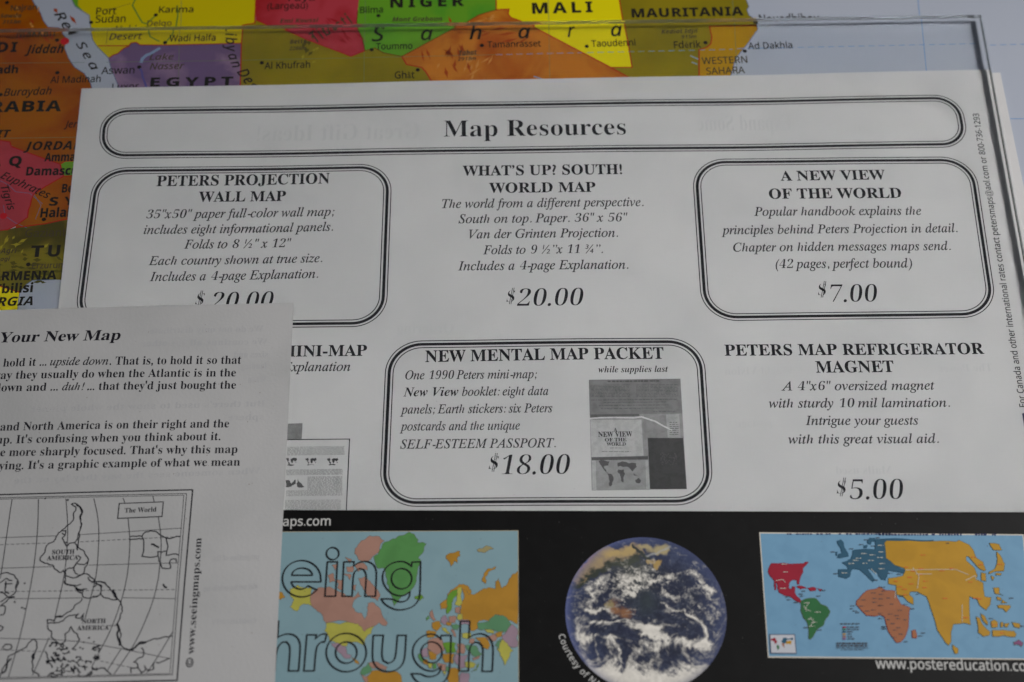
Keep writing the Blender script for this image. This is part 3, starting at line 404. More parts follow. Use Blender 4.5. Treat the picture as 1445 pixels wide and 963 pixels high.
  "k": [151,[78,217,-3,1,-1,-1,-12,-2,-6,-2,-27,-4,-1,-6,11,0,5,-1,3,-3,0,-9,-53,-190,24,0,17,58,19,14,24,-58,6,-10,6,-5,7,-2,9,2,11,6,11,11,11,15,-5,4,-13,-14,-10,-5,-5,1,-4,4,-6,11,-23,54,37,28,21,13,18,4,2,5,-60,0,-3,-5,11,-1,4,-5,-4,-8,-12,-10,-49,-37,40,141]],
  "l": [77,[76,217,-3,1,-19,-4,-17,-2,-10,-2,-1,-5,9,-1,6,-2,3,-3,1,-10,-44,-165,-2,-12,1,-6,3,-5,5,-3,6,-1,9,2,11,6,13,11,12,16,-4,5,-15,-16,-10,-6,-4,2,-1,5,3,16,48,173]],
  "m": [246,[57,140,-2,1,-4,0,-9,-3,-33,-4,-1,-6,15,-2,3,-3,1,-9,-5,-20,-28,-94,24,0,15,45,6,12,5,12,7,11,18,23,10,8,16,10,6,2,6,-2,3,-6,-5,-24,-27,-91,24,0,10,32,6,15,17,32,10,15,11,12,10,9,9,6,9,2,6,-3,2,-6,0,-7,-3,-9,-20,-74,-1,-10,4,-13,11,-4,22,9,22,28,-4,5,-7,-11,-12,-11,-5,-1,-4,1,-1,10,22,80,2,11,0,5,-4,13,-14,5,-34,-15,-39,-44,7,26,2,16,-5,13,-13,4,-36,-15,-42,-47,17,53,0,2,1,2,0,2]],
  "n": [163,[59,141,-5,0,-9,-3,-15,-3,-21,-2,-1,-6,10,0,6,-2,3,-3,1,-5,-1,-7,-32,-110,24,0,11,37,11,26,14,22,16,19,8,8,8,6,13,5,6,-3,2,-7,-3,-16,-18,-68,-3,-17,1,-7,3,-5,5,-3,6,-1,23,10,22,31,-5,3,-13,-19,-10,-6,-5,2,-1,8,3,14,20,67,2,12,0,6,-4,13,-13,4,-16,-4,-18,-11,-21,-20,-22,-27,19,60]],
  "o": [157,[111,138,-21,3,-16,-2,-17,-6,-15,-10,-15,-12,-12,-15,-9,-16,-6,-17,-2,-17,4,-21,10,-15,15,-10,20,-4,22,4,22,10,13,10,12,13,10,14,8,15,4,15,2,15,-3,20,-10,16],[74,130,14,4,19,-9,7,-24,-2,-15,-4,-17,-6,-16,-8,-15,-9,-13,-11,-11,-12,-7,-12,-2,-10,2,-8,6,-5,10,-2,14,2,22,8,23,11,21,13,17]],
  "p": [152,[116,139,-15,2,-26,-7,-25,-22,8,24,0,3,-3,2,-27,-6,-19,-2,-2,-5,10,-1,6,-2,3,-3,1,-5,-1,-2,0,-4,-39,-150,-4,-11,-5,-6,-7,-4,-12,-1,-2,-6,76,0,1,6,-11,0,-7,2,-4,3,-2,5,12,53,10,-4,13,-1,17,2,17,7,16,11,14,14,11,16,10,17,5,19,2,18,-2,17,-7,12],[74,124,15,4,9,-2,7,-5,4,-8,2,-11,-2,-17,-4,-17,-6,-16,-9,-15,-10,-13,-11,-11,-12,-7,-12,-2,-13,4,-4,10,0,5,2,5,11,44,8,23,12,18]],
  "q": [151,[104,137,-17,4,-20,-4,-21,-11,-13,-11,-12,-14,-11,-16,-8,-16,-5,-17,-1,-17,1,-16,6,-12,10,-7,13,-3,16,3,17,10,16,15,16,22,-26,-94,-3,-6,-8,-7,-7,-1,-10,0,-1,-6,76,0,1,6,-13,0,-6,2,-3,3,-1,9,51,185,-23,0,-5,-15],[88,133,8,-1,6,-5,4,-7,1,-9,-4,-21,-10,-25,-13,-24,-14,-16,-14,-9,-12,-3,-7,2,-5,4,-4,8,-1,10,2,19,7,21,7,15,8,13,10,11,11,9,10,6]],
  "r": [100,[55,140,-2,1,-4,0,-15,-4,-17,-3,-10,-1,-1,-6,9,-1,6,-2,3,-3,1,-5,-1,-9,-30,-107,24,0,24,70,34,50,1,-5,3,-4,5,-3,4,-1,7,2,5,4,4,6,1,7,-1,6,-3,5,-4,3,-5,1,-22,-15,-31,-46,16,57]],
  "s": [111,[66,141,-11,0,-15,-2,-12,-8,-8,-11,-2,-14,0,-7,6,-14,4,-7,26,-36,2,-11,-2,-11,-5,-8,-8,-6,-9,-2,-12,3,-9,8,-7,14,-2,18,-5,0,-7,-49,6,0,2,4,5,1,21,-6,11,-1,12,2,11,4,9,7,7,9,5,10,1,12,-1,7,-5,15,-31,44,-3,10,2,7,4,5,5,4,7,2,20,-10,9,-28,5,0,6,44,-5,0,-2,-4,-5,-1,-12,3]],
  "t": [83,[68,175,-7,0,-24,-29,-27,-13,-1,-7,20,0,-29,-110,0,-4,4,-12,11,-4,22,9,23,25,-4,5,-14,-16,-10,-5,-4,1,-1,5,0,6,27,100,25,0,3,10,-26,0]],
  "u": [163,[56,141,-7,0,-22,-5,-20,-2,-1,-6,9,0,6,-2,3,-3,1,-9,-1,-4,0,-4,-2,-4,-14,-50,-2,-12,-3,-9,-1,-14,1,-9,4,-6,5,-4,8,-2,18,5,19,13,19,23,22,31,-13,-45,-1,-11,4,-12,11,-4,24,10,22,27,-4,5,-14,-18,-11,-6,-4,2,-2,5,1,8,29,109,-23,0,-7,-24,-9,-23,-10,-21,-12,-19,-12,-15,-12,-12,-10,-7,-10,-3,-6,3,-3,7,3,15,27,93,0,2,1,2,0,3]],
  "v": [133,[113,140,-6,2,-5,-1,-5,-3,-3,-4,-1,-5,1,-4,2,-4,10,-11,1,-3,-4,-12,-11,-19,-30,-37,-13,-13,-3,58,-4,43,-7,14,-4,0,-18,-5,-15,-2,-1,-6,3,0,10,-3,6,-7,4,-15,7,-107,7,0,37,42,38,50,13,35,-1,7,-3,6]],
  "w": [199,[41,125,-5,17,-2,-1,-3,0,-24,-6,-8,-1,-1,-5,11,-2,6,-7,2,-6,3,-36,2,-82,5,0,65,103,11,-103,4,0,45,56,28,41,9,29,-1,8,-3,6,-5,4,-5,1,-5,-1,-4,-2,-3,-4,-1,-6,2,-6,8,-11,2,-4,-2,-8,-5,-12,-10,-14,-34,-41,-11,110,-6,0,-62,-101]],
  "x": [125,[47,139,-4,2,-6,0,-21,-6,-16,-3,-1,-6,3,1,7,0,4,1,7,-2,5,-3,3,-5,3,-8,9,-44,-27,-37,-7,-8,-7,-3,-15,5,-4,-1,-4,-3,-3,-4,-1,-5,1,-5,3,-4,4,-3,6,-1,9,2,8,5,9,8,30,42,10,-44,4,-8,6,-4,7,-2,19,10,23,28,-5,4,-13,-17,-11,-5,-4,1,-6,12,-11,52,27,37,6,3,2,0,1,-1,2,0,6,-3,9,1,3,2,3,4,1,5,-4,9,-11,3,-12,-3,-8,-8,-28,-38,-8,41]],
  "y": [121,[33,135,-5,6,-6,0,-8,-3,-5,-1,-5,-2,-7,-1,-7,0,-1,-6,9,-1,7,-4,4,-6,4,-8,7,-31,15,-81,-20,-28,-11,-13,-8,-5,-5,1,-8,4,-5,0,-5,-1,-4,-2,-3,-4,0,-5,1,-5,3,-4,4,-3,14,1,9,6,10,8,21,24,11,14,30,46,24,40,14,29,4,22,-1,8,-3,6,-5,4,-6,1,-6,-1,-4,-2,-3,-4,-1,-5,1,-6,4,-5,3,-2,5,-5,2,-7,-2,-9,-10,-21,-30,-48,-17,89]],
  "z": [119,[114,140,-2,1,-3,-1,-5,-4,-7,-3,-13,-1,-12,3,-9,1,-17,4,-7,0,-6,1,-8,-2,-7,-6,-6,-10,-5,-14,4,-3,4,7,5,5,5,2,7,1,15,-3,10,-3,18,0,9,1,-102,-112,-1,-3,1,-2,4,-1,11,7,9,2,11,-1,17,-4,9,-3,21,-3,8,1,6,2,5,4,5,8,5,10,5,15,-4,2,-10,-15,-14,-5,-19,3,-10,3,-20,0,-9,-2,101,111,2,5]],
 },
 'bolditalic': {
  "H": [227,[127,201,-94,0,0,-7,9,-1,7,-3,3,-4,2,-6,0,-4,-40,-149,-4,-9,-4,-5,-6,-4,-7,-2,-8,0,0,-7,94,0,0,7,-16,4,-5,10,3,16,16,62,72,0,-16,-61,-8,-20,-4,-5,-6,-4,-6,-2,-9,0,0,-7,94,0,0,7,-9,1,-7,3,-4,4,-1,6,3,16,34,128,7,19,5,5,5,3,6,2,9,0,0,7,-94,0,0,-7,9,-1,7,-3,4,-4,1,-6,-2,-15,-15,-53,-71,0,13,51,4,12,4,8,4,5,5,4,7,2,9,0]],
  "M": [262,[100,201,-68,0,0,-7,10,-1,6,-3,4,-4,1,-6,-2,-15,-34,-127,-8,-20,-4,-5,-5,-4,-7,-2,-9,0,0,-7,65,0,0,7,-10,1,-6,3,-4,4,-1,6,3,16,33,125,20,-167,8,0,110,172,-35,-136,-4,-10,-6,-8,-5,-3,-7,-2,-9,-1,0,-7,94,0,0,7,-16,4,-5,10,0,4,1,4,0,4,2,4,33,126,4,12,4,8,4,5,5,4,7,2,9,0,0,7,-68,0,-92,-142]],
  "N": [209,[88,201,-59,0,0,-7,10,-2,7,-3,5,-5,1,-10,-3,-16,-32,-120,-8,-20,-4,-5,-5,-4,-7,-2,-9,0,0,-7,65,0,0,7,-16,4,-5,10,0,6,2,10,32,120,76,-162,9,0,46,168,4,12,4,8,4,6,5,3,7,2,9,0,0,7,-65,0,0,-7,10,-1,6,-3,4,-4,1,-12,-1,-5,-2,-4,-27,-104]],
  "V": [178,[103,201,-90,0,0,-7,11,-2,8,-6,5,-9,1,-13,-8,-169,9,0,143,176,15,16,7,5,10,1,0,8,-62,0,0,-7,14,-3,4,-7,0,-6,-7,-12,-90,-111,5,108,2,12,0,5,3,7,4,3,6,3,10,1]],
  "Y": [156,[92,201,-81,0,0,-7,7,-2,4,-3,4,-5,4,-10,25,-73,0,-2,1,-1,0,-7,-1,-1,0,-2,-16,-61,-4,-9,-6,-6,-8,-3,-11,-1,0,-8,93,0,0,8,-10,1,-7,2,-4,3,-1,12,1,6,17,62,65,89,7,6,7,4,7,1,0,7,-65,0,0,-7,4,0,13,-3,4,-10,-3,-10,-8,-14,-36,-50,-22,71,0,5,1,5,3,4,16,2]],
  "a": [150,[88,133,-14,5,-18,-3,-18,-12,-13,-11,-11,-14,-9,-16,-7,-16,-5,-17,-1,-16,2,-15,6,-12,11,-7,13,-3,13,2,13,7,11,12,11,17,-3,-15,0,-4,5,-14,14,-5,23,10,23,29,-7,4,-11,-16,-10,-5,-3,2,-1,8,3,12,3,8,25,87,-33,0,-4,-17],[70,123,7,2,9,-3,2,-11,0,-10,-5,-23,-4,-12,-5,-12,-6,-12,-6,-9,-7,-8,-7,-5,-7,-2,-9,5,-3,13,4,25,9,24,7,13,7,11,7,9]],
  "d": [149,[106,37,47,173,-16,-3,-45,-6,0,-8,7,0,6,-2,3,-2,1,-5,-3,-14,-11,-39,-10,6,-12,1,-19,-4,-19,-12,-12,-12,-10,-14,-15,-30,-4,-15,-1,-14,2,-18,7,-13,9,-8,14,-2,13,2,12,7,12,12,11,17,-3,-18,5,-15,13,-5,12,2,10,8,23,29,-7,5,-12,-17,-8,-5,-3,1,0,8,2,4],[79,127,8,-4,3,-12,-3,-18,-3,-12,-14,-37,-13,-18,-7,-6,-7,-1,-5,1,-5,3,-2,5,-1,7,3,21,14,37,13,20,13,12]],
  "e": [120,[92,136,-13,2,-15,-2,-15,-6,-14,-10,-13,-13,-11,-14,-8,-16,-6,-17,-2,-16,3,-20,9,-16,14,-9,18,-3,32,10,25,31,-9,6,-16,-20,-16,-7,-9,1,-7,5,-4,8,-2,9,2,17,33,8,24,14,15,16,4,17,-2,11,-6,9],[66,124,10,4,4,0,4,-3,2,-4,-1,-16,-5,-10,-7,-10,-10,-9,-12,-6,-13,-5,8,28,10,19]],
  "h": [160,[51,88,33,122,-50,-8,-13,-1,0,-8,12,0,4,-2,2,-3,1,-6,-3,-15,-45,-167,36,0,13,45,17,37,19,26,17,8,4,-1,2,-5,-13,-42,-6,-16,-4,-14,-3,-20,5,-17,15,-5,24,11,25,33,-7,4,-13,-19,-8,-6,-4,2,-1,8,16,47,7,24,2,16,-5,17,-17,5,-16,-3,-15,-9,-15,-16]],
  "i": [87,[66,204,-7,2,-8,-2,-6,-4,-5,-7,-1,-7,1,-8,5,-6,6,-5,8,-1,7,1,7,5,4,6,2,8,-2,7,-4,7],[67,138,-27,-4,-15,-3,-17,-2,1,-7,12,-2,3,-7,-1,-3,0,-4,-2,-5,-1,-7,-18,-65,-2,-11,2,-9,4,-7,7,-4,9,-2,24,10,23,30,-6,4,-12,-16,-9,-5,-3,1,-1,5,0,5]],
  "l": [77,[82,210,-28,-5,-31,-4,0,-7,3,0,10,-3,3,-6,-1,-7,-4,-12,-36,-133,-2,-10,1,-15,4,-6,7,-5,10,-1,12,2,12,7,11,13,11,17,-6,5,-12,-16,-9,-6,-3,2,-2,4,1,3,0,4]],
  "n": [160,[52,86,16,52,-60,-9,0,-7,3,0,9,-2,3,-7,-4,-19,-25,-94,35,0,7,25,8,23,8,20,9,17,18,24,16,7,4,-1,2,-5,-13,-42,-6,-16,-4,-14,-3,-20,5,-17,15,-5,12,2,12,8,11,12,12,18,-6,4,-6,-9,-5,-6,-5,-4,-4,-2,-4,2,-1,5,21,64,3,11,2,15,-6,17,-17,5,-16,-3,-15,-9,-15,-16]],
  "o": [141,[99,135,-21,3,-15,-2,-15,-6,-14,-10,-13,-12,-10,-15,-8,-16,-6,-17,-1,-16,3,-20,10,-15,15,-10,19,-3,17,2,15,6,14,11,13,12,10,15,8,16,6,17,1,16,-3,19,-10,16],[70,127,7,2,11,-6,4,-16,-3,-22,-3,-13,-8,-27,-12,-23,-6,-8,-7,-6,-7,-2,-11,5,-4,15,2,24,7,27,5,13,12,23,6,9]],
  "p": [147,[56,108,8,30,-57,-8,0,-8,8,0,5,-2,2,-2,1,-5,0,-5,-36,-140,-6,-15,-4,-4,-5,-2,-7,-1,0,-8,73,0,0,8,-14,2,-3,3,-1,6,0,6,11,40,9,-5,11,-2,15,2,14,7,14,11,13,14,11,16,8,18,5,18,2,18,-2,17,-7,12,-9,7,-13,2,-23,-7],[63,104,21,13,4,-1,4,-3,3,-6,0,-16,-2,-11,-13,-37,-6,-11,-7,-10,-7,-8,-7,-6,-7,-1,-8,2,-3,8,3,18,8,29]],
  "r": [116,[51,84,17,54,-60,-9,0,-7,3,0,9,-2,3,-7,-4,-19,-25,-94,35,0,13,44,7,18,8,16,13,22,10,8,3,-2,7,-7,8,-2,8,2,5,4,4,7,1,8,-4,15,-13,5,-11,-3,-6,-4,-6,-6,-12,-16]],
  "s": [113,[65,137,-13,1,-16,-3,-12,-7,-9,-12,-2,-14,1,-10,3,-9,6,-10,24,-32,6,-12,0,-6,-4,-12,-13,-5,-21,10,-9,31,-9,2,-8,-51,8,-1,4,5,9,1,18,-6,12,-1,13,1,10,4,9,7,7,8,4,10,2,11,-3,15,-8,15,-4,6,-15,17,-9,13,-3,11,1,6,9,8,7,1,18,-9,10,-28,8,0,7,45,-8,0,-4,-4,-8,-1,-1,1,-2,0]],
  "t": [83,[72,178,-12,0,-25,-29,-29,-16,0,-11,14,0,-26,-95,0,-4,-1,-3,0,-3,5,-16,16,-5,13,2,12,8,13,14,12,18,-7,4,-13,-18,-10,-6,-3,2,-1,9,4,17,22,76,24,0,3,12,-23,0]],
  "u": [160,[65,138,-60,-9,1,-7,12,-2,3,-7,-1,-7,-22,-81,0,-7,6,-17,17,-5,15,3,15,9,15,16,15,22,-4,-19,-1,-9,1,-9,4,-7,7,-5,8,-1,12,2,12,8,11,13,12,17,-6,4,-9,-12,-7,-7,-6,-1,-2,1,-1,2,0,3,7,28,22,80,-36,0,-13,-46,-18,-37,-18,-25,-16,-8,-5,1,-1,5,0,5]],
  "w": [188,[165,137,-7,2,-7,-1,-6,-4,-3,-6,-2,-7,2,-7,11,-13,1,-9,-4,-10,-15,-24,-16,-19,-9,99,-8,0,-46,-79,-5,59,-8,20,-44,-8,0,-8,3,0,9,-4,6,-16,2,-14,2,-45,0,-47,9,0,50,84,8,-84,8,0,14,15,49,64,17,43,-1,9,-4,6]],
 },
 'sans': {
  "0": [172,[117,210,-32,8,-23,-4,-18,-10,-13,-15,-9,-22,-6,-27,-1,-33,4,-46,13,-35,22,-22,31,-7,24,3,18,10,13,16,10,22,5,27,2,32,-5,47,-13,35],[65,190,20,5,21,-5,14,-17,8,-27,2,-39,-2,-38,-8,-28,-14,-16,-21,-5,-20,5,-14,16,-7,28,-3,38,3,39,7,27]],
  "1": [172,[106,214,-21,0,-58,-45,13,-17,29,22,13,13,-1,-9,0,-178,25,0]],
  "2": [172,[109,213,-27,4,-19,-2,-17,-5,-16,-8,-13,-10,14,-18,12,9,12,6,13,4,14,2,16,-3,12,-6,8,-12,2,-15,-1,-14,-4,-13,-7,-12,-10,-13,-84,-85,0,-22,142,0,0,24,-108,0,0,1,60,60,13,15,11,14,8,15,6,15,1,16,-4,24,-13,18]],
  "3": [172,[111,213,-29,4,-21,-1,-18,-5,-16,-8,-12,-8,13,-18,24,13,14,4,16,1,16,-2,12,-7,8,-10,3,-14,-4,-16,-10,-13,-17,-8,-23,-3,-21,0,0,-23,21,0,25,-2,19,-7,12,-11,4,-18,-3,-17,-10,-14,-17,-8,-24,-3,-15,1,-15,3,-15,4,-14,6,0,-24,13,-6,14,-3,15,-2,16,-1,26,2,21,6,16,10,11,13,6,15,2,18,-3,19,-9,15,-16,11,-23,6,0,1,19,6,14,11,9,15,3,19,-4,21,-12,17]],
  "6": [172,[115,217,-28,-3,-22,-8,-17,-12,-13,-17,-9,-19,-5,-21,-5,-45,3,-30,7,-24,12,-18,14,-13,18,-7,19,-3,28,5,22,14,14,23,5,30,-5,28,-13,20,-19,13,-26,4,-17,-2,-14,-5,-11,-8,-8,-10,-2,0,1,17,3,16,5,15,7,13,9,11,13,8,15,5,19,2,7,-1,7,0,6,-1,6,-2,0,22,-6,2,-6,1],[90,113,18,-3,13,-9,8,-14,2,-18,-3,-22,-8,-16,-14,-9,-17,-3,-14,2,-11,6,-9,10,-7,11,-4,13,-1,13,2,10,4,9,7,8,9,7,12,4]],
  "7": [172,[157,214,-144,0,0,-24,116,0,-88,-190,29,0,87,194]],
  "8": [172,[111,214,-26,3,-17,-1,-15,-5,-13,-7,-10,-10,-6,-13,-2,-15,2,-18,9,-14,12,-12,14,-10,-22,-13,-9,-9,-7,-10,-5,-12,-1,-13,4,-25,14,-18,23,-11,30,-4,29,4,23,12,14,18,5,25,-2,13,-5,12,-7,10,-21,16,-13,6,20,13,9,8,6,9,4,11,2,12,-5,22,-13,16],[85,196,16,-2,12,-6,8,-10,3,-13,-3,-14,-8,-11,-12,-9,-14,-7,-20,10,-8,5,-6,7,-4,9,-2,10,3,13,8,10,12,6],[64,92,17,9,23,-10,14,-10,10,-12,3,-14,-3,-15,-9,-12,-14,-7,-19,-3,-20,3,-14,7,-9,12,-3,14,3,15,8,13]],
  "9": [172,[103,215,-20,2,-19,-2,-17,-7,-13,-10,-10,-14,-7,-18,-2,-21,4,-28,13,-20,20,-13,24,-4,18,2,14,5,11,9,9,9,1,0,-1,-17,-3,-16,-5,-15,-7,-13,-9,-10,-12,-8,-16,-6,-19,-1,-14,1,-12,2,0,-22,20,-3,7,0,27,3,22,8,17,12,13,17,9,19,6,21,3,23,1,23,-2,29,-8,24,-11,18,-15,13],[66,192,17,3,14,-2,12,-6,9,-10,6,-11,4,-13,1,-13,-1,-9,-5,-9,-7,-9,-9,-6,-11,-5,-14,-1,-18,3,-13,9,-7,14,-3,18,3,22,9,16]],
  "A": [192,[108,215,-24,0,-84,-215,27,0,26,66,85,0,26,-66,27,0],[95,187,8,-23,1,-6,2,-3,24,-65,-68,0,29,79]],
  "B": [195,[29,214,0,-214,75,0,31,4,24,12,15,19,5,26,-2,15,-5,12,-7,10,-10,6,-11,5,-13,3,0,2,17,6,13,10,8,14,3,17,-6,25,-15,16,-25,9,-36,3],[56,191,36,0,23,-2,16,-6,10,-10,3,-15,-3,-15,-7,-11,-15,-7,-23,-2,-40,0],[56,100,41,0,25,-2,16,-8,9,-12,3,-15,-3,-16,-8,-13,-16,-8,-24,-3,-43,0]],
  "C": [190,[153,214,-32,3,-30,-3,-26,-11,-20,-16,-15,-22,-9,-27,-3,-31,3,-31,8,-27,14,-22,19,-16,25,-11,30,-3,30,2,13,3,12,4,0,23,-25,-6,-13,-2,-13,0,-33,6,-23,17,-14,27,-4,36,5,36,15,27,23,18,31,6,14,-1,12,-3,22,-8,11,23]],
  "D": [219,[29,214,0,-214,60,0,47,7,35,20,22,35,8,47,-4,32,-9,26,-16,20,-21,15,-26,9,-30,3],[56,191,35,0,35,-5,25,-15,16,-26,5,-37,-22,-64,-65,-21,-29,0]],
  "E": [167,[29,214,0,-214,120,0,0,24,-93,0,0,76,87,0,0,24,-87,0,0,66,93,0,0,24]],
  "F": [156,[29,214,0,-214,27,0,0,91,87,0,0,24,-87,0,0,75,93,0,0,24]],
  "G": [218,[147,216,-18,1,-32,-3,-28,-10,-21,-17,-16,-22,-10,-27,-4,-31,3,-32,9,-27,15,-21,20,-17,25,-10,31,-3,21,1,19,2,18,3,17,5,0,105,-74,0,0,-24,47,0,0,-63,-18,-4,-24,-2,-26,3,-20,8,-16,13,-10,18,-6,21,-3,24,6,36,16,27,26,18,34,6,15,-1,14,-3,14,-4,12,-5,10,24,-14,5,-16,4]],
  "H": [222,[56,214,-27,0,0,-214,27,0,0,100,110,0,0,-100,27,0,0,214,-27,0,0,-90,-110,0]],
  "K": [186,[56,214,-27,0,0,-214,27,0,0,83,22,19,76,-102,32,0,-88,121,84,93,-31,0,-67,-75,-28,-30]],
  "L": [157,[56,214,-27,0,0,-214,121,0,0,24,-94,0]],
  "M": [272,[29,214,0,-214,25,0,0,147,-1,16,0,14,-1,11,1,0,71,-188,22,0,71,188,1,0,0,-12,-2,-29,0,-147,27,0,0,214,-40,0,-67,-175,-1,0,-66,175]],
  "N": [228,[29,214,0,-214,25,0,0,136,-2,30,0,12,1,0,114,-178,32,0,0,214,-25,0,0,-142,1,-11,0,-18,1,-6,-1,0,-115,177]],
  "P": [182,[29,214,0,-214,27,0,0,83,25,0,28,3,23,7,16,11,10,14,6,16,2,17,-5,27,-14,20,-25,12,-36,4],[56,191,27,0,25,-2,17,-8,10,-13,3,-18,-3,-20,-12,-14,-19,-7,-26,-3,-22,0]],
  "R": [187,[29,214,0,-214,27,0,0,88,43,0,52,-88,31,0,-59,96,11,5,10,6,9,8,7,10,5,13,1,15,-5,27,-14,19,-24,11,-35,4],[56,191,31,0,23,-2,16,-7,9,-12,3,-18,-3,-18,-9,-12,-15,-8,-23,-3,-32,0]],
  "S": [165,[103,216,-17,1,-19,-1,-16,-5,-14,-8,-10,-11,-7,-14,-2,-15,3,-23,11,-17,17,-13,24,-11,18,-7,13,-6,9,-6,6,-7,3,-8,2,-10,-3,-14,-10,-11,-15,-7,-21,-3,-17,1,-16,3,-15,4,-12,5,0,-26,12,-4,14,-3,16,-2,17,-1,32,4,24,12,15,19,6,25,-2,16,-5,12,-8,11,-12,8,-14,8,-34,13,-12,6,-8,6,-6,7,-4,8,-1,10,3,13,8,10,12,6,18,3,14,-1,26,-6,11,-5,9,23,-13,5,-14,4]],
  "T": [167,[164,214,-161,0,0,-24,67,0,0,-190,27,0,0,190,67,0]],
  "W": [279,[32,214,-28,0,56,-214,28,0,44,153,6,30,6,-25,3,-9,2,-9,42,-140,27,0,57,214,-28,0,-33,-130,-9,-40,-2,-12,-1,12,-6,26,-44,144,-28,0,-41,-142,-6,-27,-2,-13,-1,12,-9,39]],
  "a": [168,[112,160,-26,4,-15,-2,-15,-3,-13,-4,-11,-5,8,-20,21,8,12,3,12,1,14,-2,11,-6,6,-10,2,-18,0,-9,-27,-1,-34,-4,-24,-10,-14,-16,-5,-21,3,-22,11,-14,16,-9,20,-3,19,2,13,4,12,8,10,12,2,0,5,-23,19,0,0,110,-4,24,-10,17],[69,75,25,3,24,1,0,-15,-3,-20,-11,-14,-15,-9,-19,-3,-11,2,-10,5,-6,8,-2,11,3,14,9,10]],
  "b": [185,[52,228,-26,0,0,-228,18,0,6,20,2,0,8,-9,11,-7,14,-5,17,-2,27,5,21,16,13,26,5,36,-5,37,-13,26,-21,15,-27,6,-17,-2,-14,-5,-11,-8,-8,-9,-2,0,1,6,1,26],[76,138,21,4,33,-16,11,-45,-3,-27,-8,-19,-13,-12,-19,-4,-22,4,-14,12,-8,19,-2,27,2,27,8,19]],
  "c": [144,[104,163,-12,1,-21,-2,-18,-7,-15,-11,-12,-16,-7,-22,-3,-26,3,-26,7,-21,11,-16,15,-11,18,-7,20,-2,24,2,9,3,8,4,0,23,-18,-7,-11,-2,-12,0,-20,4,-15,11,-8,19,-3,26,12,45,35,16,9,-1,18,-4,8,-3,8,22,-18,6]],
  "d": [185,[159,228,-26,0,0,-76,1,-12,-1,0,-9,9,-11,8,-13,5,-17,2,-27,-5,-21,-16,-14,-27,-5,-36,5,-36,13,-26,22,-16,26,-5,18,2,13,5,11,8,9,10,1,0,4,-22,21,0],[68,138,18,4,23,-4,14,-12,7,-20,3,-26,0,-5,-3,-25,-7,-17,-15,-11,-21,-3,-19,4,-14,12,-8,19,-2,26,2,25,8,20]],
  "e": [169,[107,162,-19,2,-20,-3,-18,-7,-14,-13,-11,-17,-6,-20,-3,-25,3,-24,7,-21,12,-16,16,-12,18,-7,22,-2,15,1,13,2,12,3,13,5,0,23,-25,-9,-12,-2,-15,0,-21,3,-16,11,-10,17,-4,24,110,0,0,16,-2,21,-6,17,-10,15,-13,11],[87,142,18,-3,12,-10,7,-14,2,-19,-82,0,5,20,8,14,13,9]],
  "f": [103,[85,230,-22,-4,-17,-10,-10,-18,-3,-27,0,-9,-29,-9,0,-13,29,0,0,-140,26,0,0,140,41,0,0,21,-41,0,0,10,2,17,5,11,8,7,11,2,7,0,6,-2,6,-1,5,-2,7,21,-14,4]],
  "g": [185,[98,162,-16,2,-27,-6,-21,-17,-13,-26,-5,-35,5,-35,13,-26,21,-17,28,-5,29,6,21,18,1,0,-1,-26,-3,-19,-9,-14,-14,-9,-19,-3,-32,3,-27,9,0,-24,26,-7,32,-3,32,4,22,13,14,22,4,30,0,164,-21,0,-4,-21,-1,0,-10,10,-12,8],[68,138,18,4,21,-4,15,-11,8,-19,3,-28,0,-6,-3,-25,-8,-17,-14,-10,-21,-3,-19,4,-13,11,-8,20,-3,26,3,26,8,20]],
  "h": [185,[52,228,-26,0,0,-228,26,0,0,83,2,25,8,18,14,12,23,4,27,-10,9,-29,0,-103,26,0,0,105,-4,26,-11,19,-18,10,-26,4,-15,-2,-14,-5,-12,-8,-9,-10,-2,0,2,10]],
  "i": [77,[45,220,-6,1,-6,-1,-5,-3,-3,-5,-2,-8,2,-7,3,-5,5,-3,6,-1,6,1,5,3,3,5,1,7,-1,8,-3,5],[52,161,-26,0,0,-161,26,0]],
  "j": [77,[45,220,-6,1,-6,-1,-5,-3,-3,-5,-2,-8,2,-7,3,-5,5,-3,6,-1,6,1,5,3,3,5,1,7,-1,8,-3,5],[52,161,-26,0,0,-186,-2,-12,-5,-8,-7,-4,-14,-1,-14,3,0,-21,4,-2,12,-2,7,0,20,3,14,10,8,15,3,20]],
  "k": [160,[52,228,-26,0,0,-228,26,0,0,59,18,16,56,-75,32,0,-70,92,65,69,-31,0,-58,-62,-3,-5,-9,-11,-2,0,1,7,1,19]],
  "l": [77,[52,228,-26,0,0,-228,26,0]],
  "m": [281,[131,157,-31,7,-14,-2,-14,-4,-11,-8,-9,-11,-1,0,-4,22,-21,0,0,-161,26,0,0,83,2,25,7,19,13,11,21,4,25,-10,8,-29,0,-103,26,0,0,89,2,23,8,16,13,10,20,4,25,-10,8,-29,0,-103,26,0,0,105,-3,27,-10,18,-17,10,-24,4,-15,-2,-15,-5,-12,-8,-10,-12,-1,0]],
  "n": [185,[128,160,-25,4,-15,-2,-14,-4,-13,-8,-9,-11,-1,0,-4,22,-21,0,0,-161,26,0,0,83,2,25,8,19,14,11,23,4,27,-10,9,-29,0,-103,26,0,0,105,-4,27,-11,18]],
  "o": [182,[112,161,-21,3,-31,-6,-23,-16,-15,-26,-6,-35,3,-25,7,-21,11,-16,15,-12,18,-8,20,-2,31,5,24,17,15,26,5,36,-2,24,-7,21,-11,16,-15,12],[69,138,22,4,21,-4,15,-13,8,-19,3,-25,-3,-26,-8,-19,-15,-13,-21,-4,-21,4,-15,13,-8,19,-3,26,3,25,8,19]],
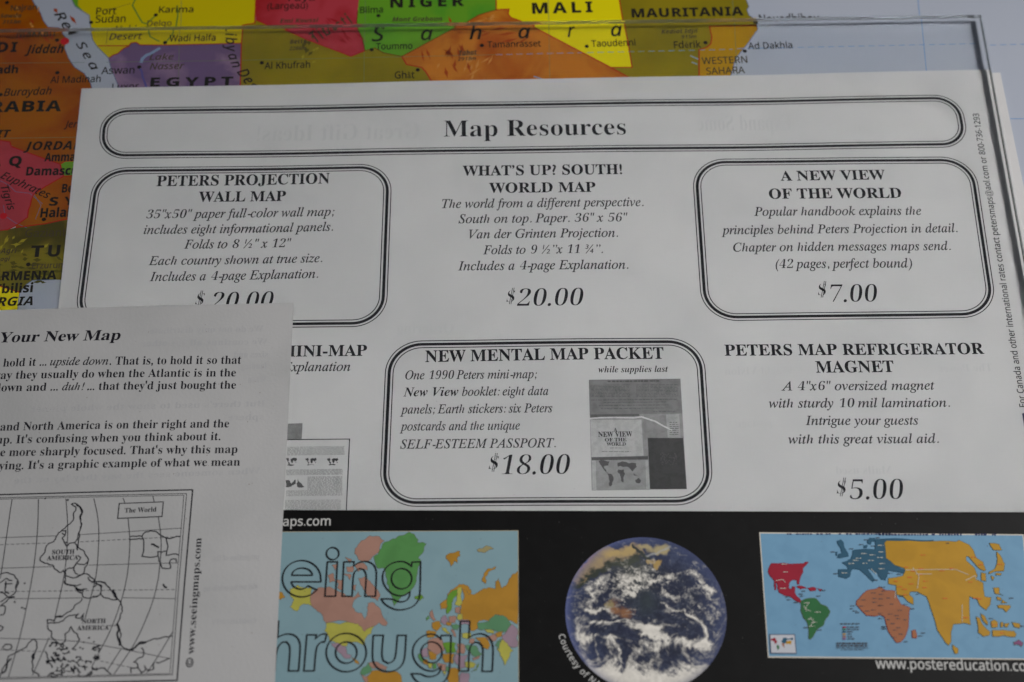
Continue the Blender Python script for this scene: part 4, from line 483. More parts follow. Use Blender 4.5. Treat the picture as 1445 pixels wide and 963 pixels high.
  "p": [185,[129,159,-27,5,-18,-2,-13,-5,-11,-8,-8,-10,-1,0,-4,22,-21,0,0,-233,26,0,0,72,-1,8,0,7,-1,5,2,0,8,-8,11,-8,14,-5,17,-2,27,5,21,16,13,27,5,36,-5,36,-13,26],[97,142,20,-5,13,-12,8,-19,3,-25,-1,-17,-4,-15,-6,-12,-8,-10,-11,-6,-13,-2,-22,4,-14,12,-8,19,-2,32,3,24,8,18,13,10]],
  "r": [124,[105,164,-5,0,-15,-3,-14,-7,-11,-10,-9,-13,-1,0,-3,30,-21,0,0,-161,26,0,0,86,2,15,4,13,8,11,10,8,11,5,12,2,13,-1,4,-1,3,24,-4,1,-5,0]],
  "s": [144,[90,163,-14,1,-25,-3,-19,-8,-13,-14,-4,-18,2,-12,4,-9,8,-8,9,-7,27,-12,14,-5,18,-10,7,-10,1,-6,-3,-10,-6,-7,-12,-5,-17,-2,-14,1,-14,3,-23,9,0,-24,10,-4,11,-3,13,-2,16,-1,26,3,21,9,13,15,4,20,-1,12,-5,10,-6,8,-10,6,-40,18,-11,4,-13,9,-3,6,-1,6,3,8,6,6,11,4,14,1,23,-3,21,-7,9,21,-12,5,-12,3]],
  "t": [108,[54,198,-16,0,-10,-34,-23,-11,0,-13,23,0,0,-93,1,-18,5,-13,8,-9,9,-6,12,-3,19,-1,8,1,12,4,0,20,-17,-3,-16,1,-8,6,-5,9,-2,12,0,93,46,0,0,21,-46,0]],
  "u": [185,[50,161,-26,0,0,-105,3,-27,11,-18,19,-11,25,-3,15,1,15,5,12,7,9,11,1,0,4,-21,22,0,0,161,-26,0,0,-84,-3,-25,-8,-18,-14,-11,-23,-4,-27,9,-9,29]],
  "w": [236,[31,161,-28,0,44,-161,30,0,33,103,7,31,1,0,11,-43,28,-91,31,0,44,161,-26,0,-30,-113,-4,-20,-1,0,-4,20,-34,113,-29,0,-33,-105,-4,-16,-1,-7,-2,-6,-1,0,-1,10,-9,38]],
  "x": [159,[38,161,-30,0,56,-79,-59,-82,30,0,45,64,43,-64,30,0,-58,82,55,79,-29,0,-41,-61]],
  "y": [153,[28,161,-28,0,65,-162,-8,-21,-6,-12,-8,-9,-10,-5,-12,-2,-10,0,-4,1,-4,0,0,-21,5,0,10,-2,7,0,21,3,16,11,12,15,10,21,69,183,-29,0,-44,-127,-2,-8,-1,0,-2,10,-4,10,-3,12,-5,11]],
  "z": [141,[127,161,-110,0,0,-21,81,0,-86,-123,0,-17,117,0,0,20,-87,0,85,121]],
 },
 'sansbold': {
  "1": [172,[124,214,-37,0,-69,-55,22,-27,29,24,11,11,-1,-11,0,-156,45,0]],
  "2": [172,[107,215,-19,2,-18,-1,-15,-3,-13,-5,-11,-6,-20,-15,25,-29,13,9,12,7,11,4,13,1,10,-1,9,-5,5,-8,2,-11,-1,-10,-4,-10,-6,-10,-19,-23,-69,-69,0,-32,150,0,0,38,-94,0,0,2,46,43,14,15,12,15,9,14,5,15,2,17,-2,16,-7,14,-10,12,-13,9]],
  "3": [172,[111,214,-29,3,-22,-1,-19,-5,-16,-7,-13,-8,21,-31,8,5,11,5,12,4,14,2,14,-2,10,-5,5,-8,2,-10,-1,-8,-3,-7,-5,-5,-9,-5,-13,-3,-34,0,0,-35,17,0,17,-1,14,-2,10,-4,6,-6,3,-7,1,-8,-2,-13,-8,-11,-13,-6,-21,-2,-13,1,-15,3,-14,4,-15,6,0,-38,29,-9,33,-3,27,2,22,7,17,10,11,13,7,16,3,17,-4,20,-10,14,-16,10,-23,6,0,1,18,7,15,11,10,15,3,20,-5,22,-14,16]],
  "5": [172,[27,214,-8,-109,18,-10,15,4,9,1,8,0,32,-8,11,-24,-2,-15,-8,-11,-13,-6,-18,-2,-14,1,-16,3,-14,4,-12,6,0,-39,12,-5,14,-4,15,-2,16,-1,37,5,27,15,16,24,6,31,-2,19,-7,16,-11,13,-13,9,-17,6,-18,2,-9,0,-18,-3,4,42,76,0,0,38]],
  "6": [172,[125,216,-7,1,-25,-2,-21,-5,-17,-9,-13,-11,-11,-13,-8,-15,-6,-17,-4,-17,-2,-19,0,-18,2,-29,8,-24,12,-18,16,-13,19,-7,21,-3,30,5,23,15,15,23,5,31,-4,29,-13,22,-19,13,-26,4,-16,-2,-13,-5,-10,-8,-7,-10,-2,0,2,19,5,16,8,14,13,10,17,6,24,2,7,0,6,-1,7,0,6,-2,0,36,-7,2],[80,103,9,1,13,-2,9,-7,5,-10,2,-14,-2,-17,-6,-12,-10,-6,-12,-3,-10,2,-8,5,-6,7,-5,8,-3,10,0,10,1,7,3,7,5,6,6,5]],
  "8": [172,[104,215,-18,2,-18,-2,-16,-4,-14,-7,-11,-10,-7,-13,-3,-15,3,-18,7,-14,11,-12,14,-10,-16,-10,-14,-12,-8,-16,-3,-20,4,-24,15,-18,24,-11,32,-4,21,2,18,5,15,9,11,12,7,14,3,17,-2,13,-5,12,-7,10,-9,8,-11,8,-11,6,15,9,12,12,8,14,3,17,-2,16,-7,13,-11,10,-14,7],[75,182,10,2,11,-2,8,-4,6,-7,2,-9,-2,-10,-6,-8,-9,-7,-9,-5,-10,6,-8,6,-6,8,-2,10,2,9,5,7],[71,86,13,7,11,-6,14,-10,5,-6,4,-7,1,-7,-2,-11,-7,-8,-10,-6,-15,-2,-14,2,-10,6,-6,8,-3,11,3,11,6,10]],
  "9": [172,[103,214,-21,3,-30,-5,-23,-15,-14,-24,-5,-31,4,-29,12,-21,19,-13,25,-5,18,2,13,6,9,8,7,9,2,0,-2,-18,-5,-17,-8,-13,-12,-10,-18,-6,-24,-3,-6,1,-7,0,-12,2,0,-36,14,-2,14,0,25,2,21,5,17,8,14,12,11,13,8,15,5,17,4,17,2,18,1,19,-3,29,-8,24,-12,18,-16,13],[71,178,12,2,10,-1,8,-5,7,-7,4,-9,3,-9,1,-10,-1,-7,-3,-7,-5,-6,-7,-5,-8,-4,-10,-1,-12,2,-9,7,-6,11,-2,14,3,17,6,11]],
  "A": [207,[76,215,-76,-215,49,0,15,51,78,0,16,-51,49,0,-76,215],[102,175,1,7,29,-93,-56,0,15,50,2,4,6,24]],
  "B": [202,[27,214,0,-214,80,0,33,4,25,12,15,20,6,26,-2,15,-3,12,-6,9,-8,7,-9,4,-11,3,0,2,14,5,11,10,6,14,2,17,-5,26,-17,16,-27,9,-37,3],[72,177,24,0,17,-1,12,-4,7,-8,2,-10,-2,-11,-6,-7,-11,-5,-16,-2,-27,0],[72,93,28,0,19,-2,11,-5,7,-9,2,-10,-2,-12,-7,-10,-11,-6,-17,-1,-30,0]],
  "D": [222,[27,214,0,-214,61,0,49,7,37,20,23,35,8,47,-4,32,-10,26,-16,20,-22,15,-27,9,-32,3],[72,177,25,0,26,-4,19,-13,12,-21,4,-31,-17,-53,-49,-17,-20,0]],
  "E": [168,[27,214,0,-214,123,0,0,38,-78,0,0,55,73,0,0,37,-73,0,0,47,78,0,0,37]],
  "G": [217,[146,216,-17,1,-33,-3,-28,-10,-22,-17,-16,-21,-9,-27,-4,-32,7,-47,19,-35,32,-21,42,-7,22,1,19,2,18,4,17,5,0,111,-85,0,0,-38,41,0,0,-44,-20,-3,-9,0,-18,2,-14,7,-11,11,-7,14,-4,18,-2,19,2,21,6,18,10,15,13,10,16,7,18,2,13,0,13,-3,23,-8,15,36,-30,10]],
  "H": [230,[72,214,-45,0,0,-214,45,0,0,92,85,0,0,-92,45,0,0,214,-45,0,0,-84,-85,0]],
  "I": [117,[107,214,-97,0,0,-26,26,-12,0,-138,-26,-12,0,-26,97,0,0,26,-26,12,0,138,26,12]],
  "L": [169,[72,214,-45,0,0,-214,132,0,0,38,-87,0]],
  "M": [283,[27,214,0,-214,41,0,0,100,-1,11,0,27,-2,22,0,8,1,0,52,-168,41,0,55,168,2,0,-1,-8,0,-10,-1,-12,0,-138,42,0,0,214,-62,0,-54,-164,-51,164]],
  "N": [244,[27,214,0,-214,41,0,0,101,-1,15,0,15,-2,31,1,0,93,-162,58,0,0,214,-41,0,0,-116,1,-15,0,-14,1,-15,-1,0,-93,160]],
  "P": [188,[27,214,0,-214,45,0,0,76,20,0,28,3,21,7,16,12,10,14,6,17,2,18,-5,28,-14,21,-25,14,-36,4],[72,177,21,0,27,-8,9,-23,-3,-15,-8,-10,-13,-6,-18,-2,-15,0]],
  "Q": [239,[151,214,-31,4,-32,-4,-26,-10,-20,-17,-14,-21,-8,-27,-3,-31,3,-32,8,-26,14,-23,20,-16,26,-11,35,-3,39,-48,58,0,-51,58,23,15,16,23,10,29,3,33,-2,32,-9,26,-13,22,-20,17],[95,175,25,5,24,-5,17,-15,10,-22,3,-31,-3,-30,-10,-23,-17,-14,-25,-5,-24,5,-17,14,-10,23,-3,30,3,31,10,22]],
  "R": [198,[27,214,0,-214,45,0,0,82,25,0,51,-82,50,0,-63,93,20,13,8,8,6,10,5,12,1,14,-5,28,-16,20,-27,12,-38,4],[72,177,14,0,19,-2,14,-4,7,-9,3,-13,-2,-13,-8,-9,-13,-6,-19,-2,-15,0]],
  "S": [165,[105,216,-16,1,-30,-4,-23,-12,-15,-19,-5,-26,1,-13,4,-12,6,-10,7,-8,8,-7,25,-14,30,-15,9,-9,3,-11,-2,-9,-5,-7,-10,-5,-14,-2,-16,2,-17,4,-31,12,0,-42,28,-10,32,-3,34,4,25,13,15,20,5,25,-1,16,-5,13,-8,10,-10,10,-13,8,-15,8,-18,8,-12,8,-8,8,-2,10,1,9,6,6,8,5,11,1,12,0,25,-7,14,-5,14,35,-16,7,-15,4]],
  "T": [174,[168,214,-162,0,0,-38,58,0,0,-176,46,0,0,176,58,0]],
  "U": [227,[71,214,-45,0,0,-138,5,-32,17,-25,27,-17,37,-5,28,3,22,7,17,13,13,16,7,18,2,22,0,138,-45,0,0,-131,-3,-21,-7,-15,-13,-9,-19,-3,-19,3,-13,8,-8,15,-3,22]],
  "Y": [187,[49,214,-49,0,71,-132,0,-82,45,0,0,83,71,131,-49,0,-44,-88]],
  "a": [181,[120,164,-29,3,-17,-1,-17,-3,-15,-4,-14,-7,15,-30,11,5,11,4,12,2,12,1,10,-1,9,-5,5,-8,1,-18,-28,-1,-32,-4,-23,-10,-14,-15,-4,-23,3,-23,11,-16,16,-10,20,-3,19,1,13,5,12,8,11,11,1,0,9,-22,31,0,0,109,-5,26,-13,18],[97,75,17,1,0,-14,-2,-13,-8,-11,-11,-6,-13,-2,-9,1,-7,3,-4,6,-2,9,3,10,6,9,12,5]],
  "b": [190,[68,228,-45,0,0,-228,35,0,7,18,3,0,8,-8,9,-7,12,-4,16,-2,26,5,20,17,13,26,4,37,-4,37,-13,26,-19,16,-25,6,-16,-2,-13,-5,-10,-8,-8,-10,-2,0,2,15],[76,120,9,8,15,3,13,-3,10,-9,6,-15,2,-21,-2,-21,-6,-16,-10,-10,-12,-3,-16,3,-10,10,-5,16,-2,25,2,20]],
  "c": [154,[110,166,-16,1,-22,-2,-20,-7,-16,-12,-12,-16,-8,-22,-2,-27,4,-38,15,-26,25,-15,32,-5,16,1,12,2,11,4,11,5,0,38,-21,-10,-12,-3,-13,-1,-15,3,-11,9,-7,15,-2,21,9,37,26,13,9,-1,19,-5,10,-4,13,35,-22,8]],
  "d": [190,[167,228,-45,0,0,-62,3,-23,-1,0,-8,9,-10,8,-13,5,-17,2,-25,-6,-20,-16,-13,-27,-4,-36,4,-37,13,-27,20,-16,24,-5,16,2,13,5,10,8,8,9,2,0,8,-21,35,0],[90,130,17,-3,10,-9,6,-16,2,-26,-2,-19,-6,-13,-10,-9,-16,-2,-14,3,-10,9,-6,15,-2,21,2,21,6,16,10,9]],
  "e": [177,[121,162,-30,5,-22,-3,-19,-7,-15,-12,-12,-16,-7,-22,-2,-26,2,-26,8,-21,13,-16,17,-12,20,-7,24,-2,17,1,15,2,13,3,12,6,0,34,-13,-6,-14,-4,-13,-2,-15,-1,-17,3,-13,8,-8,13,-3,17,105,0,0,21,-5,32,-14,23],[79,133,12,2,14,-2,10,-8,5,-11,2,-14,-62,0,3,16,7,11]],
  "h": [197,[68,228,-45,0,0,-228,45,0,0,77,2,23,6,17,11,11,16,3,20,-9,7,-26,0,-96,45,0,0,107,-4,27,-12,19,-19,10,-24,4,-15,-2,-13,-4,-11,-7,-9,-11,-2,0,1,6,1,33]],
  "i": [92,[55,227,-9,1,-10,-1,-7,-4,-6,-6,-1,-11,1,-10,6,-7,7,-4,10,-1,9,1,8,4,5,7,2,10,-2,11,-5,6],[68,164,-45,0,0,-164,45,0]],
  "l": [92,[68,228,-45,0,0,-228,45,0]],
  "m": [295,[130,165,-16,2,-14,-2,-13,-4,-12,-7,-9,-11,-2,0,-6,21,-35,0,0,-164,45,0,0,77,2,23,5,17,10,11,16,3,18,-9,6,-26,0,-96,45,0,0,82,2,21,6,15,10,10,15,3,18,-9,6,-26,0,-96,45,0,0,107,-3,27,-11,19,-18,10,-24,4,-14,-2,-14,-4,-12,-7,-9,-11,-3,0,-9,10,-11,8]],
  "n": [197,[140,163,-24,4,-14,-2,-15,-4,-12,-7,-9,-11,-2,0,-6,21,-35,0,0,-164,45,0,0,77,2,23,6,17,10,11,17,3,12,-2,9,-7,4,-11,2,-15,0,-96,45,0,0,107,-4,27,-12,19]],
  "r": [136,[115,167,-16,-2,-13,-7,-11,-10,-9,-12,-2,0,-7,28,-34,0,0,-164,45,0,0,83,2,14,5,11,7,8,10,5,10,3,18,1,7,-1,3,42,-7,1]],
  "s": [149,[93,166,-15,1,-26,-3,-21,-9,-13,-14,-4,-20,1,-12,3,-11,6,-8,9,-7,11,-7,28,-12,10,-5,6,-4,5,-7,1,-4,-2,-6,-4,-4,-7,-3,-12,-1,-12,1,-15,3,-14,4,-14,6,0,-37,12,-5,12,-3,30,-2,30,3,22,10,13,17,5,22,-2,13,-4,10,-7,9,-9,7,-24,12,-22,9,-10,7,-2,7,5,8,15,3,11,-1,11,-3,22,-8,14,32,-15,6,-14,4]],
  "t": [130,[73,199,-29,0,-12,-35,-25,-15,0,-19,21,0,0,-79,2,-18,5,-15,8,-10,10,-6,13,-4,14,-1,23,2,18,5,0,34,-14,-4,-7,-1,-8,0,-7,1,-7,3,-4,6,-1,8,0,79,46,0,0,34,-46,0]],
  "u": [197,[67,164,-45,0,0,-107,4,-27,12,-19,19,-10,24,-4,15,1,14,5,12,7,9,11,3,0,6,-21,34,0,0,164,-45,0,0,-77,-2,-23,-5,-17,-11,-11,-17,-3,-12,2,-8,7,-5,11,-2,15]],
  "y": [171,[49,164,-49,0,65,-163,-8,-19,-7,-9,-9,-7,-13,-2,-14,1,-4,1,0,-36,5,0,11,-2,7,0,22,3,19,10,16,16,11,22,70,185,-48,0,-33,-99,-1,-7,-2,-7,-1,-8,-1,0,-3,22]],
 },
 'sansbolditalic': {
  "A": [188,[94,214,-112,-214,47,0,25,51,69,0,4,-51,43,0,-21,214],[115,180,1,0,0,-18,1,-9,0,-9,4,-55,-49,0,28,58,9,17]],
  "B": [186,[53,214,-45,-214,76,0,23,2,20,5,17,10,14,13,8,18,3,22,-3,14,-6,12,-10,9,-14,5,0,2,20,7,15,11,9,17,3,20,-4,22,-14,14,-22,8,-27,3],[90,177,22,0,19,-5,6,-15,-2,-13,-8,-8,-11,-5,-14,-2,-22,0],[72,93,25,0,11,-1,9,-5,5,-7,1,-10,-2,-14,-8,-10,-11,-6,-15,-2,-27,0]],
  "D": [203,[53,214,-45,-214,66,0,35,4,30,12,24,20,17,27,10,32,4,38,-6,35,-16,25,-26,16,-35,5],[90,177,17,0,17,-3,13,-8,8,-15,3,-20,-2,-24,-6,-22,-10,-19,-14,-15,-18,-10,-22,-3,-16,0]],
  "E": [163,[53,214,-45,-214,120,0,7,38,-75,0,12,55,70,0,8,37,-70,0,10,47,75,0,8,37]],
  "G": [207,[174,214,-31,4,-29,-3,-25,-9,-21,-13,-18,-17,-14,-20,-10,-24,-6,-25,-2,-27,5,-36,16,-26,25,-16,33,-5,23,1,18,2,16,4,15,5,24,111,-83,0,-8,-38,39,0,-9,-43,-6,-2,-12,-2,-7,0,-20,3,-13,10,-8,15,-2,21,1,17,3,17,6,16,9,14,11,13,13,10,16,6,18,2,13,-1,11,-2,11,-4,11,-6,16,37]],
  "H": [210,[98,214,-45,0,-45,-214,44,0,20,92,69,0,-19,-92,44,0,46,214,-45,0,-18,-84,-69,0]],
  "I": [115,[131,214,-94,0,-6,-26,22,-12,-29,-138,-27,-12,-6,-26,95,0,6,26,-23,12,29,138,28,12]],
  "J": [99,[101,214,-45,0,-42,-202,-6,-17,-8,-11,-10,-7,-13,-2,-7,0,-17,3,0,-37,6,-2,13,-2,8,0,29,4,21,12,16,21,11,32]],
  "K": [184,[98,214,-45,0,-45,-214,44,0,16,76,19,11,31,-87,49,0,-43,112,88,102,-53,0,-61,-73,-23,-30]],
  "M": [264,[53,214,-45,-214,40,0,24,112,8,46,0,8,2,0,9,-166,41,0,83,166,1,0,-11,-43,-2,-11,-3,-11,-21,-101,41,0,46,214,-63,0,-80,-160,-1,0,-10,160]],
  "N": [227,[53,214,-45,-214,40,0,23,109,7,44,0,6,1,3,1,0,53,-162,50,0,45,214,-40,0,-26,-121,-6,-37,-1,0,-50,158]],
  "O": [219,[166,212,-35,6,-27,-4,-23,-9,-20,-14,-16,-18,-12,-21,-8,-24,-5,-24,-2,-25,5,-34,15,-26,25,-16,35,-6,27,3,23,9,19,14,16,18,12,21,8,24,5,26,2,25,-5,33,-15,26],[114,178,14,2,16,-3,11,-9,7,-14,2,-18,-2,-28,-6,-25,-10,-20,-13,-15,-16,-10,-16,-3,-16,3,-11,8,-8,14,-2,19,1,20,3,18,6,18,8,15,9,12,11,10]],
  "R": [183,[106,214,-53,0,-45,-214,44,0,18,82,17,0,31,-82,48,0,-38,91,19,9,15,14,10,18,3,23,-4,27,-15,18,-22,11],[90,177,11,0,21,-6,8,-18,-3,-15,-8,-10,-13,-7,-17,-2,-11,0]],
  "S": [159,[121,216,-17,1,-20,-2,-18,-6,-15,-10,-11,-13,-7,-16,-2,-18,1,-14,4,-12,6,-10,8,-9,9,-8,9,-6,10,-8,8,-8,6,-8,1,-11,-2,-11,-8,-7,-11,-4,-14,-2,-13,2,-13,3,-13,5,-13,6,0,-40,10,-5,13,-4,14,-3,15,-1,21,2,20,5,16,9,13,13,8,17,3,20,-3,18,-6,15,-11,14,-27,20,-8,7,-5,8,-2,10,2,10,6,8,8,5,11,1,21,-2,22,-8,16,34,-14,6,-14,5]],
  "T": [159,[181,214,-148,0,-8,-38,51,0,-37,-176,45,0,37,176,51,0]],
  "U": [207,[96,214,-44,0,-31,-146,0,-11,4,-24,13,-19,21,-13,29,-4,26,3,21,7,17,12,13,16,9,19,7,22,29,138,-45,0,-28,-134,-6,-20,-9,-14,-12,-8,-17,-3,-21,7,-7,19,3,19]],
  "W": [268,[69,214,-42,0,7,-214,49,0,56,126,8,23,1,0,0,-51,3,-98,51,0,94,214,-45,0,-58,-141,-9,-27,-1,0,0,9,1,9,0,30,-3,120,-40,0,-63,-142,-5,-13,-4,-13,-1,0,1,13,0,13,1,13]],
  "a": [178,[103,165,-14,2,-16,-3,-15,-7,-13,-11,-11,-14,-9,-17,-6,-19,-4,-20,-2,-20,2,-19,5,-15,7,-11,10,-8,11,-5,11,-1,15,2,12,5,11,8,9,9,1,0,-2,-21,33,0,35,164,-34,0,-8,-21,-1,0,-7,10,-9,7],[97,131,8,-2,7,-5,4,-7,1,-10,-2,-25,-3,-12,-5,-12,-6,-10,-7,-8,-9,-6,-8,-1,-14,6,-5,19,1,13,2,13,3,13,5,11,12,17,8,4]],
  "b": [179,[98,228,-44,0,-49,-228,34,0,9,21,1,0,6,-10,9,-7,11,-5,14,-2,17,2,15,8,13,11,11,14,8,17,7,19,4,19,1,20,-1,20,-5,15,-8,11,-9,8,-11,4,-12,2,-13,-2,-11,-6,-9,-8,-8,-9,-2,0,3,6,10,38],[76,114,7,9,8,6,10,2,15,-6,5,-20,-1,-13,-2,-12,-4,-13,-10,-20,-7,-8,-7,-5,-8,-1,-8,1,-7,6,-4,8,-2,10,3,22,3,12,4,12]],
  "d": [178,[187,228,-45,0,-13,-66,-1,-19,-2,0,-6,9,-8,8,-10,5,-13,2,-16,-3,-15,-7,-13,-11,-11,-14,-9,-17,-6,-19,-4,-20,-2,-19,2,-20,5,-15,7,-11,10,-8,11,-5,11,-1,15,2,12,5,11,8,9,9,1,0,-2,-21,33,0],[97,131,8,-2,7,-5,4,-8,1,-11,-2,-21,-3,-12,-4,-12,-5,-10,-7,-9,-8,-6,-10,-2,-15,6,-5,19,1,13,2,13,3,13,5,11,12,17,8,4]],
  "e": [167,[129,164,-24,3,-21,-2,-19,-7,-16,-10,-13,-14,-10,-16,-7,-18,-4,-19,-2,-21,5,-27,13,-20,21,-12,26,-4,17,1,14,2,13,4,13,6,0,33,-13,-6,-12,-4,-11,-2,-12,-1,-13,2,-9,6,-5,9,-2,18,7,0,42,4,29,12,18,18,6,23,-4,18,-10,14],[94,134,8,1,11,-3,4,-11,-3,-10,-8,-8,-15,-6,-28,-2,3,11,6,10,6,8,8,6]],
  "g": [178,[102,165,-14,2,-16,-3,-14,-7,-13,-11,-11,-14,-9,-17,-6,-19,-4,-20,-2,-20,2,-18,4,-15,7,-12,10,-8,10,-4,11,-2,14,2,12,5,9,8,9,10,1,0,-8,-29,-6,-13,-8,-9,-11,-5,-14,-2,-14,1,-13,3,-12,4,-12,5,0,-38,11,-5,12,-3,14,-2,16,-1,20,2,17,4,14,9,13,12,10,18,6,23,36,168,-34,0,-8,-21,-1,0,-8,10,-9,7],[97,131,8,-2,7,-5,4,-8,1,-11,-3,-23,-3,-13,-4,-11,-6,-10,-6,-8,-8,-6,-8,-1,-9,1,-7,5,-4,8,-1,11,1,13,2,13,3,13,5,11,12,17,8,4]],
  "h": [181,[98,228,-44,0,-49,-228,45,0,14,68,4,16,6,16,6,13,8,10,8,6,10,2,12,-4,4,-14,-3,-17,-20,-96,44,0,20,93,3,27,-3,19,-8,15,-13,10,-18,3,-14,-2,-12,-5,-11,-8,-9,-10,-2,0,4,10,5,17]],
  "i": [89,[82,227,-8,1,-11,-2,-9,-5,-5,-8,-2,-11,2,-8,5,-6,7,-3,8,-1,12,2,8,5,5,9,2,10,-2,9,-5,5],[84,164,-44,0,-35,-164,45,0]],
  "j": [89,[82,227,-8,1,-11,-2,-9,-5,-5,-8,-2,-11,2,-8,5,-6,7,-3,9,-1,11,2,9,5,4,9,2,10,-2,9,-5,5],[85,164,-45,0,-37,-175,-3,-11,-6,-8,-7,-4,-9,-2,-17,3,0,-35,12,-3,14,-1,17,2,13,5,11,9,8,11,6,13,4,14]],
  "l": [89,[98,228,-44,0,-49,-228,45,0]],
  "m": [272,[139,165,-15,2,-16,-3,-14,-6,-12,-11,-10,-13,-1,0,3,30,-34,0,-35,-164,45,0,14,68,4,16,6,16,6,13,8,10,8,6,10,2,10,-4,4,-14,-2,-17,-20,-96,44,0,18,85,5,15,7,13,7,10,9,6,9,2,11,-4,4,-14,-3,-17,-20,-96,44,0,20,93,3,27,-2,19,-8,15,-13,10,-18,3,-16,-3,-14,-6,-12,-11,-10,-13,-1,0,-5,13,-7,11]],
  "n": [181,[142,164,-18,3,-16,-3,-14,-6,-12,-11,-10,-13,-1,0,3,30,-34,0,-35,-164,45,0,14,68,4,16,6,16,6,13,8,10,8,6,10,2,12,-4,4,-14,-3,-17,-20,-96,44,0,20,93,3,27,-3,19,-8,15]],
  "o": [176,[126,163,-26,4,-20,-2,-18,-7,-15,-10,-12,-13,-10,-16,-6,-18,-4,-20,-2,-21,2,-18,6,-16,10,-12,12,-9,16,-6,17,-2,21,2,17,7,15,10,12,13,10,16,6,17,4,20,1,20,-4,27,-12,21],[88,129,9,2,10,-2,6,-6,4,-10,1,-11,-1,-17,-4,-16,-5,-15,-8,-11,-9,-8,-11,-2,-17,7,-5,20,0,11,2,12,3,12,4,11,6,10,7,8]],
  "r": [126,[127,167,-19,-2,-13,-7,-12,-11,-11,-13,-1,0,3,30,-34,0,-35,-164,45,0,15,73,7,23,12,16,13,10,16,3,12,-1,3,-1,9,42,-2,1,-4,0]],
  "s": [142,[97,166,-14,1,-26,-4,-20,-10,-12,-16,-5,-22,2,-14,7,-11,10,-10,13,-9,13,-7,7,-6,4,-5,1,-6,-2,-7,-6,-6,-9,-3,-10,-1,-12,1,-12,2,-11,4,-12,6,0,-36,11,-5,11,-3,27,-2,29,4,22,10,14,18,5,25,-3,15,-7,12,-11,10,-24,14,-7,5,-4,5,-1,5,2,6,4,4,6,3,7,1,9,-1,10,-3,19,-8,14,31,-13,6,-13,5]],
  "t": [123,[94,199,-28,0,-19,-35,-29,-12,-4,-22,22,0,-17,-79,-2,-16,3,-18,9,-12,14,-6,17,-2,22,2,17,6,0,33,-12,-4,-6,-1,-11,0,-4,2,-3,4,-1,5,1,3,0,4,17,79,42,0,7,34,-42,0]],
  "u": [181,[82,164,-44,0,-20,-97,-2,-17,0,-6,3,-19,8,-15,13,-10,18,-3,16,2,13,7,12,11,10,13,2,0,-3,-30,33,0,35,164,-44,0,-14,-68,-10,-32,-6,-13,-8,-10,-8,-6,-10,-2,-12,4,-4,14,2,17]],
  "w": [236,[59,164,-41,0,8,-164,47,0,43,101,6,17,2,8,2,0,0,-16,-1,-10,1,-100,48,0,78,164,-45,0,-35,-79,-6,-18,-4,-9,-2,-9,-3,-7,-1,0,1,12,0,110,-48,0,-34,-79,-1,-4,-6,-14,-6,-17,-2,-8,-2,0,2,25]],
 },
 'sansitalic': {
  "B": [180,[58,214,-46,-214,69,0,22,2,20,6,17,9,12,13,8,16,3,21,-3,16,-7,12,-11,9,-14,6,0,2,20,6,16,11,9,16,4,20,-5,22,-12,15,-20,9,-27,3],[80,191,30,0,18,-2,12,-6,7,-9,2,-12,-2,-12,-5,-10,-7,-8,-10,-5,-12,-3,-13,-1,-35,0],[60,101,34,0,19,-3,12,-7,7,-11,3,-13,-4,-19,-10,-14,-17,-8,-22,-3,-38,0]],
  "D": [200,[58,214,-46,-214,53,0,37,4,32,13,24,19,18,26,11,32,4,35,-6,38,-16,26,-26,16,-35,5],[80,191,25,0,24,-4,18,-10,12,-20,4,-28,-3,-28,-8,-26,-14,-21,-19,-17,-24,-10,-28,-4,-23,0]],
  "E": [154,[58,214,-46,-214,109,0,5,24,-82,0,16,76,77,0,5,24,-77,0,14,66,82,0,5,24]],
  "H": [204,[85,214,-27,0,-45,-214,26,0,21,100,94,0,-20,-100,26,0,45,214,-26,0,-19,-90,-95,0]],
  "J": [82,[85,214,-27,0,-45,-211,-6,-17,-8,-11,-11,-6,-13,-2,-5,0,-16,3,-1,-23,10,-3,13,-1,22,3,18,10,14,18,9,26]],
  "L": [143,[84,214,-26,0,-46,-214,109,0,5,24,-82,0]],
  "N": [212,[57,214,-45,-214,25,0,25,116,11,62,1,0,66,-178,28,0,46,214,-26,0,-36,-177,-66,177]],
  "R": [172,[58,214,-46,-214,27,0,19,88,35,0,30,-88,30,0,-36,94,25,11,17,15,9,18,3,22,-17,41,-49,13],[80,191,22,0,18,-2,13,-5,8,-10,2,-16,-3,-19,-11,-15,-17,-9,-26,-4,-24,0]],
  "S": [151,[118,216,-16,1,-18,-2,-17,-5,-15,-9,-11,-12,-7,-16,-2,-18,1,-13,3,-10,6,-10,8,-8,20,-14,17,-10,11,-10,6,-9,2,-11,-2,-13,-5,-9,-8,-8,-10,-5,-12,-4,-13,-1,-15,1,-14,3,-11,4,-10,5,0,-26,11,-5,11,-3,28,-2,32,4,25,13,16,20,5,28,-1,14,-4,11,-7,9,-19,16,-22,13,-13,11,-5,6,-2,7,-1,8,3,15,9,12,13,7,17,3,12,-1,12,-3,20,-8,10,23,-12,5,-12,4]],
  "T": [150,[177,214,-145,0,-5,-24,59,0,-40,-190,27,0,40,190,59,0]],
  "a": [170,[108,162,-15,2,-16,-2,-16,-7,-13,-11,-11,-14,-10,-16,-7,-19,-4,-21,-2,-22,3,-24,10,-17,13,-11,18,-3,16,2,14,8,13,10,11,13,2,0,-4,-30,21,0,34,161,-20,0,-10,-25,-1,0,-6,10,-9,9],[85,140,11,2,12,-3,9,-6,6,-11,2,-12,0,-7,-2,-15,-2,-8,-6,-16,-7,-15,-10,-12,-10,-10,-10,-6,-11,-2,-11,2,-8,6,-5,10,-2,14,1,18,3,16,5,16,7,13,8,12,9,8]],
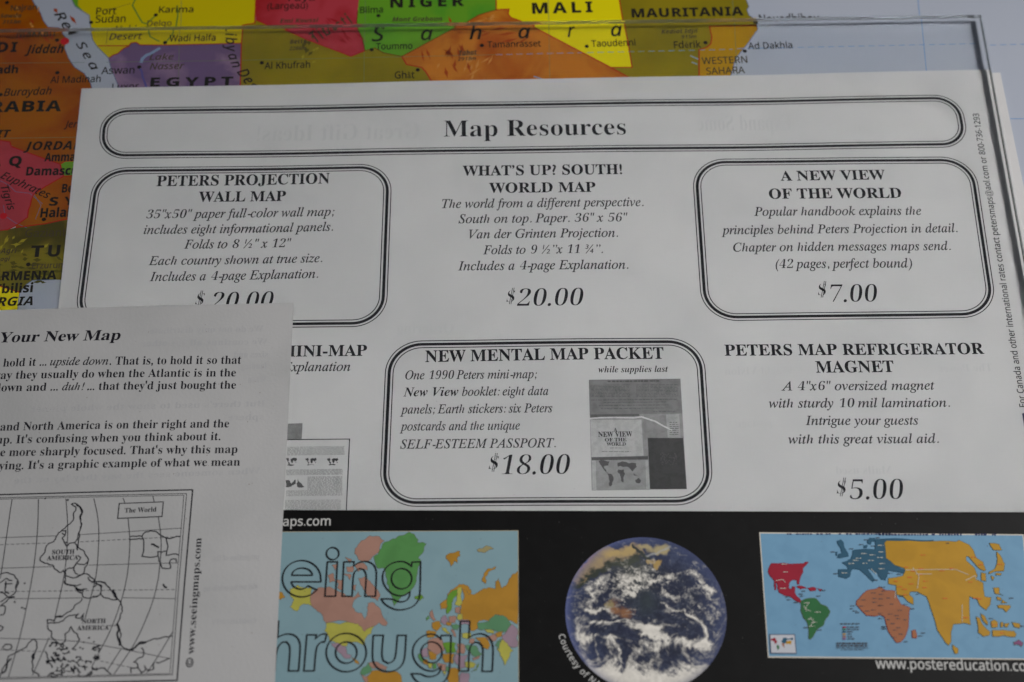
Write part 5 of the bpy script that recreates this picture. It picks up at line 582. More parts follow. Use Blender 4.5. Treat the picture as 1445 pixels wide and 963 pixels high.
  "b": [174,[83,228,-26,0,-49,-228,20,0,10,25,2,0,6,-11,8,-9,12,-6,15,-2,17,2,15,7,14,11,11,14,9,17,7,19,4,20,1,22,-3,24,-9,17,-14,10,-18,4,-16,-3,-14,-7,-12,-11,-11,-12,-1,0,0,2,4,12,4,19,3,10],[96,140,10,2,20,-8,6,-25,-1,-16,-3,-17,-4,-15,-7,-14,-7,-11,-10,-9,-10,-6,-11,-2,-14,2,-9,7,-6,10,-2,13,1,18,4,16,6,16,8,13,9,12,10,8]],
  "d": [174,[179,228,-26,0,-15,-73,-3,-19,-1,0,-6,10,-9,9,-11,6,-15,3,-17,-3,-16,-7,-13,-10,-11,-14,-10,-17,-6,-19,-4,-20,-2,-22,3,-24,10,-17,13,-11,18,-3,16,2,14,8,12,10,11,13,1,0,-3,-30,22,0],[84,140,11,2,14,-3,9,-6,5,-11,2,-13,-1,-17,-4,-17,-6,-15,-8,-14,-9,-11,-10,-9,-10,-5,-10,-2,-19,8,-7,24,1,17,3,16,5,16,6,13,8,12,9,9]],
  "e": [150,[115,161,-20,3,-18,-3,-16,-7,-13,-10,-12,-14,-9,-17,-7,-17,-4,-19,-2,-19,4,-25,12,-20,18,-12,25,-4,14,1,12,2,11,4,11,5,0,22,-11,-5,-11,-4,-11,-2,-11,-1,-16,3,-11,8,-7,12,-2,25,1,3,35,2,23,5,18,9,13,12,7,13,3,15,-3,16,-9,12],[93,142,10,-1,7,-4,4,-6,1,-7,-2,-11,-7,-8,-11,-7,-14,-4,-16,-2,-19,-1,8,21,12,17,13,10]],
  "g": [174,[108,162,-15,2,-17,-2,-16,-7,-13,-11,-11,-14,-10,-17,-6,-19,-4,-21,-2,-21,3,-24,10,-17,14,-11,17,-3,16,2,14,8,12,10,11,13,1,0,-10,-41,-6,-18,-11,-12,-13,-7,-17,-2,-13,1,-13,3,-12,4,-9,4,0,-24,9,-4,12,-3,13,-2,14,-1,26,4,21,10,16,20,10,29,36,170,-20,0,-10,-25,-1,0,-6,10,-9,9],[84,140,11,2,14,-3,9,-6,5,-11,2,-13,-1,-17,-4,-16,-6,-16,-8,-13,-9,-12,-10,-9,-10,-5,-10,-2,-19,8,-7,24,1,17,3,16,5,16,6,13,8,12,10,9]],
  "h": [174,[83,228,-26,0,-49,-228,27,0,15,69,6,24,9,19,11,13,11,10,12,5,10,2,10,-2,6,-4,4,-7,1,-8,0,-9,-24,-112,27,0,24,117,0,5,-3,18,-8,13,-13,8,-17,3,-12,-2,-11,-4,-9,-5,-16,-15,-6,-7,-1,0]],
  "i": [77,[78,217,-11,4,-7,-2,-6,-4,-3,-6,-1,-7,1,-6,3,-5,4,-3,6,0,6,1,6,4,4,6,1,8],[69,161,-26,0,-35,-161,27,0]],
  "k": [149,[83,228,-27,0,-48,-228,27,0,12,58,21,17,34,-75,29,0,-43,92,70,69,-32,0,-76,-78,14,54]],
  "l": [77,[83,228,-26,0,-49,-228,26,0]],
  "m": [263,[129,161,-15,3,-12,-1,-10,-4,-9,-6,-15,-14,-6,-8,-1,0,3,30,-21,0,-35,-161,27,0,15,69,6,24,9,19,10,13,10,10,11,5,10,2,9,-2,6,-4,4,-7,1,-8,-3,-20,-21,-101,26,0,15,73,7,22,8,17,10,13,10,9,11,6,10,2,9,-2,6,-4,4,-6,1,-18,-24,-112,27,0,23,111,0,6,1,7,-3,17,-7,13,-13,7,-16,3,-12,-2,-11,-3,-10,-6,-16,-16,-6,-9,-2,0,-3,15,-7,11]],
  "n": [174,[134,162,-18,3,-12,-2,-11,-3,-18,-13,-7,-7,-6,-8,3,30,-23,0,-35,-163,28,0,15,70,7,24,9,18,11,13,11,10,11,5,10,2,15,-5,6,-14,-1,-5,0,-5,-24,-113,28,0,21,99,2,5,2,14,0,7,-3,17,-8,13]],
  "p": [174,[133,160,-17,4,-16,-3,-15,-7,-12,-11,-11,-12,-1,0,3,30,-21,0,-50,-233,27,0,17,83,1,14,2,0,6,-11,9,-9,11,-6,15,-2,17,2,15,7,14,11,11,14,9,17,7,19,4,20,1,22,-3,24,-9,17],[96,140,10,2,20,-8,6,-25,-1,-16,-3,-17,-4,-15,-7,-14,-7,-11,-10,-9,-10,-6,-11,-2,-14,2,-9,7,-6,10,-2,13,1,18,4,16,6,16,8,13,9,12,10,8]],
  "r": [119,[116,164,-15,-1,-10,-4,-8,-5,-21,-23,-1,0,3,30,-21,0,-35,-161,27,0,15,74,11,31,9,14,11,11,13,7,14,3,15,-2,6,24,-4,1,-5,0]],
  "s": [130,[89,163,-14,1,-22,-3,-18,-10,-11,-14,-4,-19,3,-14,6,-11,11,-10,28,-18,8,-7,4,-6,2,-8,-2,-10,-7,-8,-12,-6,-15,-1,-13,1,-12,3,-11,4,-8,5,0,-25,9,-4,10,-3,12,-2,13,-1,26,3,20,10,13,15,4,21,-3,16,-7,11,-12,10,-14,9,-13,7,-8,7,-4,6,-1,8,2,8,5,7,9,5,12,2,12,-1,28,-9,9,21,-10,4]],
  "t": [100,[77,197,-16,0,-18,-33,-27,-11,-3,-12,25,0,-21,-104,0,-5,3,-16,8,-11,13,-6,15,-2,6,0,19,5,0,20,-16,-3,-6,0,-7,1,-5,3,-3,6,0,15,21,97,40,0,4,20,-40,0]],
  "u": [174,[68,161,-27,0,-21,-98,-4,-26,3,-17,8,-13,13,-7,17,-3,12,1,11,4,18,13,7,7,6,8,1,0,-3,-30,22,0,34,161,-26,0,-15,-69,-6,-24,-10,-19,-10,-14,-12,-9,-11,-5,-11,-2,-9,1,-7,4,-4,7,-1,9,3,20]],
  "y": [140,[41,161,-27,0,25,-163,-19,-32,-8,-9,-10,-6,-21,-1,-9,2,0,-21,14,-3,6,0,20,3,15,8,13,14,12,20,102,188,-28,0,-55,-105,-15,-34,-1,0,0,16,-1,11,0,11,-1,11,-2,10]],
 },
}
# style: outlines of the letters, of the digits, stroke weight added (letters, digits, signs), slant of digits and signs
STY = {'hd': ('serif', 'serif', .002, 0, 0, .13), 'sb': ('serif', 'serif', .006, 0, .014, 0), 'sr': ('serif', 'serif', -.006, -.009, 0, 0), 'pr': ('serif', 'serif', -.003, 0, .012, 0),
       'si': ('italic', 'serif', .009, -.013, 0, .2), 'price': ('serif', 'serif', -.016, -.019, .004, .2), 'sbi': ('bolditalic', 'serif', 0, 0, .012, .2),
       'B': ('sansbold', 'sansbold', .016, 0, 0, 0), 'R': ('sans', 'sans', .013, .013, 0, 0), 'M': ('sans', 'sans', .016, .016, .01, 0),
       'I': ('sansitalic', 'sans', .013, .004, 0, .2), 'BI': ('sansbolditalic', 'sansbold', .006, 0, 0, .2)}
GL = {}
def glyph(st, ch):
    """points, triangles and advance of a letter, from its outlines (steps of 1/300 em)"""
    if (st, ch) in GL: return GL[(st, ch)]
    fam, dig, w1, w2, w3, sl = STY[st]
    if fam == 'italic' and ch == 'h': g, w, sl = OUTLINES['bolditalic']['h'], w1 - .018, 0
    elif ch.isascii() and ch.isalpha(): g, w, sl = OUTLINES[fam][ch], w1, (sl if st in ('price', 'hd') else 0)
    elif ch.isascii() and ch.isdigit(): g, w = OUTLINES[dig][ch], w2
    else: g, w = OUTLINES['signs'][ch], w3
    P, E = [], []
    for l in g[1:]:
        q = np.cumsum(np.array(l, float).reshape(-1, 2), 0) / 300
        d1 = q - np.roll(q, 1, 0); d2 = np.roll(q, -1, 0) - q
        d1 /= np.linalg.norm(d1, axis=1, keepdims=True) + 1e-9; d2 /= np.linalg.norm(d2, axis=1, keepdims=True) + 1e-9
        t = d1 + d2; t /= np.linalg.norm(t, axis=1, keepdims=True) + 1e-9
        c = np.clip((t * d2).sum(1), .6, 1)[:, None]
        q = q + np.column_stack((t[:, 1], -t[:, 0])) * w / c
        q[:, 0] += q[:, 1] * sl
        n0 = len(P); P += [tuple(p) for p in q]; m = len(q)
        E += [(n0 + i, n0 + (i + 1) % m) for i in range(m)]
    if not P:
        GL[(st, ch)] = (np.zeros((0, 2)), [], g[0] / 300); return GL[(st, ch)]
    vo, _, fo, _, _, _ = delaunay_2d_cdt([Vector(p) for p in P], E, [], 0, 1e-5)
    V = np.array([(p.x, p.y) for p in vo]); A = np.array(P); B = A[[e[1] for e in E]]; A = A[[e[0] for e in E]]
    F = []
    for f in fo:
        c = V[list(f)].mean(0)
        up = (A[:, 1] > c[1]) != (B[:, 1] > c[1])
        x = A[up, 0] + (c[1] - A[up, 1]) / (B[up, 1] - A[up, 1]) * (B[up, 0] - A[up, 0])
        if (x > c[0]).sum() % 2:
            a, b, d = f
            cr = (V[b, 0] - V[a, 0]) * (V[d, 1] - V[a, 1]) - (V[b, 1] - V[a, 1]) * (V[d, 0] - V[a, 0])
            F.append((a, b, d) if cr > 0 else (a, d, b))
    GL[(st, ch)] = (V, F, g[0] / 300)
    return GL[(st, ch)]
CAPH = {}
def cap_of(st):
    if st not in CAPH:
        CAPH[st] = glyph(st, 'H' if st != 'price' else '7')[0][:, 1].max()
    return CAPH[st]
def text(fl, surf, segs, p0, p1, cap, up=None, mirror=False, track=0.0):
    """segs: [(style, string)]; p0, p1: pixels of the baseline's ends; cap: height of a capital in pixels"""
    if isinstance(segs, tuple): segs = [segs]
    a, b = surf.P(*p0), surf.P(*p1)
    d = b - a; L = np.linalg.norm(d); d /= L
    n = np.array((-d[1], d[0]))
    if mirror: n = -n
    m = ((p0[0] + p1[0]) / 2, (p0[1] + p1[1]) / 2)
    dx, dy = p1[0] - p0[0], p1[1] - p0[1]; l = math.hypot(dx, dy)
    q = (m[0] + dy / l * cap, m[1] - dx / l * cap)
    if mirror: q = (m[0] - dy / l * cap, m[1] + dx / l * cap)
    ch_ = abs(float((surf.P(*q) - surf.P(*m)) @ n))
    pos, items = 0.0, []
    for st, s in segs:
        for ch in s:
            v, f, adv = glyph(st, ch)
            items.append((v, f, pos, st)); pos += adv + track + (.07 if ch in '"”' and st == 'si' else 0)
    lo = min(v[:, 0].min() + x for v, f, x, st in items if len(v))
    hi = max(v[:, 0].max() + x for v, f, x, st in items if len(v))
    sx = L / (hi - lo)
    for v, f, x, st in items:
        if not len(v): continue
        sy = ch_ / cap_of(st)
        X = (v[:, 0] + x - lo) * sx; Y = v[:, 1] * sy
        fs = f if not mirror else [tuple(reversed(t)) for t in f]
        fl.add(a + X[:, None] * d + Y[:, None] * n, fs)

# every line of lettering: (what it is, surface, [(style, text)], left end, right end, capital height, ink)
T_LEAF = [
 ('heading_text', [('sr', 'Map Resources')], (626, 193.7), (883.5, 190.5), 22.5, 'ink'),
 ('item_title', [('sb', 'PETERS PROJECTION')], (220.6, 263.1), (465, 258.8), 14.7, 'ink'),
 ('item_title', [('sb', 'WALL MAP')], (279.6, 284.7), (403, 283.1), 14.2, 'ink'),
 ('body_text', [('si', '35"x50" paper full-color wall map;')], (206.2, 308.8), (472, 304.5), 12.5, 'inkit'),
 ('body_text', [('si', 'includes eight informational panels.')], (202.6, 330.7), (470, 325.8), 12.5, 'inkit'),
 ('body_text', [('si', 'Folds to 8 ½" x 12"')], (259.4, 350.9), (410.5, 348.7), 12.5, 'inkit'),
 ('body_text', [('si', 'Each country shown at true size.')], (209.5, 374.4), (454.8, 370), 12.5, 'inkit'),
 ('body_text', [('si', 'Includes a 4-page Explanation.')], (211, 397), (449, 392.2), 12.8, 'inkit'),
 ('item_title', [('sb', "WHAT’S UP? SOUTH!")], (652.7, 248.5), (878, 246.3), 14, 'ink'),
 ('item_title', [('sb', 'WORLD MAP')], (690, 272.6), (840.6, 271.5), 14, 'ink'),
 ('body_text', [('si', 'The world from a different perspective.')], (623.6, 294.2), (908.2, 291.4), 12.5, 'inkit'),
 ('body_text', [('si', 'South on top. Paper. 36" x 56"')], (647, 315.5), (886, 313.3), 12.5, 'inkit'),
 ('body_text', [('si', 'Van der Grinten Projection.')], (661.8, 337), (872.2, 335), 12.5, 'inkit'),
 ('body_text', [('si', 'Folds to 9 ½”x 11 ¾”.')], (681.7, 359.3), (851, 357.9), 12.5, 'inkit'),
 ('body_text', [('si', 'Includes a 4-page Explanation.')], (646.3, 382), (886.9, 380), 12.8, 'inkit'),
 ('item_title', [('sb', 'A NEW VIEW')], (1101.8, 254.8), (1249.9, 253.5), 13.6, 'ink'),
 ('item_title', [('sb', 'OF THE WORLD')], (1085.7, 280.3), (1272.7, 279.5), 14.2, 'ink'),
 ('body_text', [('si', 'Popular handbook explains the')], (1064.4, 304.4), (1300.7, 303.4), 12.5, 'inkit'),
 ('body_text', [('si', 'principles behind Peters Projection in detail.')], (1018, 330.4), (1351.6, 327.9), 12.5, 'inkit'),
 ('body_text', [('si', 'Chapter on hidden messages maps send.')], (1035, 354.9), (1341.9, 352.9), 12.5, 'inkit'),
 ('body_text', [('si', '(42 pages, perfect bound)')], (1094.9, 378.6), (1287.9, 377.5), 13, 'inkit'),
 ('item_title', [('sb', 'MINI-MAP')], (394, 503.4), (517.6, 502.3), 15.5, 'ink'),
 ('body_text', [('si', 'Explanation')], (398, 524.2), (494.3, 523.6), 13, 'inkit'),
 ('item_title', [('sb', 'NEW MENTAL MAP PACKET')], (600, 511.1), (937, 506.5), 16.3, 'ink'),
 ('body_text', [('si', 'One 1990 Peters mini-map;')], (571.8, 535.5), (757.9, 534.5), 12.5, 'inkit'),
 ('body_text', [('sbi', 'New View')], (569, 559.6), (647, 558.9), 12.5, 'ink'),
 ('body_text', [('si', 'booklet: eight data')], (652, 559), (773.9, 558.3), 12.5, 'inkit'),
 ('body_text', [('si', 'panels; Earth stickers: six Peters')], (564.6, 583.9), (779.6, 582.6), 12.7, 'inkit'),
 ('body_text', [('si', 'postcards and the unique')], (564, 607.7), (733.8, 607), 12.7, 'inkit'),
 ('body_text', [('si', 'SELF-ESTEEM PASSPORT.')], (564.6, 633.2), (784.3, 632), 12.8, 'inkit'),
 ('note_text', [('sbi', 'while supplies last')], (844.5, 526.4), (943, 525), 8.6, 'ink'),
 ('item_title', [('sb', 'PETERS MAP REFRIGERATOR')], (1023, 502), (1389.3, 499.6), 15.6, 'ink'),
 ('item_title', [('sb', 'MAGNET')], (1151.8, 526), (1262.4, 524.8), 16.2, 'ink'),
 ('body_text', [('si', 'A 4"x6" oversized magnet')], (1102.6, 551.3), (1319.8, 549.7), 13, 'inkit'),
 ('body_text', [('si', 'with sturdy 10 mil lamination.')], (1085.4, 575.6), (1341, 574), 13, 'inkit'),
 ('body_text', [('si', 'Intrigue your guests')], (1136.9, 599.9), (1296.7, 599), 13, 'inkit'),
 ('body_text', [('si', 'with this great visual aid.')], (1112.9, 626.4), (1325.4, 624.8), 13.2, 'inkit'),
 ('margin_text', [('R', 'For Canada and other international rates contact petersmaps@aol.com or 800-736-1293')], (1448, 575), (1381, 160.6), 9.0, 'inkit'),
]
PRICES = [('20.00', (296, 436.8), (385, 435.6), 24.5, (275, 430), 21), ('20.00', (729.5, 433), (823.8, 432), 24.8, (714.5, 427), 21),
          ('7.00', (1174, 426.5), (1239.7, 426), 24.8, (1154.5, 417), 21), ('18.00', (708, 670.6), (804.8, 670), 28, (689.5, 663), 24),
          ('5.00', (1200, 704.9), (1277, 704.3), 28.5, (1181, 697), 24)]
T_GHOST = [('Great Gift Ideas!', (592, 196), (362, 199), 22), ('Expand Some', (1118, 183), (985, 184), 22), ('The Power', (1401, 524), (1325, 525), 11), ('World Vision', (1120, 528), (1023, 529), 11),
           ('postage', (1090, 602), (1040, 603), 11), ('Mails used', (1260, 668), (1180, 669), 11), ('Ordering', (640, 470), (560, 471), 15)]
T_SGHOST = [('We do not only distribute', (372, 468), (212, 472), 8.5), ('We continue all the other', (378, 486), (200, 490), 8.5), ('sizes and', (378, 504), (330, 505), 8.5),
            ('landing', (376, 520), (340, 521), 8.5), ('When', (376, 539), (350, 540), 8.5), ("But there's used to show the whole planet", (374, 573), (45, 582), 8.5), ('sphere', (372, 592), (322, 593), 8.5),
            ('When someone sees the way they lay on the', (368, 668), (20, 682), 8.5), ('projection of the', (366, 790), (300, 793), 8.5), ('which more than one for the land', (364, 832), (288, 836), 8.5), ('continents', (362, 880), (300, 882), 8.5)]
T_SHEET = [
 ('heading_text', [('hd', 'Your New Map')], (0, 484.2), (170.2, 481), 14.2),
 ('body_text', [('pr', 'to hold it ...')], (-14, 518.8), (66, 517), 11.2),
 ('body_text', [('si', 'upside down')], (71, 516.8), (153, 515.8), 11.0),
 ('body_text', [('pr', '. That is, to hold it so that')], (155, 516.2), (340.2, 513.8), 11.4),
 ('body_text', [('pr', 'way they usually do when the Atlantic is in the')], (-11, 535.8), (332.7, 531.6), 11.2),
 ('body_text', [('pr', 'down and ...')], (-8, 553.2), (82, 552), 11.2),
 ('body_text', [('si', 'duh!')], (87.8, 551.8), (119, 551.4), 11.0),
 ('body_text', [('pr', "... that they'd just bought the")], (123.5, 551.6), (332.7, 548.8), 11.2),
 ('body_text', [('pr', 'and North America is on their right and the')], (0, 608), (323, 603.2), 11.4),
 ('body_text', [('pr', "up. It's confusing when you think about it.")], (-6, 626.2), (311, 621.2), 11.4),
 ('body_text', [('pr', 'be more sharply focused. That\'s why this map')], (-10, 644), (334.8, 639.3), 11.4),
 ('body_text', [('pr', "saying. It's a graphic example of what we mean")], (-18, 662.8), (338.4, 657.2), 11.4),
 ('margin_text', [('pr', '© www.seeingmaps.com')], (273, 943), (284.8, 760), 10.0),
 ('map_lettering', [('sb', 'SOUTH')], (73.4, 782.7), (105, 782), 6.3),
 ('map_lettering', [('sb', 'AMERICA')], (66, 791), (110.5, 790.3), 6.3),
 ('map_lettering', [('sb', 'NORTH')], (115.8, 881), (149.5, 880), 6.2),
 ('map_lettering', [('sb', 'AMERICA')], (108.8, 890.2), (154, 889.5), 6.2),
]
# wall map: (style, text, left, right, cap, ink)
T_MAP = [
 ('B', 'EGYPT', (211.8, 122.5), (328.5, 121), 12.5, 'mapink', .22), ('B', 'NIGER', (550.7, 11), (655, 8.5), 14, 'mapink', .2), ('B', 'MALI', (751.2, 19.6), (836.5, 17.4), 15.2, 'mapink', .2),
 ('B', 'MAURITANIA', (891.6, 25), (1049.3, 22), 12.3, 'mapink', .05), ('B', 'SAUDI', (-62, 75), (23.3, 73.5), 14, 'mapink', .1), ('B', 'ARABIA', (-40, 159), (86, 157), 15, 'mapink', .05),
 ('BI', 'Jiddah', (35, 76.2), (89.3, 75), 12, 'mapink', 0), ('M', 'Makkah', (23.4, 53), (77.3, 51.4), 10.5, 'softink', 0), ('M', 'Najran', (15, 15.6), (52, 13.6), 7.6, 'softink', 0),
 ('BI', 'Sawda', (0, 25.6), (30, 25), 5.6, 'softink', 0), ('BI', '3133m', (3, 34), (29, 33.3), 5.2, 'softink', 0),
 ('I', 'Red', (76.5, 20.5), (99.5, 53), 13.5, 'mapink', .12), ('I', 'Sea', (107, 62), (130, 101), 12.5, 'mapink', .2),
 ('R', 'Port', (135.4, 21.2), (164, 20.3), 10, 'mapink', 0), ('R', 'Sudan', (134.5, 32.5), (177, 31.5), 10.3, 'mapink', 0), ('R', 'Karima', (224, 18.3), (272.7, 17.6), 8.8, 'mapink', 0),
 ('R', 'Delgo', (207.6, 37.5), (242, 36.6), 8, 'softink', 0), ('I', 'Nubian', (159, 45), (206, 43.5), 8, 'softink', 0), ('I', 'Desert', (153.6, 56.6), (200.6, 55.6), 9, 'softink', 0),
 ('R', 'Wadi Halfa', (238.6, 59), (304, 57.8), 9.3, 'mapink', 0), ('I', 'Lake', (210.4, 85), (245, 84.2), 8.2, 'softink', 0), ('I', 'Nasser', (211, 98.5), (260, 97.4), 9, 'softink', 0),
 ('R', 'Aswan', (142.6, 105), (189.6, 103.8), 10, 'mapink', 0), ('R', 'Luxor', (158, 127.5), (196, 126), 9, 'mapink', 0),
 ('I', 'Liby', (317.8, 38), (319.6, 74.5), 15.5, 'mapink', .08), ('I', 'an', (321.5, 78), (329, 97), 14, 'mapink', .1), ('I', 'Des', (334, 102), (353, 128), 15, 'mapink', .08),
 ('R', 'Al Khufrah', (373, 98), (437.6, 95.8), 9.5, 'mapink', 0), ('R', 'Faya', (407, 2), (444, 1), 9, 'mapink', 0), ('R', '(Largeau)', (377, 13.2), (434.5, 12.3), 9, 'mapink', 0),
 ('BI', 'Emi Koussi', (395, 33), (449.5, 31.6), 6, 'softink', 0), ('I', 'Tibesti', (447, 61), (500, 31), 13, 'softink', .1), ('R', 'Bilma', (508, 19), (540.5, 18), 9, 'mapink', 0),
 ('BI', 'Mont Greboun', (553.6, 31), (624, 29.8), 6.2, 'softink', 0), ('I', 'S', (524.6, 58.5), (543, 58.2), 20, 'mapink', 0), ('I', 'a', (594, 57), (611, 56.5), 19, 'mapink', 0), ('I', 'h', (662.5, 55.8), (680, 55.4), 19.5, 'mapink', 0),
 ('I', 'a', (731.5, 54.2), (748.5, 54), 19, 'mapink', 0), ('I', 'r', (801, 52.6), (812, 52.4), 19, 'mapink', 0), ('I', 'a', (862.5, 51.4), (878.5, 51), 19, 'mapink', 0),
 ('R', 'Toummo', (530.5, 70.3), (582, 69.3), 9, 'mapink', 0), ('R', 'Ghât', (557, 111.2), (585, 110.5), 9.8, 'mapink', 0), ('BI', 'Tahat', (648, 78.8), (673.4, 77.2), 6.8, 'softink', 0), ('BI', '2918m', (646, 86.4), (672, 85), 5.2, 'softink', 0),
 ('R', 'Tamanrasset', (687.7, 67.5), (763.4, 65.8), 8.8, 'mapink', 0), ('R', 'Taoudenni', (834.8, 66.6), (897, 64.5), 9.3, 'mapink', 0), ('BI', 'Kediat Idjil', (933.4, 48), (985, 46.6), 6, 'softink', 0), ('BI', '915m', (961.6, 55), (983, 54.2), 5.2, 'softink', 0),
 ('R', 'Fdérik', (951.4, 68.5), (989.3, 67.5), 9.8, 'mapink', 0), ('R', 'WESTERN', (990.7, 91), (1055, 89), 9.6, 'softink', 0), ('R', 'SAHARA', (997, 105.5), (1051.6, 103.6), 9.6, 'softink', 0),
 ('R', 'Ad Dakhla', (1056, 69.8), (1118.4, 68.3), 9.3, 'mapink', 0), ('R', 'Nouadhibou', (1073, 29.5), (1158, 28), 8.6, 'mapink', 0),
 ('B', 'Riyadh', (-30, 105), (25, 103.5), 11, 'mapink', 0), ('R', 'Al Madinah', (70.6, 117.8), (141.8, 116), 9.5, 'mapink', 0), ('I', 'Buraydah', (5, 136), (72.5, 133.5), 10.6, 'mapink', 0), ('I', 'Jerusalem', (90, 180.5), (152, 179), 9.5, 'mapink', 0),
 ('BI', 'KUWAIT', (-58, 195.5), (14.5, 194), 10.5, 'mapink', 0), ('BI', 'JORDAN', (33.2, 212.5), (119, 211), 12, 'mapink', .03), ('B', 'Amman', (62.3, 228), (114, 227), 11.5, 'mapink', 0), ('B', 'Damascus', (36.5, 248), (118, 246.6), 12, 'mapink', 0),
 ('B', 'A', (-16, 235), (1, 234.6), 14, 'mapink', 0), ('B', 'Q', (12, 234.4), (30, 234), 13.5, 'mapink', 0), ('I', 'Euphrates', (0, 251), (67, 281), 11, 'mapink', 0), ('I', 'Tigris', (1, 264), (12, 298), 11, 'mapink', 0),
 ('B', 'S', (69, 290.6), (81.4, 290.4), 12, 'mapink', 0), ('B', 'Y', (90, 290), (104, 289.6), 12, 'mapink', 0), ('B', 'Beirut', (87, 272), (128, 271), 12, 'mapink', 0), ('B', 'Halab', (56.5, 307.2), (104, 306), 13, 'mapink', 0),
 ('R', 'Gaziantep', (35, 335), (112, 333), 11, 'softink', 0), ('B', 'T', (42.6, 363), (60.8, 362.6), 16, 'mapink', 0), ('B', 'U', (67, 362.4), (84, 362), 16, 'mapink', 0), ('BI', 'Agri', (0, 358), (24, 357), 7, 'softink', 0), ('R', 'Erzurum', (45, 379.5), (92, 378.2), 8.4, 'softink', 0),
 ('BI', 'Dagi', (-6, 369), (14, 368.5), 6, 'softink', 0), ('B', 'ARMENIA', (-13, 396.5), (79.5, 394.4), 12.5, 'mapink', 0), ('B', 'Tbilisi', (-10, 414.6), (46, 412.6), 13, 'mapink', 0), ('BI', 'GEORGIA', (-48, 433.6), (46, 431), 12.5, 'mapink', 0),
 ('BI', 'Bette', (409, 62.5), (433, 61), 6, 'softink', 0), ('BI', '2286m', (408, 71.5), (432, 70.5), 5.2, 'softink', 0),
]
T_CARD = [('web_address_text', 'R', 'maps.com', (383, 742.6), (466.5, 741.6), 13.0), ('web_address_text', 'R', 'www.postereducation.com', (1236, 943.4), (1465, 947.6), 14.5)]
rnd = random.Random(7)

# ---------------------------------------------------------------- the setting: a table top under the map
tb = [(-0.9, -0.7), (0.9, -0.7), (0.9, 0.9), (-0.9, 0.9)]
link('table_top', [(x, y, z) for z in (-0.03, 0.0) for x, y in tb], [(3, 2, 1, 0), (4, 5, 6, 7), (0, 1, 5, 4), (1, 2, 6, 5), (2, 3, 7, 6), (3, 0, 4, 7)],
     mat('table_wood', (0.16, 0.09, 0.05), rough=0.5, tint=(0.10, 0.055, 0.03), scale=12, amount=1), kind='structure')

# ---------------------------------------------------------------- sheets of paper
def sheet_mesh(name, surf, corners, material, parent, thick, nx=90, ny=70, **props):
    """a thin sheet through four table points (top left, top right, bottom right, bottom left) that follows its waves"""
    a, b, c, d = [np.array(p, float) for p in corners]
    V = []
    for j in range(ny + 1):
        for i in range(nx + 1):
            u, v = i / nx, j / ny
            V.append(a * (1 - u) * (1 - v) + b * u * (1 - v) + c * u * v + d * (1 - u) * v)
    V = np.array(V); N = len(V)
    z = surf.z(V[:, 0], V[:, 1], 0)
    top = np.column_stack((V, z)); bot = np.column_stack((V, z - thick))
    F = []
    k = nx + 1
    for j in range(ny):
        for i in range(nx):
            q = (j * k + i, (j + 1) * k + i, (j + 1) * k + i + 1, j * k + i + 1)
            F.append(q); F.append(tuple(N + t for t in reversed(q)))
    ring = list(range(nx + 1)) + [j * k + nx for j in range(1, ny + 1)] + [ny * k + i for i in range(nx - 1, -1, -1)] + [j * k for j in range(ny - 1, 0, -1)]
    for m in range(len(ring)):
        p, q = ring[m], ring[(m + 1) % len(ring)]
        F.append((p, q, N + q, N + p))
    return link(name, np.concatenate((top, bot)), F, material, parent, **props)

# ================================================================ the wall map
wm = thing('wall_map', 'large glossy political map of north Africa and Arabia printed south side up, lying under everything', 'map', (0, 0.05, 0))
sheet_mesh('map_sheet', MAP, [(-0.62, 0.42), (0.62, 0.42), (0.62, -0.42), (-0.62, -0.42)], M['sea'], wm, 0.2 * MM, 4, 4)
def mpts(l): return [MAP.P(*p) for p in l]
def country(mt, pts, lift, label):
    fl = Flat(); poly(fl, rough(mpts(pts), 0.0, rnd, True, 0)); fl.build('country', MAP, M[mt], wm, lift, label=label)
country('desert_orange', [(-140, -90), (43, -60), (43, -5), (50, 8), (57, 18), (61, 29), (68, 38.5), (84, 39.5), (87, 46), (94, 55), (91, 68), (97, 83), (105, 95), (119, 104), (128, 118), (132, 135), (130, 320), (90, 262), (80, 245), (84, 238), (60, 223), (18, 208), (14, 201), (0, 198.5), (-140, 190)], 1, 'orange Saudi Arabia')
country('rose', [(-140, 190), (0, 198.5), (14, 200.5), (16, 207), (62, 224), (85, 232), (90, 249), (65, 263), (47, 275), (44, 284), (43, 290), (40, 297), (39, 307), (22, 319), (11, 324.5), (0, 325.5), (-140, 330)], 1.3, 'pink Iraq')
country('desert_orange', [(65, 263), (90, 249), (130, 245), (130, 305), (92, 310), (64, 316), (40, 320), (22, 321.5), (22, 319), (39, 307), (40, 297), (43, 290), (44, 284), (47, 275)], 1.6, 'orange Syria')
country('green', [(85, 231), (92, 228), (130, 226), (130, 246), (90, 249)], 1.9, 'small green Jordan valley patch')
country('khaki', [(-140, 330), (0, 325.5), (11, 324.5), (22, 321.5), (64, 316), (92, 310), (130, 305), (130, 396), (77, 395), (46, 396), (37, 402), (28, 413), (0, 404), (-140, 405)], 1.2, 'olive mountainous Turkey')
country('bright_yellow', [(-140, 404), (0, 404), (28, 413), (26, 425), (24, 460), (-140, 460)], 1.4, 'yellow Georgia')
country('green', [(98, -60), (101.5, 0), (106, 9), (118, 17), (127, 8), (132, -60)], 1.2, 'green sliver of Eritrea')
country('yellow', [(112, -60), (110, 8), (118, 17), (126, 22), (127, 32), (128, 45), (131, 57), (137, 66), (146, 75), (153, 82), (158, 79), (166, 76), (175, 68.5), (181, 66), (185, 61), (192, 60), (198, 63.8), (230, 64), (340.7, 61.4), (342.2, 44), (342.6, 35.5), (359.6, 33), (361, 0), (362, -60)], 1.4, 'yellow Sudan')
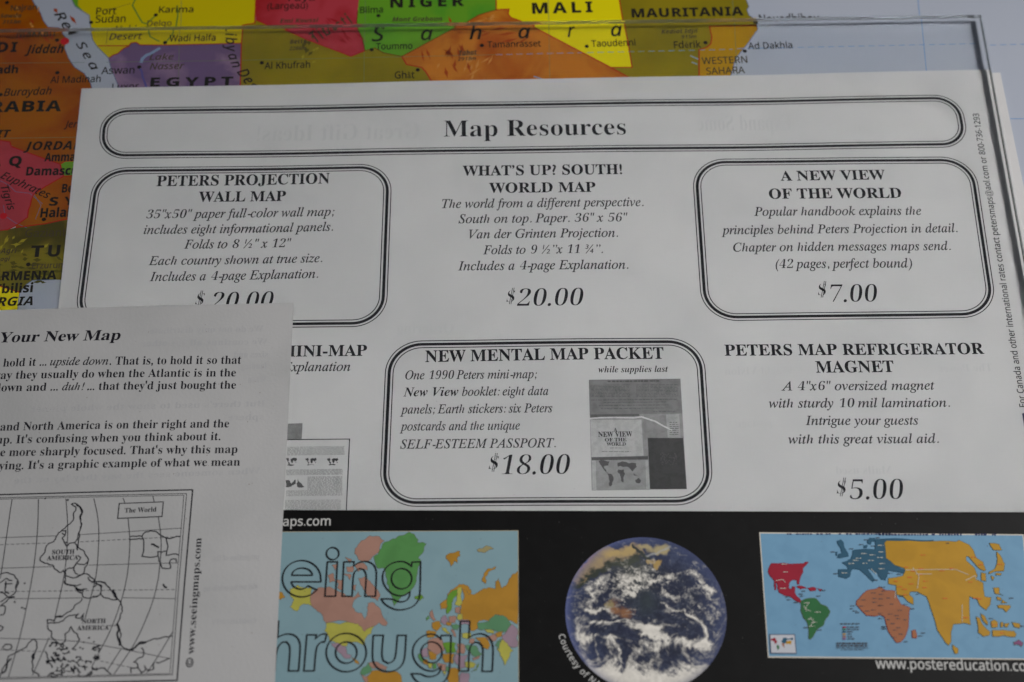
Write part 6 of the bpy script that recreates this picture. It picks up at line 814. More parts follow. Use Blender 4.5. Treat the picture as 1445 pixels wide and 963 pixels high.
country('purple', [(155, 90), (153, 82), (158, 79), (166, 76), (175, 68.5), (181, 66), (185, 61), (192, 60), (198, 63.8), (230, 64), (340.7, 61.4), (338.5, 150), (178, 150), (168, 124), (163, 112), (157, 98)], 1.6, 'purple Egypt')
country('olive', [(340.7, 61.4), (342.2, 44), (342.6, 35.5), (359.6, 33), (361, 28.5), (377, 35.7), (400, 41.5), (434.6, 57), (495.5, 80), (515, 72), (528.7, 68), (541, 75), (566.8, 80), (573.7, 91.5), (595, 95.5), (601, 102), (610, 117), (630, 150), (338.5, 150)], 1.3, 'olive Libya')
country('pink', [(361, -60), (361, 28.5), (377, 35.7), (400, 41.5), (434.6, 57), (495.5, 80), (515, 72), (511, 53), (507, 46), (504.5, 41), (503.5, 31), (505, 15), (506.6, 0), (506, -60)], 1.7, 'pink Chad')
country('green', [(506, -60), (506.6, 0), (505, 15), (503.5, 31), (504.5, 41), (507, 46), (511, 53), (515, 72), (528.7, 68), (541, 75), (566.8, 80), (580, 73), (644, 38.5), (659.6, 31), (675.5, 21.5), (700.4, 14), (700, -60)], 1.5, 'green Niger')
country('orange', [(566.8, 80), (580, 73), (644, 38.5), (659.6, 31), (675.5, 21.5), (700.4, 14), (718.4, 13), (717, 20), (721, 25), (733.6, 29.5), (746, 31), (755, 39.5), (862, 95.5), (891, 111.5), (930, 150), (630, 150), (610, 117), (601, 102), (595, 95.5), (573.7, 91.5)], 1.8, 'orange Algeria')
country('bright_yellow', [(700.4, -60), (700.4, 14), (718.4, 13), (717, 20), (721, 25), (733.6, 29.5), (746, 31), (755, 39.5), (862, 95.5), (892, 95.5), (886, 60), (880, 29), (874, 0), (868, -60)], 1.4, 'bright yellow Mali')
country('olive', [(868, -60), (874, 0), (880, 29), (886, 60), (892, 95.5), (862, 95.5), (891, 111.5), (930, 150), (986.5, 150), (986.5, 70.6), (997.6, 67), (1003, 62), (1004.5, 52.6), (1001, 37.4), (1068, 36.2), (1067, 27), (1062, 25), (1057, 22), (1054, 14), (1057, 10), (1053, 0), (1050, -60)], 1.6, 'olive Mauritania')
country('amber', [(1001, 37.4), (1068, 36.2), (1069.5, 41.5), (1062.6, 51), (1057, 59.5), (1046, 73), (1037.7, 83), (1035, 94), (1031, 108), (1025, 150), (986.5, 150), (986.5, 70.6), (997.6, 67), (1003, 62), (1004.5, 52.6)], 1.9, 'amber Western Sahara')
def mline(name, mt, lines, w, lift=2.6, label=None):
    fl = Flat()
    for l in lines: stroke(fl, mpts(l), w * MM)
    o = fl.build(name, MAP, M[mt], wm, lift)
    if len(lines) > 1: o['kind'] = 'stuff'
    if label: o['label'] = label
    return o
BR = [[(137.8, 65), (181, 65)], [(155, 82), (158, 79), (166, 76), (175, 68.5), (181, 66), (185, 61), (192, 60), (198, 63.8), (230, 64), (340.7, 61.4)], [(338.5, 150), (340.7, 61.4), (342.2, 44), (342.6, 35.5), (359.6, 33), (361, 0), (362, -60)],
      [(361, 28.5), (377, 35.7), (400, 41.5), (434.6, 57), (495.5, 80), (515, 72)], [(566.8, 80), (573.7, 91.5), (595, 95.5), (601, 102), (610, 117), (630, 150)],
      [(700.4, 14), (718.4, 13), (717, 20), (721, 25), (733.6, 29.5), (746, 31), (755, 39.5), (862, 95.5), (891, 111.5), (930, 150)], [(862, 95.5), (892, 95.5), (886, 60), (880, 29), (874, 0), (868, -60)], [(700, -60), (700.4, 14)],
      [(927, 111), (986.5, 109), (986.5, 70.6), (997.6, 67), (1003, 62), (1004.5, 52.6), (1001, 37.4), (1068, 36.2)],
      [(0, 198.5), (14, 200.5), (16, 207), (62, 224), (85, 232), (90, 249), (65, 263), (47, 275), (44, 284), (43, 290), (40, 297), (39, 307), (22, 319), (11, 324.5), (0, 325.5)], [(85, 232), (92, 228), (110, 227)], [(90, 249), (110, 248)], [(22, 321.5), (64, 316), (92, 310), (110, 307)], [(0, 404), (28, 413)]]
mline('border_line', 'border', BR, 0.28)
mline('border_line', 'brown', [[(505, 15), (503.5, 31), (504.5, 41), (507, 46), (511, 53), (515, 72), (528.7, 68), (541, 75), (566.8, 80), (580, 73), (644, 38.5), (659.6, 31), (675.5, 21.5), (700.4, 14)]], 0.24)
CO = [[(43, -5), (50, 8), (57, 18), (61, 29), (68, 38.5), (84, 39.5), (87, 46), (94, 55), (91, 68), (97, 83), (105, 95), (119, 104), (128, 118), (132, 135)], [(101.5, 0), (106, 9), (118, 17), (126, 22), (127, 32), (128, 45), (131, 57), (137, 66), (146, 75), (153, 82), (155, 90), (157, 98), (163, 112), (168, 124), (178, 150)],
      [(1053, -10), (1053, 0), (1057, 10), (1054, 14), (1057, 22), (1062, 25), (1067, 27), (1068, 36.2), (1069.5, 41.5), (1062.6, 51), (1057, 59.5), (1046, 73), (1037.7, 83), (1035, 94), (1031, 108)], [(77, 395), (46, 396), (37, 402), (28, 413), (26, 425), (24, 450)]]
mline('coast_line', 'coast', CO, 0.16, 2.5)
GR = [[(100, 42), (300, 41), (600, 37), (860, 34), (1010, 33)], [(256, 0), (251.6, 125)], [(515.6, 0), (513.5, 125)], [(773.8, 0), (776, 125)], [(1033.6, 0), (1039, 83), (1041, 125)], [(0, 195.5), (112, 194)], [(0, 89.5), (120, 88.5)], [(150, 88), (310, 86), (500, 82), (700, 77.5)]]
mline('grid_line', 'grid', GR, 0.11, 2.3)
mline('grid_line', 'bluegrid', [[(1295, -5), (1307.6, 105)], [(1415, 168), (1500, 167.5)]], 0.16, 2.3)
fl = Flat()
for a, b in (((700, 77.5), (1034, 70)), ((1040, 69), (1377, 62)), ((1397, 64), (1470, 62))):
    dashed(fl, MAP.P(*a), MAP.P(*b), 0.16 * MM, 1.5 * MM, 0.9 * MM)
fl.build('grid_line', MAP, M['bluegrid'], wm, 2.35, kind='stuff', label='dashed tropic line')
mline('river_line', 'river', [[(193, -5), (187, 8), (194.5, 21.6), (200.6, 32), (207, 34), (220, 22)], [(250, 8), (251, 22), (249, 34), (244, 48), (235, 59)], [(207, 37), (212, 52), (225, 59)]], 0.35, 2.2)
mline('river_line', 'softink', [[(148, 14), (165, 11), (185, 5)], [(152, 42), (150, 62)]], 0.1, 2.2)
mline('river_line', 'darkriver', [[(196, 95), (200, 101), (201, 108), (204, 116), (207, 125)]], 0.5, 2.2)
mline('river_line', 'lake', [[(199, 89), (201, 83), (207, 78), (213, 76), (219, 72), (226, 68)]], 0.75, 2.2)
mline('river_line', 'lake', [[(974, 79), (986, 84)], [(976, 88), (984, 91)], [(753, 108), (768, 113)]], 0.3, 2.2)
mline('river_line', 'coast', [[(0, 255), (13, 262), (22, 271), (42, 273), (60, 288)], [(5, 290), (7, 305), (22, 315), (38, 322)], [(48, 275), (58, 290), (50, 310)]], 0.12, 2.2)
fl = Flat(); rd = Flat()
for x, y in ((128.8, 32), (80.5, 57), (220, 21.5), (233, 60.5), (196.5, 95), (369.5, 89), (534, 22.5), (524.5, 70.5), (589.5, 99), (680, 64.5), (828, 65.8), (995.5, 60.5), (1051, 72.5), (81, 103), (1, 134), (10, 4), (62, 310), (40, 373.5)):
    disc(fl, MAP.P(x, y), 0.5 * MM)
a = MAP.P(1066, 30.5); quad(fl, [a + np.array(q) * MM for q in ((-.55, .75), (.55, .75), (.55, -.75), (-.55, -.75))], 1)
disc(rd, MAP.P(91.5, 58.5), 1.05 * MM); disc(rd, MAP.P(5, 305), 0.8 * MM)
fl.build('city_dot', MAP, M['mapink'], wm, 3.0, kind='stuff')
rd.build('city_dot', MAP, M['red'], wm, 3.0, kind='stuff', label='red city dots')
# hill shading printed on the map: Tibesti, Hoggar, Bette and Anatolia
def shade(mt, cx, cy, n, spread, ln, w, ang, seed):
    r = random.Random(seed); fl = Flat()
    for _ in range(n):
        x, y = cx + r.gauss(0, spread[0]), cy + r.gauss(0, spread[1]); a = math.radians(ang + r.gauss(0, 18)); l = ln * r.uniform(.5, 1.3)
        pts = [MAP.P(x + math.cos(a) * l * t, y + math.sin(a) * l * t * .8 + r.uniform(-.8, .8)) for t in (-.5, -.2, .15, .5)]
        sp = smooth(pts, False, 2, 180); k = np.linspace(-1, 1, len(sp))
        stroke(fl, sp, w * MM * (1 - np.abs(k)) * r.uniform(.6, 1.2) + 1e-5, seg=1)
    fl.build('hill_shading', MAP, mt, wm, 2.05, kind='stuff')
def relief(name, col): return mat(name, col, rough=0.42, spec=0.15)
R1, R2, R3, R4, R5 = relief('relief_red', (0.32, 0.012, 0.016)), relief('relief_light_orange', (0.60, 0.26, 0.055)), relief('relief_dark_orange', (0.36, 0.055, 0.006)), relief('relief_dark_olive', (0.09, 0.08, 0.006)), relief('relief_light_olive', (0.34, 0.29, 0.015))
shade(R1, 462, 42, 9, (16, 11), 22, .7, 35, 1); shade(R1, 490, 55, 4, (8, 5), 24, .5, 40, 2)
shade(R3, 640, 80, 14, (22, 14), 20, .8, 75, 3); shade(R2, 655, 92, 10, (28, 10), 22, .8, 115, 4); shade(R3, 725, 47, 6, (18, 5), 26, .8, 160, 5); shade(R2, 690, 28, 4, (10, 3), 18, .6, 160, 6)
shade(R4, 434, 68, 8, (6, 8), 12, .9, 100, 7); shade(R5, 440, 75, 4, (7, 5), 16, .7, 110, 8)
shade(R4, 45, 375, 22, (28, 9), 16, 1.0, 10, 9); shade(R5, 30, 345, 10, (22, 10), 14, .9, 130, 10); shade(R4, 40, 388, 14, (26, 5), 16, .8, 0, 11)
shade(R3, 55, 50, 16, (20, 14), 18, .9, 60, 12); shade(R2, 45, 30, 7, (12, 10), 14, .7, 70, 13)
for st, s, a, b, cap, mt, tr in T_MAP:
    fl = Flat(); text(fl, MAP, (st, s), a, b, cap, track=tr); fl.build('map_lettering', MAP, M[mt], wm, 3.4)

# ================================================================ the catalogue leaflet
lf = thing('price_leaflet', 'white catalogue page of map prices in black-framed boxes, lying beneath the clear acrylic pane', 'leaflet', (0.0, 0.0, 0.0005))
def lp(l): return [LEAF.P(*p) for p in l]
tl, tr = LEAF.P(115, 125), LEAF.P(1411.5, 103)
dn = (LEAF.P(83, 430) - tl); dn /= np.linalg.norm(dn); dr = at(1439.5, 240, LEAF.base); dr = np.array((dr.x, dr.y)) - tr; dr /= np.linalg.norm(dr)
sheet_mesh('paper_sheet', LEAF, [tl, tr, tr + dr * .16, tl + dn * .16], M['leaf'], lf, 0.1 * MM, 130, 90)
for kind, segs, a, b, cap, mt in T_LEAF:
    fl = Flat(); text(fl, LEAF, segs, a, b, cap); fl.build(kind, LEAF, M[mt], lf, 2)
for s, a, b, cap, d, dcap in PRICES:
    fl = Flat(); text(fl, LEAF, ('price', s), a, b, cap)
    text(fl, LEAF, ('price', 'S'), d, (d[0] + dcap * .62, d[1] - .3), dcap * .8)
    p, q = LEAF.P(d[0] + dcap * .2, d[1] + dcap * .14), LEAF.P(d[0] + dcap * .42, d[1] - dcap * .96)
    stroke(fl, [p, q], .14 * MM); stroke(fl, [p + (.35 * MM, 0), q + (.35 * MM, 0)], .14 * MM)
    fl.build('price_text', LEAF, M['ink'], lf, 2)
for s, a, b, cap in T_GHOST:
    fl = Flat(); text(fl, LEAF, ('sr', s), a, b, cap, mirror=True); fl.build('show_through_text', LEAF, M['ghost'], lf, 1)
def rrect(c4, r, n=12):
    """points round a frame with rounded corners; c4 = top left, top right, bottom right, bottom left"""
    c = [np.array(p) for p in c4]; out = []
    for i in range(4):
        p, a, b = c[i], c[i - 1], c[(i + 1) % 4]
        ua = (a - p) / np.linalg.norm(a - p); ub = (b - p) / np.linalg.norm(b - p)
        ctr = p + (ua + ub) * r
        for k in range(n + 1):
            t = k / n * math.pi / 2
            out.append(ctr - ub * r * math.cos(t) - ua * r * math.sin(t))
    return out
def offset_loop(pts, d):
    P = np.array(pts); t = np.roll(P, -1, 0) - np.roll(P, 1, 0); t /= np.linalg.norm(t, axis=1, keepdims=True)
    return P + np.column_stack((-t[:, 1], t[:, 0])) * d
def frame(c4, r, label):
    base = rrect(lp(c4), r * MM)
    fl = Flat(); stroke(fl, base, .66 * MM, True)
    o = fl.build('box_border', LEAF, M['ink'], lf, 2, label=label)
    for k, d in enumerate((.82, -.82)):
        g = Flat(); stroke(g, offset_loop(base, d * MM), .21 * MM, True); g.build('thin_line', LEAF, M['ink'], o, 2)
frame([(148.5, 157.5), (1350, 138.5), (1362.5, 203.5), (144, 220)], 5.4, 'long rounded triple-line frame round the title')
frame([(138, 242), (548, 236.2), (539.5, 456.3), (110, 459)], 6.6, 'rounded frame of the wall map offer')
frame([(981.5, 228.8), (1369.5, 226), (1402, 443), (996.5, 448)], 6.8, 'rounded frame of the handbook offer')
frame([(551, 486.6), (987, 482), (1001.5, 707.3), (541, 709.6)], 6.8, 'rounded frame of the packet offer')
# margin mark beside the upright small print
fl = Flat(); quad(fl, [LEAF.P(*p) for p in ((1442, 584), (1446, 583), (1449, 602), (1445, 603))], 1); fl.build('margin_mark', LEAF, mat('navy_ink', (.03, .03, .10)), lf, 2)
G = {}
def grey(v):
    if v not in G: G[v] = mat('halftone_grey', (v, v, v), rough=.7, spec=.15, tint=(v * .8, v * .8, v * .8), scale=700, amount=.9)
    return G[v]
def K(x, y, o=(820, 520), s=5.35): return (o[0] + x / s, o[1] + y / s)
def pic(surf, parent, name, pts, material, lift, conv=K, n=6, **pr):
    fl = Flat(); quad(fl, [surf.P(*conv(*p)) for p in pts], n); return fl.build(name, surf, material, parent, lift, **pr)
pk = pic(LEAF, lf, 'packet_picture', [(58, 90), (750, 78), (798, 912), (80, 925)], grey(.34), 2, label='grey halftone picture of the packet contents')
pic(LEAF, pk, 'folder_flap', [(58, 90), (750, 78), (765, 340), (65, 355)], grey(.25), 3)
pic(LEAF, pk, 'booklet_cover', [(70, 392), (455, 388), (472, 662), (78, 675)], grey(.52), 4)
pic(LEAF, pk, 'shadow_band', [(78, 674), (505, 664), (505, 690), (80, 697)], grey(.13), 4.5)
pic(LEAF, pk, 'shadow_band', [(68, 352), (440, 345), (440, 362), (68, 374)], grey(.15), 4.5)
pic(LEAF, pk, 'side_panel', [(462, 385), (640, 350), (650, 525), (475, 540)], grey(.31), 3.5)
pic(LEAF, pk, 'data_panel', [(640, 350), (740, 345), (752, 525), (655, 525)], grey(.45), 4)
pic(LEAF, pk, 'white_strip', [(82, 700), (110, 698), (115, 920), (86, 922)], grey(.5), 4)
pic(LEAF, pk, 'white_strip', [(486, 695), (505, 694), (520, 912), (492, 912)], grey(.48), 4)
mpn = pic(LEAF, pk, 'map_panel', [(110, 700), (485, 695), (490, 910), (115, 920)], grey(.36), 4)
pic(LEAF, pk, 'passport_cover', [(503, 527), (770, 527), (798, 912), (520, 912)], grey(.075), 5)
fl = Flat(); stroke(fl, [LEAF.P(*K(*p)) for p in ((65, 384), (150, 376), (250, 374), (400, 376), (455, 368), (560, 402), (620, 436), (685, 468))], [.25 * MM] * 0 or .35 * MM); fl.build('light_streak', LEAF, grey(.72), pk, 6)
fl = Flat()
for s, a, b, c in (('A', (244, 482), (274, 482), 30), ('NEW VIEW', (130, 521), (388, 516), 38), ('OF THE', (180, 556), (343, 553), 26), ('WORLD', (192, 588), (338, 586), 26)):
    text(fl, LEAF, ('sb', s), K(*a), K(*b), c / 5.35)
fl.build('cover_text', LEAF, grey(.02), pk, 6)
fl = Flat()
def rows(fl, surf, conv, x0, x1, y0, y1, n, w, r, slope=-.015):
    for k in range(n):
        y = y0 + (y1 - y0) * k / max(1, n - 1); x = x0
        while x < x1:
            l = r.uniform(8, 34)
            e = min(x + l, x1)
            stroke(fl, [surf.P(*conv(x, y + slope * (x - x0))), surf.P(*conv(e, y + slope * (e - x0)))], w * MM)
            x = e + r.uniform(4, 9)
rows(fl, LEAF, K, 70, 370, 132, 218, 9, .1, rnd); rows(fl, LEAF, K, 415, 735, 128, 214, 9, .1, rnd)
rows(fl, LEAF, K, 75, 720, 244, 244, 1, .12, rnd); rows(fl, LEAF, K, 170, 640, 262, 262, 1, .1, rnd); rows(fl, LEAF, K, 135, 660, 285, 285, 1, .12, rnd); rows(fl, LEAF, K, 150, 640, 308, 308, 1, .1, rnd); rows(fl, LEAF, K, 545, 720, 328, 328, 1, .1, rnd)
rows(fl, LEAF, K, 200, 590, 102, 102, 1, .35, rnd); rows(fl, LEAF, K, 155, 375, 632, 632, 1, .12, rnd, 0); rows(fl, LEAF, K, 668, 735, 410, 500, 7, .14, rnd); rows(fl, LEAF, K, 218, 310, 604, 604, 1, .1, rnd, 0)
fl.build('small_print', LEAF, grey(.12), pk, 6.5, kind='stuff')
fl = Flat()
WMINI = [[(130, 702), (215, 705), (205, 735), (170, 745), (200, 795), (225, 800), (245, 830), (225, 895), (212, 890), (208, 820), (160, 750)], [(275, 715), (310, 705), (415, 718), (420, 745), (390, 780), (350, 745), (300, 740), (280, 745)], [(280, 765), (320, 765), (332, 800), (320, 865), (300, 850), (292, 800), (275, 785)], [(408, 845), (435, 828), (452, 850), (440, 870), (412, 862)], [(395, 790), (410, 805), (435, 815), (400, 812)]]
for q in WMINI: poly(fl, rough([LEAF.P(*K(*p)) for p in q], .12, rnd))
fl.build('continent_print', LEAF, grey(.12), pk, 5)
fl = Flat()
for _ in range(60):
    disc(fl, LEAF.P(*K(rnd.uniform(590, 720), rnd.uniform(640, 730))), .12 * MM, 6)
fl.build('crest_print', LEAF, grey(.12), pk, 6, kind='stuff')
def LQ(x, y): return K(x, y, (385, 580), 5.838)
mm = pic(LEAF, lf, 'mini_map_picture', [(95, 236), (632, 231), (605, 860), (60, 860)], mat('mini_map_ground', (.63, .63, .625), rough=.75), 2, LQ, 8, label='pale picture of the mini-map sheet')
pic(LEAF, lf, 'grey_field', [(95, 106), (245, 101), (238, 231), (95, 235)], grey(.27), 2, LQ)
fl = Flat(); stroke(fl, [LEAF.P(*LQ(*p)) for p in ((90, 238), (632, 232), (603, 860))], .2 * MM); fl.build('picture_border', LEAF, M['ink'], mm, 4)
fl = Flat()
for x0, x1, y0, y1, n in ((118, 590, 300, 365, 9), (110, 575, 488, 528, 6), (285, 572, 545, 650, 14), (110, 572, 660, 700, 6), (100, 560, 740, 815, 9)):
    rows(fl, LEAF, LQ, x0, x1, y0, y1, n, .12, rnd)
fl.build('small_print', LEAF, grey(.36), mm, 5, kind='stuff')
fl = Flat()
for cx in (150, 312, 490):
    for q in ([(-45, -15), (-20, -20), (-15, 0), (-25, 5), (-10, 20), (-18, 38), (-28, 10)], [(-5, -8), (10, -18), (45, -20), (50, -5), (35, 10), (20, 0), (15, 20), (5, 25), (-2, 8)], [(35, 15), (45, 12), (42, 24)], [(-30, 36), (25, 34), (25, 40), (-30, 41)]):
        poly(fl, rough([LEAF.P(*LQ(cx + x, 408 + y)) for x, y in q], .15, rnd))
for q in ([(105, 570), (140, 575), (150, 600), (185, 565), (190, 600), (150, 625), (105, 628)], [(205, 560), (225, 590), (262, 625), (200, 625), (195, 600)]):
    poly(fl, rough([LEAF.P(*LQ(*p)) for p in q], .15, rnd))
fl.build('continent_print', LEAF, grey(.10), mm, 5.5)
fl = Flat()
for _ in range(70):
    disc(fl, LEAF.P(rnd.uniform(150, 1400), rnd.uniform(150, 715)), rnd.uniform(.03, .09) * MM, 6)
fl.build('paper_flecks', LEAF, M['leaf_fleck'], lf, 1.5, kind='stuff')

# ================================================================ the clear acrylic pane
ac = thing('acrylic_pane', 'clear acrylic pane covering the leaflet and map, its polished far edge catching light', 'pane', (0, 0, SLAB_LOW))
tr_ = at(1385, 20, SLAB_HIGH); tr_ = np.array((tr_.x, tr_.y))
lf_ = at(60, 39.5, SLAB_HIGH); lf_ = np.array((lf_.x, lf_.y)); rt_ = at(1443, 340, SLAB_HIGH); rt_ = np.array((rt_.x, rt_.y))
ul = (lf_ - tr_) / np.linalg.norm(lf_ - tr_); ud = (rt_ - tr_) / np.linalg.norm(rt_ - tr_)
def pane_ring(inset, z):
    a = tr_ + (ul + ud) * inset; b = tr_ + ul * (.36 - inset) + ud * inset; c = tr_ + ul * (.36 - inset) + ud * (.30 - inset); d = tr_ + ul * inset + ud * (.30 - inset)
    return [(*a, z), (*b, z), (*c, z), (*d, z)]
bev = .25 * MM
rings = [pane_ring(bev, SLAB_LOW), pane_ring(0, SLAB_LOW + bev), pane_ring(0, SLAB_HIGH - bev), pane_ring(bev, SLAB_HIGH)]
V = [p for r in rings for p in r]
Fc = [(0, 3, 2, 1), (12, 13, 14, 15)]
for k in range(3):
    for i in range(4):
        j = (i + 1) % 4
        Fc.append((4 * k + i, 4 * k + j, 4 * k + 4 + j, 4 * k + 4 + i))
gm = bpy.data.materials.new('clear_acrylic'); gm.use_nodes = True
nt = gm.node_tree; nt.nodes.remove(nt.nodes['Principled BSDF'])
gb = nt.nodes.new('ShaderNodeBsdfGlass'); gb.inputs['IOR'].default_value = IOR; gb.inputs['Roughness'].default_value = 0.0; gb.inputs['Color'].default_value = (0.985, 0.99, 0.99, 1)
nt.links.new(gb.outputs[0], nt.nodes['Material Output'].inputs['Surface'])
gs = bpy.data.materials.new('sawn_acrylic_edge'); gs.use_nodes = True
nt = gs.node_tree; nt.nodes.remove(nt.nodes['Principled BSDF'])
g1 = nt.nodes.new('ShaderNodeBsdfGlass'); g1.inputs['IOR'].default_value = IOR; g1.inputs['Roughness'].default_value = 0.22; g1.inputs['Color'].default_value = (0.98, 1, 0.99, 1)
g2 = nt.nodes.new('ShaderNodeBsdfTranslucent'); g2.inputs['Color'].default_value = (0.85, 0.88, 0.86, 1)
mx = nt.nodes.new('ShaderNodeMixShader'); mx.inputs[0].default_value = 0.22
nt.links.new(g1.outputs[0], mx.inputs[1]); nt.links.new(g2.outputs[0], mx.inputs[2]); nt.links.new(mx.outputs[0], nt.nodes['Material Output'].inputs['Surface'])
slab = link('pane_body', V, Fc, gm, ac)
slab.data.materials.append(gs)
ge = bpy.data.materials.new('grey_cut_edge'); ge.use_nodes = True
nt = ge.node_tree; nt.nodes.remove(nt.nodes['Principled BSDF'])
g3 = nt.nodes.new('ShaderNodeBsdfGlass'); g3.inputs['IOR'].default_value = IOR; g3.inputs['Roughness'].default_value = 0.08; g3.inputs['Color'].default_value = (0.72, 0.77, 0.74, 1)
nt.links.new(g3.outputs[0], nt.nodes['Material Output'].inputs['Surface'])
slab.data.materials.append(ge)
for p in slab.data.polygons:
    if p.normal.y > 0.9: p.material_index = 1
    if p.normal.x > 0.9: p.material_index = 2
import bmesh
bm = bmesh.new(); bm.from_mesh(slab.data); bmesh.ops.recalc_face_normals(bm, faces=bm.faces); bm.to_mesh(slab.data); bm.free()

# ================================================================ the black card
cd = thing('black_card', 'glossy black card with the whole Earth and two small coloured world maps', 'card', (0.05, -0.06, CARD.base))
ct = [CARD.P(360, 719.8), CARD.P(1490, 723.2)]
e = ct[1] - ct[0]; e /= np.linalg.norm(e); dnn = np.array((e[1], -e[0]))
sheet_mesh('card_stock', CARD, [ct[0] - e * .03, ct[1] + e * .02, ct[1] + e * .02 + dnn * .1, ct[0] - e * .03 + dnn * .1], M['card'], cd, 0.3 * MM, 4, 4)
def cp(l, cv=None): return [CARD.P(*(cv(*p) if cv else p)) for p in l]
for nm, st, s, a, b, cap in T_CARD:
    fl = Flat(); text(fl, CARD, (st, s), a, b, cap); fl.build(nm, CARD, M['white'], cd, 1)
# small world map with the outlined title
def G_(x, y): return (385 + x / 4.32, 740 + y / 4.32)
def H_(x, y): return (560 + x / 4.317, 740 + y / 4.317)
fl = Flat(); poly(fl, cp([(322, 751.6), (731, 749.6), (731.6, 965), (732, 1010), (300, 1012)]))
sea2 = mat('pale_sea_print', (.235, .37, .41), rough=.45, tint=(.22, .35, .39), scale=150, amount=1)
tp = fl.build('title_picture', CARD, sea2, cd, 1, label='pale blue world map overprinted with a large outlined title')
fl = Flat(); stroke(fl, cp([(330, 751.2), (731.2, 749.2), (731.8, 965), (732, 1010)]), .12 * MM); fl.build('picture_edge', CARD, mat('edge_line', (.45, .40, .28)), tp, 2)
CM = {n: mat('print_' + n, c, rough=.45, tint=tuple(v * .85 for v in c), scale=200, amount=.8) for n, c in dict(pinkish=(0.407, 0.228, 0.1736), yell=(0.4588, 0.4408, 0.0806), grn=(0.0962, 0.2812, 0.0806), teal=(0.111, 0.2736, 0.1364), org=(0.444, 0.228, 0.0279), lil=(0.3404, 0.2432, 0.2976), lime=(0.1332, 0.304, 0.031), tan=(0.333, 0.2888, 0.1364)).items()}
M['land_edge'] = ink('land_edge_ink', (.12, .10, .08))
REG = [0.0]
def region(cl, pts, cv, lift=2, amp=.16, edge=True, parent=None, steps=2, ewid=.06, ecol=None):
    P = rough(cp(pts, cv), amp, rnd, True, steps)
    if cv is H_:                                                   # the print ends at the picture's right edge
        a, b = CARD.P(731.1, 749), CARD.P(731.7, 1000)
        for q in P: q[0] = min(q[0], a[0] + (b[0] - a[0]) * (q[1] - a[1]) / (b[1] - a[1]))
    REG[0] += 0.08; lift = 2 + REG[0] % 9
    if edge:
        fl = Flat(); stroke(fl, P, ewid * MM, True, seg=1)
        fl2 = Flat(); poly(fl2, P); o = fl2.build('country_print', CARD, cl, parent, lift)
        fl.build('outline', CARD, ecol or M['land_edge'], parent, lift + 0.04)
    else:
        fl2 = Flat(); poly(fl2, P); fl2.build('country_print', CARD, cl, parent, lift)
R_ = lambda c, p, cv, l=2: region(CM[c], p, cv, l, parent=tp)
R_('yell', [(105, 395), (150, 370), (238, 388), (238, 500), (190, 485), (150, 530), (105, 505), (130, 460), (108, 440)], G_)
R_('pinkish', [(238, 420), (300, 385), (340, 380), (400, 410), (450, 440), (500, 440), (520, 410), (540, 440), (500, 460), (485, 500), (500, 530), (545, 545), (560, 580), (575, 540), (580, 480), (620, 480), (660, 530), (700, 600), (690, 620), (650, 600), (620, 620), (580, 650), (540, 650), (520, 620), (480, 605), (325, 602), (270, 530), (238, 500)], G_)
R_('yell', [(325, 602), (490, 603), (540, 625), (560, 655), (620, 620), (600, 665), (570, 690), (560, 740), (545, 735), (520, 720), (470, 715), (450, 745), (400, 725), (345, 710), (315, 650)], G_, 2.3)
R_('lil', [(355, 722), (400, 725), (440, 745), (450, 790), (480, 800), (470, 820), (430, 810), (400, 780)], G_)
R_('org', [(480, 805), (510, 830), (530, 860), (515, 850), (490, 825)], G_)
R_('org', [(30, 410), (60, 420), (75, 445), (50, 460), (20, 450)], G_)
for q in ([(500, 150), (540, 100), (590, 70), (650, 75), (680, 100), (650, 150), (620, 190), (590, 220), (520, 215), (498, 180)], [(520, 330), (560, 320), (600, 360), (640, 400), (655, 430), (640, 470), (600, 450), (570, 420), (545, 380)], [(335, 310), (370, 300), (378, 350), (345, 355)], [(390, 340), (430, 345), (425, 400), (395, 392)], [(440, 200), (480, 215), (470, 240)], [(360, 250), (392, 240), (380, 282)], [(450, 260), (490, 255), (490, 290), (455, 292)], [(500, 250), (560, 240), (580, 280), (520, 290)], [(430, 300), (480, 310), (470, 342)], [(480, 380), (510, 370), (505, 410)]):
    R_('pinkish', q, G_)
gl = [G_(*p) for p in ((615, 200), (650, 160), (670, 120), (720, 95), (770, 70), (830, 50))] + [H_(*p) for p in ((70, 45), (105, 60), (130, 95), (125, 110), (180, 120), (165, 160), (130, 205), (148, 230), (125, 300), (115, 360), (60, 420), (30, 440), (0, 480))] + [G_(*p) for p in ((740, 500), (730, 470), (710, 400), (690, 320), (680, 270), (640, 270))]
R_('grn', gl, None)
R_('teal', [(545, 880), (580, 845), (605, 860), (600, 900), (560, 920), (535, 915)], G_); R_('pinkish', [(585, 845), (640, 840), (700, 870), (690, 890), (610, 880)], G_)
R_('org', [(575, 930), (605, 895), (640, 890), (760, 900), (785, 940), (770, 1040), (600, 1040)], G_, 2.3); R_('pinkish', [(540, 920), (575, 925), (590, 1040), (560, 1040)], G_)
